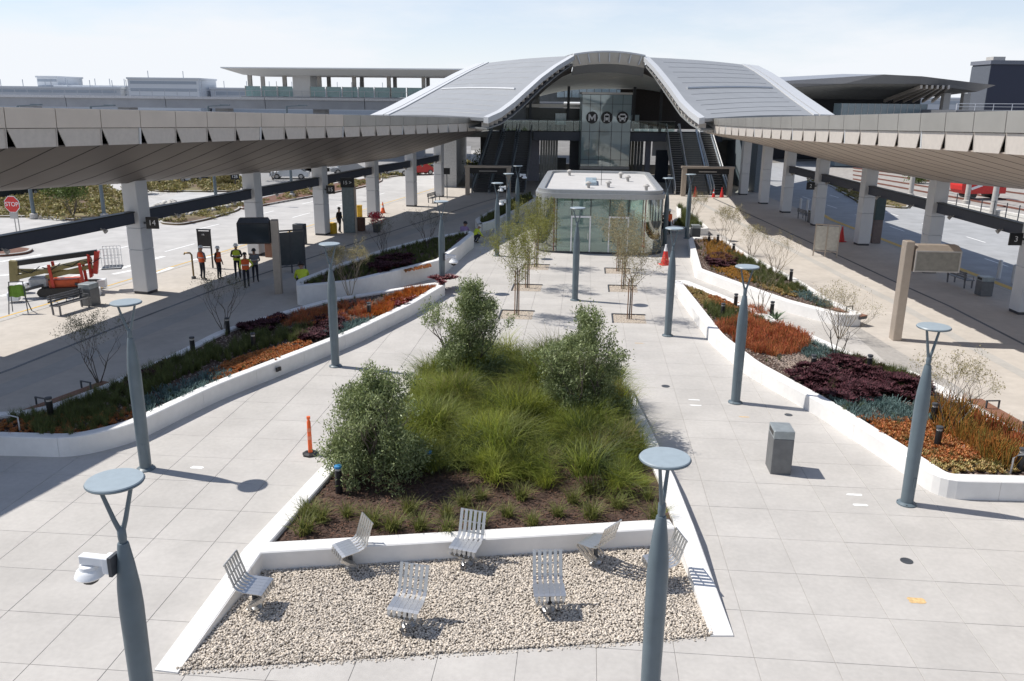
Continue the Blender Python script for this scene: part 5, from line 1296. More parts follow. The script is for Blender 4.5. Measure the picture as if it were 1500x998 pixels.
def olive(label, x, y, h, wx, wy, seed, off=(0, 0), nleaf=15000):
    t = thing('olive_shrub', label, 'shrub', (x, y, 0.33)); r_ = random.Random(seed); mb = MB(); tips = []
    for k in range(4):
        a = k * 1.57 + r_.uniform(-.4, .4); branch_tubes(mb, (0.08 * math.cos(a), 0.08 * math.sin(a), -0.02), (math.cos(a) * 0.4, math.sin(a) * 0.4, 1), h * 0.36, 0.05, 3, r_, tips, up_=0.2)
    mb.build('trunk', M_BARK, t, smooth=60)
    # leafy shoots gathered in uneven lobes, thinner between them
    cs = []; lobes = []
    for k in range(13):
        a = r_.uniform(0, 6.283); u = (k + r_.random()) / 13
        prof = 0.25 + 0.75 * math.sin(min(1.0, 0.22 + 0.86 * (1 - u)) * math.pi * 0.62)
        rr = prof * r_.uniform(0.35, 0.75); lobes.append((off[0] * u + math.cos(a) * rr * wx, off[1] * u + math.sin(a) * rr * wy, 0.12 + u * (h - 0.55), r_.uniform(0.34, 0.6) * (0.75 + 0.35 * (1 - u))))
    for k in range(6):
        a = k * 1.05 + r_.uniform(-.3, .3); lobes.append((math.cos(a) * wx * .62, math.sin(a) * wy * .62, r_.uniform(.25, .5), r_.uniform(.36, .5)))
    lobes.append((off[0], off[1], h - 0.45, 0.32)); lobes.append((0, 0, h * 0.35, 0.75)); lobes.append((0, 0, h * 0.6, 0.6))
    for lx, ly, lz, lr in lobes:
        for k in range(int(24 * lr / 0.45)):
            d = Vector((r_.gauss(0, 1), r_.gauss(0, 1), r_.gauss(0, 1) + 0.25)).normalized() * lr * r_.uniform(0.45, 1.05)
            c = (lx + d.x, ly + d.y, max(0.06, lz + d.z)); cs.append(c)
            if d.z > 0.1 and r_.random() < 0.55:
                for s_ in range(1, 6): cs.append((c[0] + s_ * 0.035 * d.x, c[1] + s_ * 0.035 * d.y, c[2] + s_ * 0.06))
    for q, d in tips: cs.append(tuple(q))
    V, F = leaf_cloud(cs, int(nleaf * 1.7), (0.095, 0.095, 0.09), 0.10, 0.029, 0.8)
    V[:, 2] = np.maximum(V[:, 2], 0.03)
    np_mesh('crown', V, F, M_OLV, t)
olive('silvery olive shrub at the back left of the meadow grass', -1.35, 25.9, 3.3, 1.35, 1.2, 3, nleaf=17000)
olive('silvery olive shrub at the right of the meadow grass with a pointed top', 2.05, 22.4, 3.2, 1.3, 1.2, 8, (0.1, 0), 19000)
olive('silvery olive shrub in the left front of the central planter', -3.25, 18.75, 2.7, 1.5, 1.2, 14, (-0.1, 0), 19000)
M_WISP = mat('pale_twig', (0.30, 0.245, 0.17), 0.9, var=0.2)
M_WISPD = mat('dark_twig', (0.085, 0.07, 0.055), 0.9, var=0.2)
M_WLEAF = mat('wispy_yellow_leaf', (0.27, 0.25, 0.11), 0.65, var=0.2, island=0.4, col2=(0.36, 0.30, 0.17), trans=0.3)
M_WLEAFD = mat('wispy_grey_leaf', (0.12, 0.125, 0.075), 0.65, var=0.2, island=0.4, trans=0.3)
def wisp(label, x, y, z, h, seed, nleaf=900, dark=False, spread=0.5, stems=6, twig=None):
    t = thing('wispy_shrub', label, 'shrub', (x, y, z)); r_ = random.Random(seed); mb = MB(); tips = []
    for k in range(stems):
        a = k * 6.283 / stems + r_.uniform(-.4, .4)
        branch_tubes(mb, (0.05 * math.cos(a), 0.05 * math.sin(a), -0.02), (math.cos(a) * spread, math.sin(a) * spread, 1), h * 0.45, 0.021, 3, r_, tips, 0.25, (2, 3), 0.25, 3)
    mb.build('trunk', twig or (M_WISPD if dark else M_WISP), t)
    if nleaf:
        V, F = leaf_cloud([tuple(q) for q, d in tips], int(nleaf * 2.0), (0.06, 0.06, 0.085), 0.075, 0.018, 0.6)
        np_mesh('crown', V, F, M_WLEAFD if dark else M_WLEAF, t)
wisp('bare grey shrub leaning over the back of the left planter near the frame edge', -13.2, 25.3, 0.45, 2.1, 1, 900, True)
wisp('thin grey shrub in the left planter before the group of workers', -11.3, 31.6, 0.45, 2.1, 2, 450, True, 0.35, 5)
wisp('straw coloured bushy shrub before the tall left planter', -7.5, 37.6, 0.45, 2.2, 3, 2200)
wisp('small shrub in the tall left planter near the crouching pair', -5.2, 50.2, 0.8, 1.9, 4, 500, True)
wisp('grey shrub in the tall left planter below the totem', -7.2, 46.2, 0.8, 2.0, 5, 450, True, 0.4)
wisp('bare twiggy shrub behind the second right lamp post', 10.75, 35.2, 0.4, 2.1, 6, 0, False, 0.35, 5)
wisp('straw coloured bare shrub leaning over the second right planter edge', 14.0, 43.9, 0.42, 2.1, 7, 350, False, 0.75, 8)
wisp('yellow green feathery shrub at the far end of the second right planter', 13.55, 52.6, 0.42, 2.3, 8, 1700, False, 0.4)
wisp('small feathery shrub right of the feathery yellow one', 14.0, 48.6, 0.42, 1.8, 9, 700, False, 0.5)
wisp('slender multi stem shrub rising between two path lights on the right', 11.55, 28.5, 0.4, 2.5, 10, 260, False, 0.45, 6, M_WISPD)
wisp('straw coloured shrub by the wooden bench on the right', 13.4, 33.0, 0.0, 2.0, 11, 500, False, 0.55, 7)
wisp('olive green arching shrub behind the near right lamp post', 12.35, 22.0, 0.4, 2.0, 12, 900, False, 0.7, 7, M_WISPD)
wisp('dusty shrub in the small planter near the right escalators', 13.7, 63.5, 0.42, 1.9, 13, 900, False, 0.4)
# agave
ag = MB(); r_ = random.Random(5)
for k in range(16):
    a = k * 2.4; el = 0.35 + 0.9 * (k / 16); L = r_.uniform(0.5, 0.75); d = Vector((math.cos(a) * math.cos(el), math.sin(a) * math.cos(el), math.sin(el))); s_ = Vector((-math.sin(a), math.cos(a), 0)) * 0.05
    b_ = d * L * 0.55; e_ = d * L + Vector((0, 0, -0.12)); o_ = len(ag.v)
    ag.add([-s_ * .6, s_ * .6, b_ + s_, b_ - s_, e_], [(0, 1, 2, 3), (3, 2, 4)])
x, y = survey(1136, 470, zR)
tag(ag.build('agave', mat('agave_leaf', (0.10, 0.15, 0.075), 0.5, var=0.2), None, (x, y, zR)), 'spiky green agave in the right planter', 'agave')
# young trees in square pits
M_YLEAF = mat('young_tree_leaf', (0.21, 0.225, 0.045), 0.6, var=0.2, island=0.4, col2=(0.22, 0.21, 0.06), trans=0.35)
M_YLEAF2 = mat('sparse_tree_leaf', (0.24, 0.215, 0.10), 0.65, var=0.2, island=0.4, col2=(0.30, 0.25, 0.15), trans=0.3)
M_STAKE = mat('tree_stake_wood', (0.24, 0.13, 0.07), 0.8, var=0.2)
def young_tree(label, x, y, h, seed, dense, w=0.75):
    pit = thing('tree_pit', 'gravel tree pit under ' + label, 'tree pit', (x, y, 0), SLAB_A)
    m = MB(); m.add([(-.72, -.72, 0.004), (.72, -.72, 0.004), (.72, .72, 0.004), (-.72, .72, 0.004)], [(0, 1, 2, 3)]); m.build('pit_bed', mat('pit_sand', (0.40, 0.34, 0.275), 0.9, var=0.25, scale=25), pit)
    m = MB(); m.box(-.76, .76, .72, .77, -0.02, 0.05); m.build('pit_edge', M_DARK, pit); m = MB(); m.box(-.77, -.72, -.76, .719, -0.02, 0.05); m.build('pit_edge', M_DARK, pit)
    p_ = fill([(-.7, -.7), (.7, -.7), (.7, .7), (-.7, .7)], 170); V, F = scatter(STONES, np.column_stack([p_, np.full(170, .01)]), rng.uniform(.015, .04, 170), rng.uniform(0, 6, 170))
    np_mesh('pit_gravel', V, F, M_GRAV, pit, 'stuff')
    t = thing('young_tree', label, 'tree', (x, y, 0)); r_ = random.Random(seed); mb = MB(); tips = []
    mb.tube([(0, 0, 0), (0.02, 0.01, h * .3), (0.0, 0.03, h * .55)], [0.035, 0.03, 0.024], 8)
    for k in range(7):
        a = k * 2.4; branch_tubes(mb, (0, 0.02, h * (0.36 + 0.028 * k)), (math.cos(a) * .7, math.sin(a) * .7, .8), h * 0.26, 0.014, 2, r_, tips, 0.3, (2, 3), 0.1, 4)
    mb.build('trunk', M_BARK, t)
    for s_ in (-1, 1):
        mb = MB(); mb.tube([(s_ * .09, 0, 0), (s_ * .08, 0, h * .52)], 0.024, 8); mb.build('stake', M_STAKE, t)
    cs = [tuple(q) for q, d in tips]
    for k in range(60):
        a, u = r_.uniform(0, 6.28), r_.uniform(0, 1); rr = w * math.sin(math.pi * (0.15 + 0.8 * u)) * r_.uniform(.3, 1)
        cs.append((rr * math.cos(a), rr * math.sin(a), h * (0.42 + 0.58 * u)))
    V, F = leaf_cloud(cs, 6800 if dense else 3800, (0.10, 0.10, 0.18), 0.11, 0.019, -0.5)
    np_mesh('crown', V, F, M_YLEAF if dense else M_YLEAF2, t)
young_tree('the leafy young tree in the front left pit', 0.2, 36.3, 3.9, 1, True)
young_tree('the leafy young tree in the middle left pit', 0.75, 41.9, 3.7, 2, True)
young_tree('the leafy young tree in the far left pit by the pavilion', 1.35, 47.4, 3.8, 3, True)
young_tree('the sparse young tree in the front right pit', 5.17, 35.8, 3.5, 4, False)
young_tree('the sparse young tree in the middle right pit', 5.66, 41.9, 3.5, 5, False)
young_tree('the sparse young tree in the far right pit by the pavilion', 5.95, 46.5, 3.6, 6, False)
for o in bpy.data.objects:
    if o.name.startswith('young_tree'): o['label'] = 'staked ' + o['label'][4:]; o['group'] = 'staked young trees before the pavilion'
    if o.name.startswith('tree_pit'): o['group'] = 'square tree pits before the pavilion'
# ------------------------------------------------------------------ street furniture
def path_light(label, px, py, z, h=0.62, cap=None, group='black path lights in the planters'):
    x, y = survey(px, py, z); t = thing('path_light', label, 'path light', (x, y, z), 0, group)
    m = MB(); m.lathe([(0.085, -0.02), (0.085, h - 0.12)], 16); m.build('post', M_BLACK, t, smooth=40)
    m = MB(); m.lathe([(0.07, h - 0.119), (0.07, h - 0.06)], 16); m.build('lens', M_KERB, t, smooth=40)
    m = MB(); m.lathe([(0.092, h - 0.059), (0.092, h - 0.005), (0.08, h)], 16); m.build('cap', cap or M_DARK, t, smooth=40)
for (px, py, z, lab) in [(1058, 465, zR, 'black path light amid green grass in the right planter'), (1077, 450, zR, 'path light by the back wall of the right planter tip'), (1130, 462, zR, 'path light right behind the agave'),
        (1190, 545, zR, 'path light on the pebble mulch of the right planter'), (1272, 545, zR, 'path light behind the purple rosettes'), (1372, 656, zR, 'path light in the orange mat by the right lamp post'), (1366, 620, zR, 'path light behind the near right lamp post'),
        (1493, 690, zR, 'path light at the right frame edge'), (1158, 412, .43, 'path light at the back of the second right planter'), (1074, 372, .43, 'path light beside the feathery shrub'), (1038, 358, .43, 'path light at the far end of the second right planter'), (1051, 358, .43, 'path light by the base of the feathery shrub'),
        (75, 612, zL, 'path light in the near end of the left planter'), (283, 518, zL, 'path light near the back wall of the left planter'), (372, 512, zL, 'path light in the middle of the left planter'), (334, 488, zL, 'path light beside the thin grey shrub'), (541, 464, zL, 'path light at the lit end of the left planter')]:
    path_light(lab, px, py, z)
M_TAPE = mat('blue_tape', (0.03, 0.20, 0.42), 0.5)
path_light('black path light capped with blue tape by the left olive', 497, 722, 0.34, 0.7, M_TAPE)
path_light('second blue capped path light under the meadow edge', 628, 688, 0.34, 0.5, M_TAPE)
path_light('path light at the foot of the right olive', 833, 628, 0.34, 0.6, M_TAPE)

def bin_box(label, x, y, h, w, d, rz, m=None, top=None, group='litter bins'):
    t = thing('litter_bin', label, 'bin', (x, y, 0), rz, group); m = m or mat('bin_grey_metal', (0.145, 0.15, 0.155), 0.45, metal=0.3)
    b_ = MB(); b_.bbox(-w / 2, w / 2, -d / 2, d / 2, 0.0, h - 0.22, 0.012); b_.build('body', m, t)
    b_ = MB(); b_.bbox(-w / 2, w / 2, -d / 2, d / 2, h - 0.215, h, 0.012); hd = b_.build('hood', top or mat('bin_hood', (0.30, 0.33, 0.335), 0.4, metal=0.3), t)
    b_ = MB(); b_.box(-w / 2 - 0.004, -w / 2 + 0.01, -d * 0.34, d * 0.34, h - 0.17, h - 0.05); b_.build('opening', M_BLACK, hd)
    b_ = MB(); b_.box(-w / 2 + .02, w / 2 - .02, -d / 2 + .02, d / 2 - .02, -0.02, 0.002); b_.build('plinth', M_BLACK, t)
x, y = survey(1141, 690); bin_box('tall grey litter bin standing alone on the sunny plaza', x, y + 0.1, 1.2, 0.52, 0.66, R(-5))
x, y = survey(133, 446); bin_box('dark grey bin beside the bench near column 14', x, y, 1.0, 0.62, 0.6, R(-14))
x, y = survey(1440, 432); bin_box('grey bin next to the shaded bench on the right platform', x, y, 0.95, 0.6, 0.6, 0)
x, y = survey(1190, 326); bin_box('grey bin beside the column with sign 2', x, y, 1.0, 0.7, 0.6, 0)
x, y = survey(1018, 348); bin_box('dark bin at the path end right of the pavilion', x, y, 0.9, 0.6, 0.6, 0, M_DARK)
x, y = survey(440, 357); bin_box('dark slatted bin beside the left map boards', x, y, 1.3, 0.75, 0.5, R(-14), M_DARK, M_DARK)
x, y = survey(400, 376); bin_box('brown bin behind the screen totem on the left platform', x, y, 1.0, 0.7, 0.6, R(-14), M_WOOD, M_WOOD)

def bench(label, x, y, rz, L=1.9, back=True, m=None, group='platform benches'):
    t = thing('bench', label, 'bench', (x, y, 0), rz, group); m = m or mat('bench_metal', (0.16, 0.16, 0.165), 0.45, metal=0.5)
    for k in range(4):
        b_ = MB(); b_.box(-L / 2, L / 2, -0.22 + k * 0.115, -0.22 + k * 0.115 + 0.095, 0.42, 0.455); b_.build('seat_slat', m, t)
    for s_ in (-1, 1):
        b_ = MB(); b_.bar((s_ * L * .42, -0.2, 0.0), (s_ * L * .42, -0.2, 0.42), 0.06); b_.build('leg', m, t)
        b_ = MB(); b_.bar((s_ * L * .42, 0.2, 0.0), (s_ * L * .42, 0.26, 0.42 if not back else 0.86), 0.06); b_.build('leg', m, t)
    if back:
        for k in range(3):
            b_ = MB(); b_.box(-L / 2, L / 2, 0.25, 0.275, 0.55 + k * 0.11, 0.63 + k * 0.11); b_.build('back_slat', m, t)
    for s_ in (-0.5, 0, 0.5):
        b_ = MB(); b_.tube([(s_ * L * .9, -.2, .455), (s_ * L * .9, -.2, .62), (s_ * L * .9, .2, .62), (s_ * L * .9, .22, .455)], 0.018, 6); b_.build('arm_rest', m, t)
x, y = survey(105, 456); bench('metal bench with arm rests near the boom lift', x, y, R(72))
x, y = survey(1405, 418); bench('dark bench in the shade of the right platform', x, y, R(95), 1.8)
x, y = survey(1178, 322); bench('dark bench beyond the column with sign 2', x, y, R(95), 1.8)
x, y = survey(636, 296); bench('dark bench by the last but one left column', x, y, R(75), 2.2)
def wall_bench(label, x, y, rz, L, n, arms=2):
    t = thing('wooden_bench', label, 'bench', (x, y, 0), rz, 'wooden benches along the planter walls')
    for k in range(n):
        b_ = MB(); b_.bbox(-L / 2, L / 2, 0.03 + k * 0.11, 0.03 + k * 0.11 + 0.095, 0.42, 0.46, 0.006); b_.build('seat_slat', M_WOOD, t)
    for k in range(3):
        b_ = MB(); b_.box(-L / 2 + k * (L - .08) / 2, -L / 2 + k * (L - .08) / 2 + .06, -0.02, 0.45, 0.30, 0.415); b_.build('bracket', M_DARK, t)
    for k in range(arms):
        xx = -L / 2 + L * (k + 0.5) / arms
        b_ = MB(); b_.bar((xx, 0.05, 0.47), (xx, 0.05, 0.68), 0.04); b_.bar((xx, 0.02, 0.70), (xx, 0.46, 0.70), 0.05, 0.03); b_.bar((xx, 0.44, 0.47), (xx, 0.44, 0.68), 0.04); b_.build('arm_rest', M_DARK, t)
wall_bench('wooden slat bench on the outside of the near right planter wall', 14.35, 22.9, R(-86), 3.4, 4, 2)
wall_bench('short wooden bench end behind the wispy shrub on the right', 14.6, 35.6, R(-60), 1.6, 4, 1)
wall_bench('wooden bench behind the near end of the left planter', -13.35, 23.8, R(68), 3.2, 4, 2)
# info screens on posts
def totem(label, x, y, rz, h, sw, sh, zc, dark=False, side=1):
    t = thing('screen_totem', label, 'screen', (x, y, 0), rz); mt = M_BRONZE
    b_ = MB(); b_.bbox(-0.17, 0.17, -0.24, 0.24, -0.01, h, 0.02); b_.build('post', mt, t)
    cx = side * (0.20 + sw / 2); ms = M_DARK if dark else M_BRONZE
    b_ = MB(); b_.add([(cx - sw / 2, -.34, zc - sh / 2), (cx + sw / 2, -.34, zc - sh / 2), (cx + sw / 2, -.34, zc + sh / 2 - .1), (cx - sw / 2, -.34, zc + sh / 2 - .1), (cx - sw / 2, .34, zc - sh / 2), (cx + sw / 2, .34, zc - sh / 2), (cx + sw / 2, .34, zc + sh / 2 - .1), (cx - sw / 2, .34, zc + sh / 2 - .1),
                       (cx - sw / 2 + .1, -.2, zc + sh / 2 + .1), (cx + sw / 2 - .1, -.2, zc + sh / 2 + .1), (cx + sw / 2 - .1, .2, zc + sh / 2 + .1), (cx - sw / 2 + .1, .2, zc + sh / 2 + .1)],
                      [(0, 1, 2, 3), (5, 4, 7, 6), (1, 5, 6, 2), (4, 0, 3, 7), (0, 4, 5, 1), (3, 2, 9, 8), (2, 6, 10, 9), (6, 7, 11, 10), (7, 3, 8, 11), (8, 9, 10, 11)])
    hs = b_.build('housing', ms, t)
    fr_ = M_KERB if not dark else M_BLACK
    for (a, b2, c, d) in ((cx - sw / 2, cx + sw / 2, zc - sh / 2, zc - sh / 2 + .05), (cx - sw / 2, cx + sw / 2, zc + sh / 2 - .15, zc + sh / 2 - .1)):
        b_ = MB(); b_.box(a, b2, -.365, -.342, c, d); b_.build('screen_frame', fr_, hs)
    for a in (cx - sw / 2, cx + sw / 2 - .05):
        b_ = MB(); b_.box(a, a + .05, -.366, -.343, zc - sh / 2 + .051, zc + sh / 2 - .151); b_.build('screen_frame', fr_, hs)
    b_ = MB(); b_.box(cx - sw / 2 + .06, cx + sw / 2 - .06, -.35, -.342, zc - sh / 2 + .06, zc + sh / 2 - .16); b_.build('screen_glass', M_GDARK if dark else mat('blank_screen', (0.24, 0.23, 0.20), 0.25), hs)
totem('beige post with a blank tilted screen on the right platform', 15.7, 33.0, R(-4), 4.05, 1.75, 0.95, 3.35)
totem('post with a dark blank screen behind the left planter', -11.5, 40.2, R(8), 3.6, 1.5, 1.1, 3.05, True, -1)
# map boards
def board(label, x, y, rz, w, h, m, n=2, legh=0.35, fm=None):
    t = thing('map_board', label, 'board', (x, y, 0), rz); fm = fm or M_BRONZE
    for k in range(n + 1):
        xx = -w / 2 + k * w / n; b_ = MB(); b_.box(xx - .035, xx + .035, -.035, .035, -0.01, legh + h); b_.build('post', fm, t)
    for k in range(n):
        b_ = MB(); b_.box(-w / 2 + k * w / n + .04, -w / 2 + (k + 1) * w / n - .04, -.02, .02, legh + .05, legh + h - .05); b_.build('panel', m, t)
    b_ = MB(); b_.box(-w / 2 - .04, w / 2 + .04, -.06, .06, legh + h + .002, legh + h + .07); b_.build('top_rail', fm, t)
    b_ = MB(); b_.box(-w / 2, w / 2, -.03, .03, legh - .05, legh + .0); b_.build('bottom_rail', fm, t)
x, y = survey(1208, 376); board('pale two panel map board on the right platform', x, y, R(-25), 1.4, 1.6, mat('pale_map_panel', (0.50, 0.48, 0.42), 0.5))
x, y = survey(428, 400); board('dark two panel map board on the left platform', x, y, R(30), 1.5, 1.9, mat('dark_map_panel', (0.055, 0.065, 0.07), 0.3), 2, 0.4, M_DARK)
x, y = survey(303, 392); board('black sign board on two posts behind the workers', x, y, R(-5), 0.72, 0.95, M_SIGN, 1, 1.15, M_BLACK)
text('sign_lettering', '19-', 0.14, M_TXT, bpy.data.objects[[o.name for o in bpy.data.objects if o.name.startswith('map_board')][-1]], (-0.03, -0.024, 1.85), (R(90), 0, 0))
t15 = thing('stop_totem', 'tall black and glass bus stop totem with number 15', 'totem', (-11.7, 59.6, 0), R(4))
b_ = MB(); b_.bbox(-0.42, 0.42, -0.12, 0.12, 0.0, 3.2, 0.02); b_.build('panel', mat('totem_glass', (0.20, 0.24, 0.245), 0.25), t15)
b_ = MB(); b_.box(-0.47, 0.47, -0.17, 0.17, 3.205, 3.85); hd_ = b_.build('head', M_SIGN, t15)
text('numeral', '15 >', 0.34, M_TXT, hd_, (0, -0.175, 3.52), (R(90), 0, 0))
b_ = MB(); b_.box(0.43, 0.56, -0.14, 0.14, -0.01, 3.2); b_.build('side_post', M_BRONZE, t15)
# wire handrails at the near ends of the planters
def hoop(label, a, b, h):
    t = MB(); t.tube([(a[0], a[1], 0), (a[0], a[1], h - .08), (a[0] + (b[0] - a[0]) * .12, a[1] + (b[1] - a[1]) * .12, h), (b[0], b[1], h), (b[0], b[1], 0)], 0.024, 10)
    tag(t.build('handrail', mat('galvanised_tube', (0.42, 0.43, 0.44), 0.35, metal=0.6), smooth=50), label, 'handrail')
hoop('bent steel handrail at the right frame edge', survey(1476, 716), survey(1540, 712), 0.92)
hoop('bent steel handrail at the near end of the left planter', survey(33, 655), survey(-60, 668), 0.95)

# ------------------------------------------------------------------ cones, delineator, easel sign
def cone(label, x, y, h=1.0, m=None, group='red traffic cones'):
    t = thing('traffic_cone', label, 'cone', (x, y, 0), 0.3, group); m = m or M_RED; r = h * 0.22
    b_ = MB(); b_.bbox(-r * 1.15, r * 1.15, -r * 1.15, r * 1.15, 0, .05, .02); b_.build('foot', m, t)
    b_ = MB(); b_.lathe([(r, .051), (r * .62, h * .45), (r * .56, h * .5)], 18); b_.build('lower_cone', m, t, smooth=40)
    b_ = MB(); b_.lathe([(r * .56, h * .501), (r * .42, h * .68)], 18); b_.build('reflective_band', M_WHITE if h < .95 else m, t, smooth=40)
    b_ = MB(); b_.lathe([(r * .42, h * .681), (r * .2, h * .93), (r * .22, h)], 18); b_.build('tip', M_WHITE if h > 1.05 else m, t, smooth=40)
x, y = survey(974, 388); cone('tall red cone with a white tip right of the pavilion', x, y, 1.2)
x, y = survey(1232, 354); cone('red cone by the third column of the right platform', x, y, 1.05)
x, y = survey(1018, 288); cone('red cone at the left foot of the right escalators', x, y, 1.0)
x, y = survey(1045, 289); cone('red cone at the middle foot of the right escalators', x, y, 0.8)
x, y = survey(1057, 289); cone('red cone at the right foot of the right escalators', x, y, 1.0)
x, y = survey(561, 312); cone('orange cone near the fifth left column', x, y, 0.9, M_ORANGE)
de = thing('delineator_post', 'orange delineator post on a black foot beside the left olive', 'delineator', (*survey(455, 666), 0))
b_ = MB(); b_.lathe([(0.22, 0), (0.22, .05), (0.12, .08)], 8); b_.build('foot', M_BLACK, de)
b_ = MB(); b_.lathe([(0.06, .081), (0.052, .95), (0.03, 1.0), (0.05, 1.04), (0.05, 1.1)], 14); b_.build('post', M_ORANGE, de, smooth=40)
for z in (.45, .68):
    b_ = MB(); b_.lathe([(0.0585, z), (0.0575, z + .1)], 14, cap=False); b_.build('reflective_band', mat('worn_band', (0.75, 0.25, 0.15), .6), de)
x, y = survey(30, 458)
es = thing('easel_sign', 'green cloth sign hung on a black folding easel', 'sign', (x, y, 0), R(15))
for s_ in (-1, 1):
    b_ = MB(); b_.bar((s_ * .38, -.28, 0), (s_ * .27, 0, 1.4), .035); b_.build('leg', M_DARK, es)
    b_ = MB(); b_.bar((s_ * .38, .28, 0), (s_ * .27, 0, .75), .035); b_.build('leg', M_DARK, es)
b_ = MB(); b_.bar((-.3, 0, 1.38), (.3, 0, 1.38), .035); b_.build('top_bar', M_DARK, es)
b_ = MB(); vs = []
for k in range(9):
    xx = -.34 + k * .085; dz = .03 * math.sin(k * 1.3); vs += [(xx, -.06 + .02 * math.sin(k * 2), .72 + dz), (xx, -.035 + .015 * math.sin(k * 2), 1.28 - abs(k - 4) * .025 + dz)]
b_.add(vs + [(a, b2 + .02, c) for a, b2, c in vs], [(2 * k, 2 * k + 2, 2 * k + 3, 2 * k + 1) for k in range(8)] + [(18 + 2 * k, 18 + 2 * k + 1, 18 + 2 * k + 3, 18 + 2 * k + 2) for k in range(8)])
b_.build('cloth', mat('lime_cloth', (0.14, 0.27, 0.03), .8), es)

for k, (px, py, lab) in enumerate([(408, 541, 'pair of dark louvre vents in the left planter front wall')]):
    x, y = survey(px, py, 0.3); t = thing('wall_vent', lab, 'vent', (x, y, 0.3), math.atan2(3.6, 1.85))
    for q in (-1, 1):
        b_ = MB(); b_.box(q * .06 - .045, q * .06 + .045, -.03, .03, -.07, .07); b_.build('louvre', M_BLACK, t)
# ------------------------------------------------------------------ boom lift
x, y = survey(92, 428)
bl_ = thing('boom_lift', 'red and olive tracked boom lift folded beside the left kerb', 'boom lift', (x, y, -0.1), R(18))
M_OLIVE = mat('lift_boom_olive', (0.24, 0.195, 0.075), 0.45, var=0.15)
M_LRED = mat('lift_red', (0.48, 0.035, 0.02), 0.4, var=0.1)
for s_ in (-1, 1):
    b_ = MB(); pr = [(-0.8 + .2 * math.cos(a), 0.22 + .2 * math.sin(a)) for a in [math.pi / 2 + k * math.pi / 6 for k in range(7)]] + [(0.8 + .2 * math.cos(a), 0.22 + .2 * math.sin(a)) for a in [-math.pi / 2 + k * math.pi / 6 for k in range(7)]]
    n_ = len(pr); vs = [(a, s_ * .5 - .12, c) for a, c in pr] + [(a, s_ * .5 + .12, c) for a, c in pr]
    b_.add(vs, [tuple(range(n_)), tuple(range(2 * n_ - 1, n_ - 1, -1))] + [(k, n_ + k, n_ + (k + 1) % n_, (k + 1) % n_) for k in range(n_)]); b_.build('track', M_BLACK, bl_)
b_ = MB(); b_.bbox(-.5, .85, -.36, .36, .42, .78, .05); b_.build('chassis', mat('lift_orange', (0.60, 0.09, 0.02), .45, var=.15), bl_)
b_ = MB(); b_.bbox(-1.35, -.52, -.34, .34, .48, .92, .08); b_.build('engine_cover', mat('lift_grey', (0.36, 0.37, 0.38), .4), bl_)
for k, (a, b2) in enumerate([((-1.85, -0.16, 0.95), (1.45, -0.16, 1.62)), ((-1.85, 0.16, 0.95), (1.45, 0.16, 1.62)), ((-1.8, 0.0, 1.25), (0.9, 0.0, 1.05)), ((-0.6, -0.16, 0.9), (1.5, -0.16, 1.35))]):
    b_ = MB(); b_.bar(a, b2, .13, .2); b_.build('boom_arm', M_OLIVE, bl_)
b_ = MB(); b_.bar((-2.0, -.02, 1.6), (1.75, -.02, 2.0), .22, .24); b_.build('main_boom', M_BLACK, bl_)
b_ = MB(); b_.bar((-2.0, 0, .75), (-1.9, 0, 1.75), .34, .36); b_.build('boom_knuckle', M_OLIVE, bl_)
b_ = MB(); b_.bar((1.55, 0, .95), (1.75, 0, 2.05), .30, .22); b_.build('boom_knuckle', M_LRED, bl_)
for k in range(7):
    b_ = MB(); b_.box(1.32 + .05 * (k % 2), 1.38 + .05 * (k % 2), -.34 + k * .1, -.28 + k * .1, .8, 1.95 - .04 * k); b_.build('cage_bar', M_LRED, bl_)
for (x_, y_) in ((-.28, -.44), (1.05, -.44), (-.28, .44), (1.05, .44)):
    b_ = MB(); b_.bar((x_, y_, .42), (x_ - .08, y_ * 1.05, 1.55), .09, .13); b_.build('outrigger_leg', M_LRED, bl_)
for (x_, y_) in ((-1.5, -.7), (1.35, -.75), (-1.5, .7), (1.35, .75)):
    b_ = MB(); b_.bar((x_ * .5, y_ * .5, .55), (x_ * 1.2, y_ * 1.35, .4), .1, .12); b_.build('outrigger_strut', M_DARK, bl_)
for (x_, y_) in ((-1.9, -1.0), (1.6, -1.05), (-1.9, 1.0), (1.6, 1.05)):
    b_ = MB(); b_.bbox(x_ - .24, x_ + .24, y_ - .22, y_ + .22, .05, .45, .03); b_.build('outrigger_pad', M_WHITE, bl_)
bk = Vector((2.35, 0, 1.25))
for k in range(6):
    for s_ in (-.42, .42):
        b_ = MB(); b_.bar(bk + Vector((-.4 + k * .16, s_, 0)), bk + Vector((-.4 + k * .16, s_, .95)), .022); b_.build('basket_rail', M_WHITE, bl_)
for z in (0, .5, .95):
    for s_ in (-.42, .42):
        b_ = MB(); b_.bar(bk + Vector((-.42, s_, z)), bk + Vector((.42, s_, z)), .03); b_.build('basket_rail', M_WHITE, bl_)
b_ = MB(); b_.bbox(1.9, 2.8, -.44, .44, 1.18, 1.24, .01); b_.build('basket_floor', M_DARK, bl_)
for k in range(4):
    b_ = MB(); b_.tube([(-1.6 + k * .9, -.2, 1.3 + k * .1), (-1.2 + k * .9, -.28, 1.15 + k * .12), (-.8 + k * .9, -.2, 1.45 + k * .1)], .022, 6); b_.build('hydraulic_hose', M_BLACK, bl_)

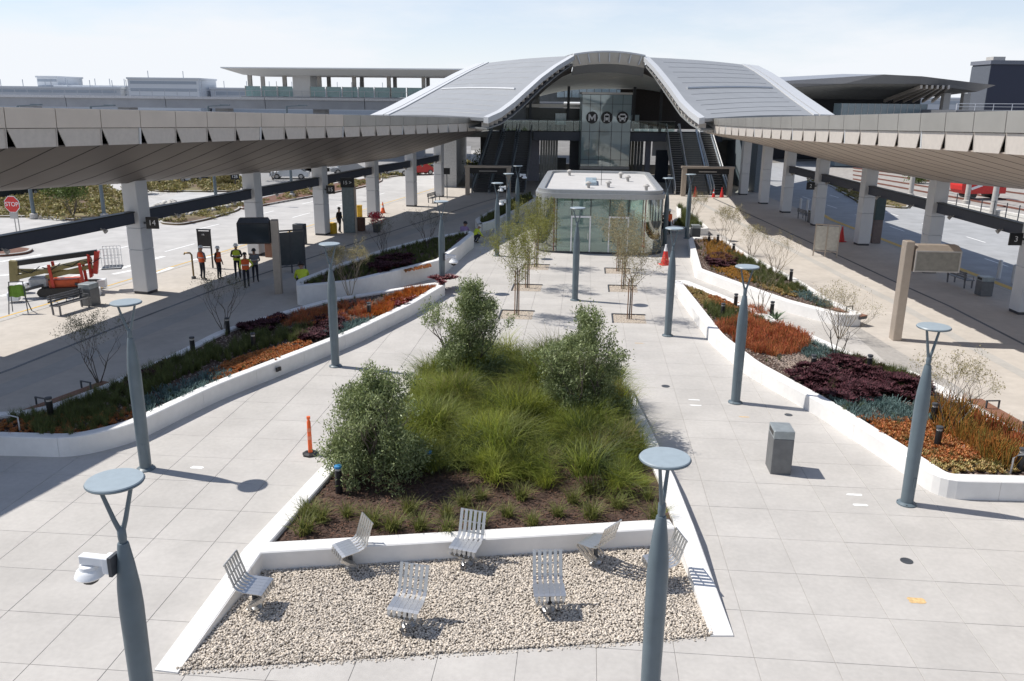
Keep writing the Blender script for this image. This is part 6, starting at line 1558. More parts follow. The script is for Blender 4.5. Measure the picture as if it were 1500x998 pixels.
# ------------------------------------------------------------------ people
SKIN = mat('skin', (0.30, 0.17, 0.11), 0.6); NAVYC = mat('navy_trousers', (0.018, 0.02, 0.03), 0.85); BOOT = mat('work_boot', (0.03, 0.022, 0.016), 0.7)
VEST_O = mat('hi_vis_orange', (0.80, 0.13, 0.03), 0.7); VEST_Y = mat('hi_vis_yellow', (0.52, 0.62, 0.04), 0.7); GREYC = mat('grey_shirt', (0.16, 0.17, 0.19), 0.9); BLKC = mat('black_shirt', (0.015, 0.015, 0.018), 0.9)
LILAC = mat('lilac_shirt', (0.28, 0.20, 0.34), 0.9); BAND = mat('silver_band', (0.6, 0.6, 0.6), 0.4); HAT_W = mat('white_hard_hat', (0.75, 0.75, 0.73), 0.35); HAT_D = mat('dark_cap', (0.02, 0.02, 0.022), 0.6)
BASEJ = dict(pel=(0, 0, .95), spi=(0, 0, 1.15), che=(0, .01, 1.36), nec=(0, .01, 1.50), hd0=(0, -.005, 1.585), hd1=(0, -.01, 1.70))
RAD = dict(pel=(.155, .115), spi=(.145, .11), che=(.17, .12), nec=(.055, .055), hd0=(.072, .085), hd1=(.075, .09), sh=(.065, .065), el=(.046, .046), wr=(.032, .03), pa=(.042, .02), hip=(.092, .095), kn=(.065, .065), an=(.045, .045), to=(.042, .035))
def limbs(arms, legs, base=None):
    J = dict(base or BASEJ); E_ = [('pel', 'spi'), ('spi', 'che'), ('che', 'nec'), ('nec', 'hd0'), ('hd0', 'hd1')]
    for s_, n in ((-1, 'l'), (1, 'r')):
        for k, key in enumerate(('sh', 'el', 'wr', 'pa')): J[key + n] = arms[n][k]
        E_ += [('che', 'sh' + n), ('sh' + n, 'el' + n), ('el' + n, 'wr' + n), ('wr' + n, 'pa' + n)]
        w, p = Vector(J['wr' + n]), Vector(J['pa' + n]); d = (p - w).normalized(); sd_ = d.cross(Vector((0, 0, 1)) if abs(d.z) < .9 else Vector((0, 1, 0))).normalized()
        for f in range(4):
            q = p + sd_ * (.027 - .018 * f) + d * .03; J['f%d%s' % (f, n)] = tuple(q + d * (.055 - .008 * abs(f - 1)) + Vector((0, -.012, 0))); E_.append(('pa' + n, 'f%d%s' % (f, n)))
        J['th' + n] = tuple(w + (p - w) * .4 + sd_ * .055 + d * .02); E_.append(('wr' + n, 'th' + n))
        for k, key in enumerate(('hip', 'kn', 'an', 'to')): J[key + n] = legs[n][k]
        E_ += [('pel', 'hip' + n), ('hip' + n, 'kn' + n), ('kn' + n, 'an' + n), ('an' + n, 'to' + n)]
    return J, E_
def seg_dist(c, a, b):
    ab = b - a; u = max(0.0, min(1.0, (c - a).dot(ab) / max(1e-6, ab.length_squared)))
    return (c - (a + ab * u)).length
def person(label, x, y, z, rz, arms, legs, shirt, trousers=NAVYC, vest=None, hat=HAT_W, base=None, h=1.0, sleeves=True, group=None):
    J, E_ = limbs(arms, legs, base); keys = list(J); idx = {k: i for i, k in enumerate(keys)}
    me = bpy.data.meshes.new('person'); me.from_pydata([J[k] for k in keys], [(idx[a], idx[b]) for a, b in E_], []); me.update()
    o = bpy.data.objects.new('person_tmp', me); COL.objects.link(o)
    sk = o.modifiers.new('skin', 'SKIN'); sk.use_smooth_shade = True
    for i, k in enumerate(keys):
        r = RAD.get(k) or RAD.get(k[:-1]) or (.011, .011)
        me.skin_vertices[0].data[i].radius = r; me.skin_vertices[0].data[i].use_root = (k == 'pel')
    sb_ = o.modifiers.new('sub', 'SUBSURF'); sb_.levels = 1; sb_.render_levels = 1
    dg = bpy.context.evaluated_depsgraph_get(); body = bpy.data.meshes.new_from_object(o.evaluated_get(dg)); bpy.data.objects.remove(o); body.name = 'person'
    body.materials.clear()
    for m_ in (SKIN, shirt, trousers, BOOT): body.materials.append(m_)
    segs = [(Vector(J[a]), Vector(J[b]), (3 if b[:2] == 'to' else 2 if b[:2] in ('hi', 'kn', 'an') else 1 if b in ('spi', 'che') or b[:2] == 'sh' or (b[:2] == 'el') or (sleeves and b[:2] == 'wr') else 0)) for a, b in E_]
    for pg in body.polygons:
        c = pg.center; best = min(segs, key=lambda s_: seg_dist(c, s_[0], s_[1]))
        pg.material_index = best[2]; pg.use_smooth = True
    t = put('person', body, None, (x, y, z), rz); t.scale = (h, h, h); tag(t, label, 'person', group)
    hd = Vector(J['hd1']); hb = Vector(J['hd0']); upd = (hd - hb).normalized()
    def child(nm, mb, m_, sm=True):
        q = mb.build(nm, m_, t, smooth=50 if sm else False); return q
    fw = Vector((0, -1, 0)); fw = (fw - upd * fw.dot(upd)).normalized(); sd_ = upd.cross(fw).normalized()
    c0 = hb + upd * .055
    for s_ in (-1, 1):
        m_ = MB(); e_ = c0 + sd_ * s_ * .03 + fw * .082 + upd * .02; m_.obox(e_, sd_ * .012, fw * .005, upd * .006); child('eye', m_, BLKC, False)
        m_ = MB(); e_ = c0 + sd_ * s_ * .078; m_.obox(e_, sd_ * .01, fw * .02, upd * .03); child('ear', m_, SKIN, False)
    m_ = MB(); m_.obox(c0 + fw * .095 - upd * .01, sd_ * .012, fw * .016, upd * .022); child('nose', m_, SKIN, False)
    m_ = MB(); m_.obox(c0 + fw * .084 - upd * .05, sd_ * .024, fw * .004, upd * .004); child('mouth', m_, mat('lips', (.2, .07, .06), .6), False)
    if hat:
        m_ = MB(); vs = []; n_ = 14
        prof = [(.135, .0), (.105, .012), (.108, .05), (.085, .10), (.04, .125)]
        for r, z_ in prof:
            for k in range(n_):
                a = 6.283 * k / n_; vs.append(hd - upd * .0 + sd_ * (math.cos(a) * r) + fw * (math.sin(a) * r * 1.1) + upd * z_)
        fs = [(j * n_ + k, j * n_ + (k + 1) % n_, (j + 1) * n_ + (k + 1) % n_, (j + 1) * n_ + k) for j in range(len(prof) - 1) for k in range(n_)] + [tuple(range((len(prof) - 1) * n_, len(prof) * n_)), tuple(range(n_ - 1, -1, -1))]
        m_.add(vs, fs); child('hard_hat' if hat is HAT_W else 'cap', m_, hat)
    if vest:
        p0, p1, p2 = Vector(J['pel']), Vector(J['spi']), Vector(J['che']); m_ = MB(); n_ = 16; vs = []
        rings = [(p0 + (p1 - p0) * .05, .185, .145), (p1, .175, .14), (p1.lerp(p2, .6), .195, .145), (p2, .215, .145), (p2 + (p2 - p1).normalized() * .085, .20, .10), (p2 + (p2 - p1).normalized() * .115, .10, .085)]
        for c, a_, b2 in rings:
            for k in range(n_): an = 6.283 * k / n_; vs.append(c + Vector((math.cos(an) * a_, math.sin(an) * b2, 0)))
        m_.add(vs, [(j * n_ + k, j * n_ + (k + 1) % n_, (j + 1) * n_ + (k + 1) % n_, (j + 1) * n_ + k) for j in range(len(rings) - 1) for k in range(n_)])
        vo = child('vest', m_, vest)
        m_ = MB(); c = p1 + Vector((0, 0, .02)); vs = []
        for dz in (0, .05):
            for k in range(n_): an = 6.283 * k / n_; vs.append(c + Vector((math.cos(an) * .184, math.sin(an) * .148, dz)))
        m_.add(vs, [(k, (k + 1) % n_, n_ + (k + 1) % n_, n_ + k) for k in range(n_)]); q = m_.build('reflective_band', BAND, vo)
    return t
def A(l, r): return {'l': l, 'r': r}
arm_down = A([(-.2, 0, 1.42), (-.26, .03, 1.14), (-.27, -.05, .90), (-.27, -.07, .82)], [(.2, 0, 1.42), (.26, .03, 1.14), (.27, -.05, .90), (.27, -.07, .82)])
arm_cross = A([(-.2, 0, 1.42), (-.27, -.02, 1.15), (-.04, -.20, 1.16), (.05, -.2, 1.18)], [(.2, 0, 1.42), (.27, -.02, 1.15), (.06, -.22, 1.12), (-.03, -.22, 1.12)])
arm_hip = A([(-.2, 0, 1.42), (-.36, .05, 1.18), (-.18, -.06, 1.0), (-.13, -.1, .97)], [(.2, 0, 1.42), (.26, .03, 1.14), (.24, -.14, .95), (.23, -.2, .9)])
leg_std = A([(-.09, 0, .92), (-.10, -.02, .5), (-.11, .02, .08), (-.12, -.15, .04)], [(.09, 0, .92), (.10, -.02, .5), (.11, .02, .08), (.13, -.15, .04)])
leg_step = A([(-.09, 0, .92), (-.10, -.14, .52), (-.10, -.12, .08), (-.11, -.29, .04)], [(.09, 0, .92), (.09, .05, .5), (.10, .2, .10), (.11, .05, .04)])
gw = 'workers in safety vests on the left platform'
def pp(px, py): return survey(px, py)
x, y = pp(298, 410); person('worker in a grey shirt and orange vest nearest the yellow paint', x, y, 0, R(150), arm_hip, leg_std, GREYC, vest=VEST_O, h=1.0, group=gw, sleeves=False)
x, y = pp(322, 409); person('worker in black and orange seen from the side, second from the left', x, y, 0, R(75), arm_down, leg_std, BLKC, vest=VEST_O, h=.97, group=gw)
x, y = pp(349, 408); person('worker in a yellow vest facing the camera behind the others', x, y, 0, R(10), arm_cross, leg_std, BLKC, vest=VEST_Y, h=1.03, group=gw)
x, y = pp(362, 422); person('worker in an orange and yellow vest nearest the camera', x, y, 0, R(200), arm_hip, leg_step, VEST_Y, vest=VEST_O, h=1.0, hat=HAT_D, group=gw)
x, y = pp(375, 413); person('worker in a grey shirt at the right of the group', x, y, 0, R(20), arm_cross, leg_std, GREYC, vest=GREYC, h=.97, hat=HAT_D, group=gw)
x, y = pp(498, 341); person('worker in black with a green belt near the brown boxes', x, y, 0, R(60), arm_down, leg_step, BLKC, hat=HAT_D, h=1.0)
# two crouching at the end of the tall left planter, one beside its near end, two right of the pavilion
CJ = dict(pel=(0, .12, .38), spi=(0, .02, .54), che=(0, -.12, .70), nec=(0, -.20, .82), hd0=(0, -.26, .87), hd1=(0, -.30, .97))
carm = A([(-.19, -.15, .76), (-.24, -.28, .52), (-.15, -.45, .38), (-.13, -.52, .34)], [(.19, -.15, .76), (.24, -.28, .52), (.15, -.45, .38), (.13, -.52, .34)])
cleg = A([(-.1, .1, .36), (-.15, -.30, .48), (-.13, -.02, .08), (-.14, -.18, .04)], [(.1, .1, .36), (.15, -.30, .48), (.13, -.02, .08), (.14, -.18, .04)])
person('person in a lilac shirt crouching at the far end of the tall left planter', -3.35, 55.9, 0.0, R(160), carm, cleg, LILAC, hat=HAT_D, base=CJ, h=1.25)
person('person in a bright yellow top crouching at the far end of the tall left planter', -2.55, 55.6, 0.0, R(120), carm, cleg, VEST_Y, hat=None, base=CJ, h=1.15)
person('person in a yellow vest crouching behind the near end of the tall left planter', -10.35, 40.4, 0.0, R(200), carm, cleg, VEST_Y, hat=HAT_D, base=CJ, h=1.35)
x, y = pp(984, 330); person('person in an orange top standing right of the pavilion', 11.2, 60.2, 0, R(30), arm_down, leg_std, VEST_O, hat=HAT_W, h=1.0)
person('person in a yellow green top behind the right flank of the pavilion', 10.75, 62.5, 0, R(-20), arm_hip, leg_std, VEST_Y, hat=HAT_D, h=1.0)
person('person in dark clothes bending by the right flank of the pavilion', 10.5, 60.6, 0, R(100), carm, cleg, BLKC, hat=HAT_W, base=CJ, h=1.4)
# standpipe, boxes and bundles on the left platform
x, y = survey(284, 408)
sp2 = thing('standpipe', 'bent brass standpipe beside the leftmost worker', 'standpipe', (x, y, 0))
b_ = MB(); b_.tube([(0, 0, 0), (0, 0, 1.25), (-.08, 0, 1.36), (-.35, 0, 1.36), (-.4, 0, 1.28)], .05, 8); b_.build('pipe', mat('brass', (0.25, 0.18, 0.09), .4, metal=.5), sp2, smooth=50)
b_ = MB(); b_.lathe([(.12, 0), (.12, .1), (.05, .12)], 10); b_.build('valve', M_DARK, sp2)
def crate(label, px, py, w, d, h, m, cat='box', name='cardboard_box'):
    x, y = survey(px, py); t = thing(name, label, cat, (x, y, 0), rnd.uniform(-.5, .5))
    b_ = MB(); b_.bbox(-w / 2, w / 2, -d / 2, d / 2, 0, h, .02); b_.build('body', m, t)
    b_ = MB(); b_.box(-w / 2 - .02, w / 2 + .02, -d / 2 - .02, d / 2 + .02, h + .002, h + .05); b_.build('lid', m, t)
M_CARD = mat('brown_card', (0.28, 0.16, 0.08), .85, var=.15)
crate('brown box at the foot of the stop totem', 527, 338, .7, .5, .9, mat('dark_brown_card', (0.12, 0.06, 0.04), .8))
crate('tan box beside the worker with the green belt', 514, 338, .8, .6, .6, M_CARD)
crate('yellow bucket trolley at the foot of column 15', 487, 342, .5, .5, .7, mat('yellow_plastic', (0.60, 0.36, 0.02), .5), 'trolley', 'mop_bucket')
crate('yellow caution stand near the fourth left column', 527, 318, .4, .3, .9, mat('yellow_plastic', (0.60, 0.36, 0.02), .5), 'stand', 'caution_stand')
def bundle(label, px, py, m, r, h, n=9):
    x, y = survey(px, py); t = thing('flower_cart', label, 'cart', (x, y, 0)); r_ = random.Random(3)
    b_ = MB(); b_.lathe([(.25, 0.0), (.32, h * .45)], 10); b_.build('pot', M_DARK, t)
    p_ = np.array([(r_.gauss(0, r * .5), r_.gauss(0, r * .5), h * .55 + r_.uniform(0, h * .5)) for k in range(60)]); V, F = leaf_cloud(p_, 700, (.08, .08, .06), .12, .06)
    np_mesh('blooms', V, F, m, t, 'stuff')
bundle('bright red and pink bundle on a cart beside the fourth left column', 552, 340, mat('pink_red_blooms', (.62, .06, .09), .7, island=.4), .5, 1.3)
# ------------------------------------------------------------------ beyond the left road: islands, lot, cars, signs
M_ISL = mat('island_scrub', (0.17, 0.145, 0.065), 0.95, var=0.35, scale=0.6, col2=(0.13, 0.085, 0.055))
M_SHR = mat('far_shrub_leaf', (0.20, 0.20, 0.06), 0.7, var=0.3, scale=0.8, island=0.4, col2=(0.32, 0.25, 0.11), trans=.2)
M_LOT = mat('pale_lot_concrete', (0.47, 0.465, 0.45), .85, var=.06, scale=.6, stain=.12)
def blob_unit(seed, n=70):
    r = np.random.default_rng(seed); c = r.normal(0, 1, (n, 3)); c /= np.linalg.norm(c, axis=1)[:, None]; c *= r.uniform(.5, 1, (n, 1)) * np.array([.5, .5, .3]); c[:, 2] = np.abs(c[:, 2])
    d = r.normal(0, 1, (n, 3)); d /= np.linalg.norm(d, axis=1)[:, None]; s_ = np.cross(d, r.normal(0, 1, (n, 3))); s_ /= np.linalg.norm(s_, axis=1)[:, None]
    return np.stack([c - d * .09, c + s_ * .05, c + d * .09, c - s_ * .05], 1).reshape(-1, 3), np.arange(n * 4).reshape(-1, 4)
U_BSH = [blob_unit(k) for k in range(5)]
def island(label, pts, m=M_ISL, z=-0.02, dens=0.9, us=U_BSH, sc=(0.5, 1.9)):
    pl = [survey(a, b, -0.1) for a, b in pts]; pf = [(v.x, v.y) for v in fillet([Vector((a, b, 0)) for a, b in pl], 1.5, 4, True)]
    t = thing('planting_island', label, 'planting bed'); b_ = MB(); b_.prism(pf, -0.2, z); b_.build('soil', m, t)
    wall_run(t, pf, 0.18, z + 0.03, 6.0, 1 if sum(pf[i][0] * pf[(i + 1) % len(pf)][1] - pf[(i + 1) % len(pf)][0] * pf[i][1] for i in range(len(pf))) > 0 else -1, 0.05, M_KERB, -0.2, True)
    n_ = int(area(pf) * dens)
    if n_ > 5:
        p_ = fill(pf, min(n_, 1300)); V, F = scatter(us, np.column_stack([p_, np.full(len(p_), z)]), rng.uniform(*sc, len(p_)), rng.uniform(0, 6.28, len(p_)), rng.normal(0, .15, len(p_)))
        np_mesh('scrub', V, F, M_SHR, t, 'stuff')
    return pf
sheet('parking_lot', [survey(*q, -0.14) for q in [(-80, 300), (165, 292), (165, 262), (120, 240), (-80, 245)]], -0.140, M_LOT, 'pale parking lot left of the canopy')
island('scrub covered island behind the stop sign', [(-60, 318), (60, 318), (115, 324), (205, 312), (185, 290), (150, 272), (60, 268), (-60, 292)])
island('nose shaped island beyond column 14', [(235, 328), (265, 330), (305, 322), (352, 308), (352, 297), (300, 310), (240, 318)], sc=(.8, 1.4))
island('long brown island behind the left columns', [(352, 308), (410, 297), (465, 287), (530, 275), (560, 266), (560, 258), (500, 268), (440, 278), (352, 298)], mat('red_brown_mulch', (0.15, 0.075, 0.05), .95, var=.3), sc=(.7, 1.3), dens=.5)
island('yellow green verge beyond the white lot', [(225, 281), (355, 281), (355, 262), (280, 262), (205, 272)])
island('small brown island at the left frame edge', [(-40, 372), (0, 376), (40, 372), (52, 365), (0, 362), (-40, 362)], mat('red_brown_mulch', (0.15, 0.075, 0.05), .95, var=.3), sc=(.4, .7), dens=.4)
island('far green island left of the escalators', [(555, 262), (640, 250), (690, 246), (690, 236), (600, 244), (540, 252)], sc=(1.2, 2.4))
pl = [survey(a, b, -0.1) for a, b in [(218, 305), (245, 297), (330, 300), (352, 294), (352, 300), (300, 314), (250, 320), (225, 318)]]
stones('boulder_bed', pl, 420, 0.12, 0.42, -0.05, mat('pale_boulder', (0.46, 0.44, 0.40), .9, island=.25), 'bed of pale boulders beyond column 14', zj=.1)
sheet('side_road', [survey(*q, -0.13) for q in [(215, 302), (270, 281), (360, 287), (345, 292), (260, 306), (222, 306)]], -0.130, M_LOT, 'bright white concrete apron beyond column 14')
sheet('side_road', [survey(*q, -0.13) for q in [(150, 290), (196, 285), (196, 305), (178, 312)]], -0.131, M_LOT, 'white concrete apron left of column 14')
sheet('far_lot', [survey(*q, -0.12) for q in [(360, 288), (480, 268), (560, 250), (690, 232), (690, 214), (360, 232), (-60, 262), (-60, 240), (200, 232), (360, 262)]], -0.120, mat('far_asphalt', (0.27, 0.265, 0.26), .9, var=.1, scale=.3), 'grey far lots behind the left platform')
def car(label, x, y, rz, m, group='cars parked in the far left lot', van=False):
    t = thing('parked_car', label, 'car', (x, y, -0.13), rz, group)
    L, w, hb, ht = (4.5, .88, .82, 1.42) if not van else (5.0, .95, 1.0, 1.95)
    pr = [(-L / 2, .35), (-L / 2, .75), (-L / 2 + .15, hb), (-L * .28, hb + .04), (-L * .14, ht - .04), (L * .22, ht), (L * .40, hb + .08), (L / 2 - .05, hb), (L / 2, .55), (L / 2, .33)]
    b_ = MB(); n_ = len(pr); vs = []
    for s_, k_ in ((-w, 1), (w, 1)):
        for a, c in pr: vs.append((a, s_ * (0.84 if c > hb + .1 else 1), c))
    b_.add(vs, [tuple(range(n_)), tuple(range(2 * n_ - 1, n_ - 1, -1))] + [(k, n_ + k, n_ + (k + 1) % n_, (k + 1) % n_) for k in range(n_)]); b_.build('body', m, t, smooth=30)
    for s_ in (-1, 1):
        b_ = MB(); yy = s_ * (w * .93); b_.add([(-L * .24, yy, hb + .06), (L * .34, yy, hb + .08), (L * .21, s_ * w * .85, ht - .1), (-L * .13, s_ * w * .85, ht - .12)], [(0, 1, 2, 3)]); b_.build('side_window', M_GDARK, t)
        for xx in (-L * .31, L * .31):
            b_ = MB(); b_.tube([(xx, s_ * (w - .12), .33), (xx, s_ * (w + .02), .33)], .33, 16); wh = b_.build('wheel', M_BLACK, t, smooth=40)
            b_ = MB(); b_.tube([(xx, s_ * (w + .021), .33), (xx, s_ * (w + .03), .33)], .2, 12); b_.build('rim', M_KERB, wh)
        b_ = MB(); b_.obox((L / 2 - .01, s_ * w * .72, .68), (.03, 0, 0), (0, .14, 0), (0, 0, .06)); b_.build('headlight', M_WHITE, t)
    b_ = MB(); b_.add([(-L * .285, -w * .8, hb + .06), (-L * .285, w * .8, hb + .06), (-L * .15, w * .72, ht - .08), (-L * .15, -w * .72, ht - .08)], [(0, 3, 2, 1)]); b_.build('windscreen', M_GDARK, t)
    b_ = MB(); b_.add([(L * .415, -w * .8, hb + .10), (L * .415, w * .8, hb + .10), (L * .24, w * .72, ht - .05), (L * .24, -w * .72, ht - .05)], [(0, 1, 2, 3)]); b_.build('windscreen', M_GDARK, t)
CP = [mat('car_paint_%d' % k, c, .25, metal=.3, var=.02) for k, c in enumerate([(.03, .035, .045), (.05, .05, .055), (.35, .36, .37), (.55, .55, .55), (.02, .03, .06), (.30, .02, .02), (.12, .13, .14)])]
cars = [((8, 292), 0, 'dark car first in the lot at the left edge'), ((24, 289), 4, 'navy car second in the lot behind the stop sign'), ((40, 287), 1, 'black car third in the lot behind the stop sign'), ((58, 284), 6, 'charcoal car by the far lamp post'), ((75, 282), 2, 'silver car beyond the island scrub'), ((12, 279), 6, 'grey car in the second row at the left edge'), ((34, 277), 4, 'navy car in the second row'), ((92, 280), 3, 'white car behind the green bush'), ((106, 278), 5, 'red car behind the green bush'),
        ((275, 266), 0, 'dark car beyond the verge left of the screen column'), ((250, 268), 3, 'white car beyond the verge past column 14'), ((575, 257), 3, 'white car behind the fifth left column'), ((612, 256), 5, 'red car between the far left columns'), ((655, 250), 1, 'dark car near the left portal'), ((425, 262), 3, 'white car behind the third left column'), ((510, 255), 2, 'silver car past column 15')]
for k, ((px, py), c, lab) in enumerate(cars):
    x, y = survey(px, py, -.13); car(lab, x, y, R(70 + rnd.uniform(-8, 8)) if k < 9 else R(rnd.uniform(0, 30)), CP[c], 'cars in the far left lots')
def bush(label, px, py, r, h, seed, m=None, trunk=0.0, n=1800):
    x, y = survey(px, py, -.05); t = thing('far_tree' if trunk else 'far_bush', label, 'tree' if trunk else 'bush', (x, y, -.05)); r_ = random.Random(seed); b_ = MB(); tips = []
    for k in range(4): branch_tubes(b_, (0, 0, 0), (math.cos(k * 1.6) * .4, math.sin(k * 1.6) * .4, 1), (h * .4 + trunk * .3), .05, 1, r_, tips, .3, (2, 3), .1, 4)
    b_.build('trunk', M_BARK, t)
    cs = [(r_.gauss(0, r * .45), r_.gauss(0, r * .45), trunk + h * r_.uniform(.15, 1)) for k in range(70)]
    V, F = leaf_cloud(cs, n, (.22, .22, .2), .2, .1); V[:, 2] = np.maximum(V[:, 2], .03); np_mesh('crown', V, F, m or M_SHR, t)
M_SHG = mat('fresh_bush_leaf', (0.10, 0.145, 0.03), .7, island=.45, trans=.2); M_SHD = mat('dark_tree_leaf', (0.05, 0.065, 0.025), .7, island=.45, col2=(.09, .10, .04), trans=.15)
bush('slender young tree on the island behind the stop sign', 107, 318, 1.0, 2.4, 1, M_SHG, 1.2)
bush('bright green bush at the back of the left island', 85, 290, 1.6, 2.2, 2, M_SHG)
bush('bushy tree beyond the screen column', 400, 264, 2.4, 4.5, 3, M_SHD, 1.0, 2600)
bush('second bushy tree beyond the third left column', 445, 258, 2.0, 4.5, 4, M_SHD, 1.0, 2200)
bush('green tree seen beside the left portal', 703, 268, 1.2, 3.2, 5, M_SHG, .3)
bush('round shrub past column 14', 205, 283, 1.2, 1.6, 6)
bush('low shrub on the verge', 330, 270, 1.3, 1.3, 7)
bush('green shrubs beyond the right platform', 1345, 268, 1.2, 1.2, 8, M_SHG)
# far lamp posts left and stop sign
def road_lamp(label, px, py, h):
    x, y = survey(px, py); t = thing('road_lamp', label, 'lamp post', (x, y, -.1), 0, 'tall road lamps')
    b_ = MB(); b_.lathe([(.30, 0), (.30, .35), (.15, .4)], 14); b_.build('footing', M_KERB, t)
    b_ = MB(); b_.lathe([(.15, .401), (.09, h)], 14); b_.build('pole', M_STEEL, t, smooth=40)
    b_ = MB(); b_.bar((0, 0, h), (1.6, -.3, h + .1), .1, .08); b_.bar((1.2, -.22, h + .12), (2.0, -.38, h + .12), .3, .1); b_.build('lamp_head', M_STEEL, t)
road_lamp('tall road lamp on the scrub island behind the stop sign', 50, 318, 8.5); road_lamp('tall road lamp left of column 14', 153, 318, 8.5)
road_lamp('tall road lamp between column 14 and the screen column', 317, 296, 8.5); road_lamp('tall road lamp past the third left column', 428, 288, 8.5)
x, y = survey(24, 338)
ss = thing('stop_sign', 'red octagonal stop sign on a post at the left road island', 'sign', (x, y, -.1), R(-8))
b_ = MB(); b_.bar((0, 0, 0), (0, 0, 2.15), .05); b_.build('post', M_KERB, ss); b_ = MB(); b_.bar((.25, .03, 0), (.25, .03, 1.6), .05); b_.build('post', M_KERB, ss)
def octo(r, y_, m, par):
    b_ = MB(); pts = [(r * math.cos(R(22.5 + 45 * k)), y_, 1.95 + r * math.sin(R(22.5 + 45 * k))) for k in range(8)]; b_.add(pts + [(a, y_ + .012, c) for a, _, c in pts], [tuple(range(8)), tuple(range(15, 7, -1))] + [(k, 8 + k, 8 + (k + 1) % 8, (k + 1) % 8) for k in range(8)]); return b_.build('sign_plate', m, par)
octo(.62, -.04, M_WHITE, ss); octo(.57, -.056, M_RED, ss); text('lettering', 'STOP', .42, M_TXT, ss, (0, -.06, 1.95), (R(90), 0, 0))
b_ = MB(); b_.box(-.3, .3, -.05, -.035, .95, 1.35); b_.build('lower_plate', M_KERB, ss)
x, y = survey(213, 300); rs = thing('road_sign', 'small red round road sign just past column 14', 'sign', (x - .5, y + 18, -.1))
b_ = MB(); b_.bar((0, 0, 0), (0, 0, 2.6), .06); b_.build('post', M_KERB, rs); b_ = MB(); b_.tube([(0, -.05, 2.6), (0, -.03, 2.6)], .45, 16); b_.build('plate', M_RED, rs)
X_ = survey(343, 300); bs_ = thing('bay_sign', 'black sign reading 128 far behind the screen column', 'sign', (-29.6, 90, 0))
b_ = MB(); b_.bar((0, 0, -.1), (0, 0, 1.0), .08); b_.build('post', M_DARK, bs_); b_ = MB(); b_.box(-.45, .45, -.05, .05, .75, 1.4); b_.build('board', M_SIGN, bs_); text('numeral', '128', .42, M_TXT, bs_, (0, -.055, 1.07), (R(90), 0, 0))
# small sign post by the far left columns
x, y = survey(655, 291); ps = thing('bus_stop_sign', 'slim post with a dark square bus sign beside the last left columns', 'sign', (x, y, 0)); b_ = MB(); b_.bar((0, 0, 0), (0, 0, 2.9), .07); b_.build('post', M_DARK, ps); b_ = MB(); b_.box(-.3, .3, -.06, -.04, 2.3, 2.9); b_.build('plate', M_SIGN, ps)

# ------------------------------------------------------------------ people mover viaduct and its station
via = thing('viaduct', 'long grey elevated guideway behind the left canopy', 'viaduct')
M_VIA = mat('viaduct_concrete', (0.30, 0.31, 0.33), .7, var=.06, scale=.2, stain=.1)
for k in range(11):
    a = -168 + k * 16; b_ = MB(); b_.box(a, a + 15.9, 139.5, 148, 7.35, 8.75); b_.build('girder', M_VIA, via)
    b_ = MB(); b_.box(a, a + 15.9, 139.2, 139.8, 8.752, 9.15); b_.build('parapet', mat('pale_parapet', (0.5, 0.5, 0.51), .7), via)
    b_ = MB(); b_.box(a + 7, a + 9, 142, 145, -.1, 7.34); b_.build('pier', M_VIA, via)
for k in range(48):
    b_ = MB(); xx = -110 + k * 2.0; b_.bar((xx, 139.4, 9.1), (xx, 139.4, 10.2 if k % 6 else 11.6), .07); b_.build('rail_post', mat('grey_post', (.4, .42, .45), .6), via)
b_ = MB(); b_.bar((-110, 139.4, 10.15), (-16, 139.4, 10.15), .06); b_.build('top_rail', mat('grey_post', (.4, .42, .45), .6), via)
pm = thing('people_mover_station', 'elevated platform station under a broad flat white roof', 'station', (-27, 142, 9.15))
b_ = MB(); b_.add([(-17.6, -9, 4.35), (32, -9, 4.5), (32, 12, 4.5), (-17.6, 12, 4.35), (-15.5, -5, 3.35), (32, -5, 3.45), (32, 8, 3.45), (-15.5, 8, 3.35), (-17.6, -9, 4.2), (32, -9, 4.3), (32, 12, 4.3), (-17.6, 12, 4.2)],
    [(0, 1, 2, 3), (0, 8, 9, 1), (1, 9, 10, 2), (2, 10, 11, 3), (3, 11, 8, 0), (8, 4, 5, 9), (9, 5, 6, 10), (10, 6, 7, 11), (11, 7, 4, 8), (7, 6, 5, 4)])
b_.build('roof', mat('station_white', (0.86, 0.86, 0.84), .5, var=.02), pm)
b_ = MB(); b_.box(-17, 30, -2, 9, -.02, .12); b_.build('platform', M_VIA, pm)
for k in range(9):
    for yy in (-1.2, 6):
        b_ = MB(); b_.box(-16 + k * 5.6, -15.4 + k * 5.6, yy, yy + .6, .12, 3.5); b_.build('column', M_KERB, pm)
b_ = MB(); b_.box(-8.6, -5.8, -1.8, 4, .12, 3.4); b_.build('core_wall', M_COLUMN, pm)
for k in range(17):
    if -9.5 < -16.3 + k * 2.6 < -5.9: continue
    b_ = MB(); b_.box(-16.3 + k * 2.6, -13.85 + k * 2.6, -1.9, -1.85, .15, 1.7); b_.build('screen_pane', mat('teal_screen_glass', (0.20, 0.33, 0.34), .15, spec=.7), pm)
    b_ = MB(); b_.box(-16.3 + k * 2.6, -16.2 + k * 2.6, -1.95, -1.86, .15, 1.75); b_.build('screen_post', M_KERB, pm)
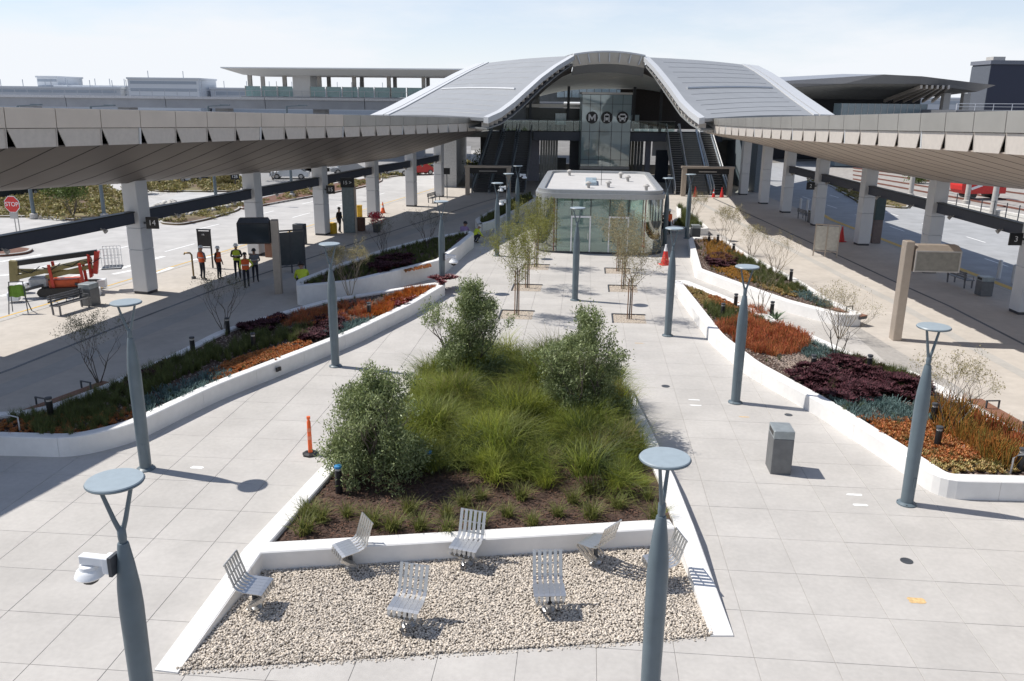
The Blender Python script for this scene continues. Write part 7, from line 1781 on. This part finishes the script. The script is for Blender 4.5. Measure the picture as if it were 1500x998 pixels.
# skyline left of the station
M_HAZE1 = mat('far_building_haze_pale', (0.66, 0.68, 0.70), .8, var=.05, scale=.05); M_HAZE2 = mat('far_building_haze_grey', (0.55, 0.57, 0.60), .8, var=.08, scale=.05); M_HWIN = mat('far_window_haze', (0.36, 0.40, 0.45), .4)  # distance haze is mixed into these skyline wall and window colours
def far_building(label, x0, x1, y, z1, floors, m, mast=0):
    t = thing('far_building', label, 'building', ((x0 + x1) / 2, y, -.2)); w = (x1 - x0) / 2
    b_ = MB(); b_.box(-w, w, 0, 25, 0, z1); b_.build('wall', m, t)
    b_ = MB(); b_.box(-w - .4, w + .4, -.4, 25.4, z1 + .01, z1 + .8); b_.build('roof', M_HAZE1, t)
    for f in range(floors):
        z = z1 * (f + .35) / floors; b_ = MB(); b_.box(-w * .94, w * .94, -.06, -.02, z, z + z1 / floors * .4); b_.build('window', M_HWIN, t)
    for k in range(mast):
        b_ = MB(); xx = -w + 2 * w * (k + .5) / mast; b_.bar((xx, 4, z1 + .8), (xx, 4, z1 + 4), .25); b_.build('mast', M_HWIN, t)
far_building('haze tinted low garage on the far left skyline', -255, -190, 420, 12.2, 4, M_HAZE2, 6)
far_building('slim haze tinted tower block on the left skyline', -235, -225, 430, 17.2, 6, M_HAZE1)
far_building('haze tinted stepped block on the skyline left of the elevated station', -186, -152, 420, 16.8, 5, M_HAZE1, 2)
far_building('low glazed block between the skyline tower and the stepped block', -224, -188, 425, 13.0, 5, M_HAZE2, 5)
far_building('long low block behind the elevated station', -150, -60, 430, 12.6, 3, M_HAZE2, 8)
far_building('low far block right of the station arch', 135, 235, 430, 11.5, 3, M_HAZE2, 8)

# ------------------------------------------------------------------ right side: folded roof hall, dark block, guideway, rail yard
hall = thing('folded_roof_hall', 'dark hall under a wide folded metal roof right of the arch', 'building', (56, 132, 0))
M_FOLD = mat('folded_roof_metal', (0.34, 0.35, 0.37), .4, metal=.4, var=.05)
b_ = MB(); b_.add([(-21, 0, 11.9), (-3, -6, 13.2), (2.5, -6, 13.0), (16.5, 0, 12.0), (16.5, 26, 13.0), (3, 26, 14.2), (-21, 26, 12.8),
                   (-19, 1.5, 10.9), (-8, -4, 11.9), (3, -4.5, 12.0), (14.5, 1, 11.1), (14.5, 25, 11.4), (-19, 25, 11.2)],
                  [(0, 1, 6), (1, 5, 6), (1, 2, 5), (2, 3, 4, 5), (0, 7, 8, 1), (1, 8, 9, 2), (2, 9, 10, 3), (3, 10, 11, 4), (6, 12, 7, 0), (4, 11, 12, 6, 5)])
b_.build('roof', M_FOLD, hall)
b_ = MB(); b_.add([(-19, 1.5, 10.88), (-8, -4, 11.88), (3, -4.5, 11.98), (14.5, 1, 11.08), (10, 20, 9.5), (-15, 20, 9.5)], [(5, 4, 3, 2, 1, 0)]); b_.build('soffit', M_INT, hall)
for k in range(6):
    b_ = MB(); b_.bar((3.5 + k * .8, -4.0, 11.6), (6 + k * 1.6, 14, 9.6), .3, .5); b_.build('soffit_rib', M_FIN, hall)
b_ = MB(); b_.box(-18, 13, 16, 22, -.1, 10.5); b_.build('wall', mat('dark_hall_wall', (0.03, 0.032, 0.038), .7), hall)
b_ = MB(); b_.box(-7.5, 5.3, -3.0, 0, 0, 9.15); b_.build('glass_box', mat('grey_glass_box', (0.17, 0.22, 0.24), .15, spec=.7), hall)
for k in range(14):
    b_ = MB(); xx = -7.4 + k * .97; b_.box(xx, xx + .05, -3.06, -3.01, 7.4, 9.15); b_.build('mullion', M_KERB, hall)
for k in range(2):
    b_ = MB(); b_.box(9.0 + k * 3, 10.0 + k * 3, 0, 1, -.1, 10.8); b_.build('column', M_KERB, hall)
dk = thing('dark_block', 'dark blue clad block at the right skyline', 'building', (91, 160, 0))
b_ = MB(); b_.box(-4.5, 30, 0, 6.5, -.1, 16.2); b_.build('wall', mat('midnight_cladding', (0.024, 0.03, 0.058), .5, var=.05), dk)
b_ = MB(); b_.box(-4.62, -4.51, -.05, 6.5, -.1, 16.0); b_.build('side_wall', mat('grey_clad_side', (0.10, 0.11, 0.13), .5), dk)
b_ = MB(); b_.box(-4.8, 30, -.3, 6.8, 16.21, 16.9); b_.build('parapet', mat('grey_parapet', (0.17, 0.18, 0.21), .6), dk)
for xx in (-3.5, 6, 10):
    b_ = MB(); b_.box(xx, xx + 2.2, 1.5, 4, 16.91, 17.6); b_.build('roof_unit', M_KERB, dk)
gw2 = thing('guideway', 'dark elevated guideway with white railings beyond the right canopy', 'viaduct')
b_ = MB(); b_.add([(60, 118, 6.9), (150, 100, 7.4), (150, 108, 7.4), (60, 128, 6.9), (60, 118, 8.4), (150, 100, 8.8), (150, 108, 8.8), (60, 128, 8.4)], [(0, 1, 5, 4), (4, 5, 6, 7), (3, 2, 1, 0), (0, 4, 7, 3), (2, 3, 7, 6)]); b_.build('girder', mat('dark_guideway', (0.12, 0.125, 0.135), .7), gw2)
for k in range(40):
    u = k / 40; p_ = Vector((60, 118, 8.4)).lerp(Vector((150, 100, 8.8)), u); b_ = MB(); b_.bar(p_, p_ + Vector((0, 0, .9)), .06); b_.build('rail_post', M_WHITE, gw2)
b_ = MB(); b_.bar((60, 118, 9.3), (150, 100, 9.7), .07); b_.build('top_rail', M_WHITE, gw2); b_ = MB(); b_.bar((60, 118, 8.9), (150, 100, 9.3), .05); b_.build('mid_rail', M_WHITE, gw2)
for k in range(3):
    b_ = MB(); b_.box(66 + k * 20, 68 + k * 20, 118 - k * 4, 121 - k * 4, -.1, 7.0); b_.build('pier', M_VIA, gw2)
# verge, low wall, yard
island('green verge beyond the right bus road', [(1180, 266), (1215, 272), (1260, 298), (1290, 302), (1330, 306), (1332, 298), (1270, 285), (1215, 262)], sc=(.7, 1.2))
wl = thing('retaining_wall', 'low white retaining wall beyond the right bus road', 'wall'); wall_run(wl, [survey(1195, 262), survey(1290, 290), survey(1500, 330), survey(1620, 352)], .3, .8, 6.0, 1, .5, mat('pale_retaining', (0.6, 0.58, 0.54), .8))
sheet('rail_yard', [survey(*q, -.1) for q in [(1200, 258), (1300, 286), (1500, 326), (1620, 345), (1620, 240), (1500, 222), (1250, 222)]], -.11, mat('yard_ballast', (0.33, 0.31, 0.285), .95, var=.2, scale=2.0, bump=.4, bscale=20), 'pale gravel rail yard beyond the right road')
for k, (a, b2) in enumerate([((1250, 262), (1560, 318)), ((1250, 256), (1560, 306)), ((1250, 250), (1560, 292)), ((1250, 246), (1560, 283)), ((1250, 240), (1560, 270)), ((1250, 237), (1560, 262))]):
    p0, p1 = survey(*a), survey(*b2); b_ = MB(); b_.bar((*p0, -.02), (*p1, -.02), .16, .14); tag(b_.build('rail', mat('rusty_rail', (0.17, 0.07, 0.05), .7)), 'rusty rail %s in the yard beyond the right road' % ['nearest the wall', 'second from the wall', 'third from the wall', 'fourth from the wall', 'fifth from the wall', 'farthest from the wall'][k], 'rail')
fx_ = [survey(1380 + k * 18, 312 + k * 4.2) for k in range(9)]
fe = thing('yard_fence', 'thin wire fence on dark posts along the rail yard', 'fence')
for k, (x, y) in enumerate(fx_):
    b_ = MB(); b_.bar((x, y, -.1), (x, y, 1.9), .06); b_.build('post', M_DARK, fe)
for z in (.3, 1.0, 1.8):
    for a, b2 in zip(fx_, fx_[1:]):
        b_ = MB(); b_.bar((*a, z), (*b2, z), .02); b_.build('wire', M_DARK, fe)
for k, (px, py, h, lab) in enumerate([(1452, 322, 5.5, 'pale mast standing in the rail yard'), (1333, 290, 6, 'grey mast behind the right screen totem'), (1415, 300, 4.5, 'thin mast in the middle of the yard')]):
    x, y = survey(px, py); b_ = MB(); b_.lathe([(.35, -.1), (.35, .4), (.24, .45), (.2, h)], 12); tag(b_.build('yard_mast', M_KERB, None, (x, y, 0), smooth=40), lab, 'mast')
x, y = survey(1432, 290); tr = thing('red_trailer', 'red rounded trailer with a white stripe in the rail yard', 'trailer', (x, y, 0), R(10))
b_ = MB(); pts = [(-2.2 + .5 * math.cos(a), 1.3 + .8 * math.sin(a)) for a in [math.pi / 2 + k * math.pi / 6 for k in range(7)]] + [(2.4, .5), (2.4, 2.1)]; n_ = len(pts)
b_.add([(a, -.9, c) for a, c in pts] + [(a, .9, c) for a, c in pts], [tuple(range(n_)), tuple(range(2 * n_ - 1, n_ - 1, -1))] + [(k, n_ + k, n_ + (k + 1) % n_, (k + 1) % n_) for k in range(n_)]); b_.build('body', M_RED, tr)
b_ = MB(); b_.bar((-1.6, -.92, 1.0), (-.4, -.92, 1.4), .03, .25); b_.build('stripe', M_WHITE, tr)
for s_ in (-1.2, 1.4):
    b_ = MB(); b_.tube([(s_, -.85, .4), (s_, .85, .4)], .4, 14); b_.build('wheel', M_BLACK, tr)
for k, (px, py) in enumerate([(1172, 308), (1182, 310), (1190, 306), (1405, 405), (1425, 412)]):
    x, y = survey(px, py); b_ = MB(); b_.lathe([(.11, 0), (.11, 1.0), (.06, 1.05)], 12); tag(b_.build('bollard', M_COLUMN, None, (x + (2.2 if k > 2 else 0), y, 0 if k < 3 else -.1), smooth=40), ['pale bollard nearest the column with sign 2', 'second pale bollard by the column with sign 2', 'third pale bollard by the column with sign 2', 'pale bollard at the kerb past the right bench', 'pale bollard at the kerb past the right bin'][k], 'bollard', 'pale bollards on the right platform')
# dark service boxes on the right platform
b_ = thing('bus_stop_pylon', 'dark green and brown stop pylon behind the third right column', 'pylon', (*survey(1282, 356), 0))
m_ = MB(); m_.bbox(-.3, .3, -.15, .15, 0, 1.6, .02); m_.build('lower_panel', mat('pylon_brown', (0.16, 0.12, 0.11), .6), b_); m_ = MB(); m_.bbox(-.33, .33, -.17, .17, 1.602, 3.5, .02); m_.build('upper_panel', mat('pylon_teal', (0.03, 0.06, 0.06), .4), b_)
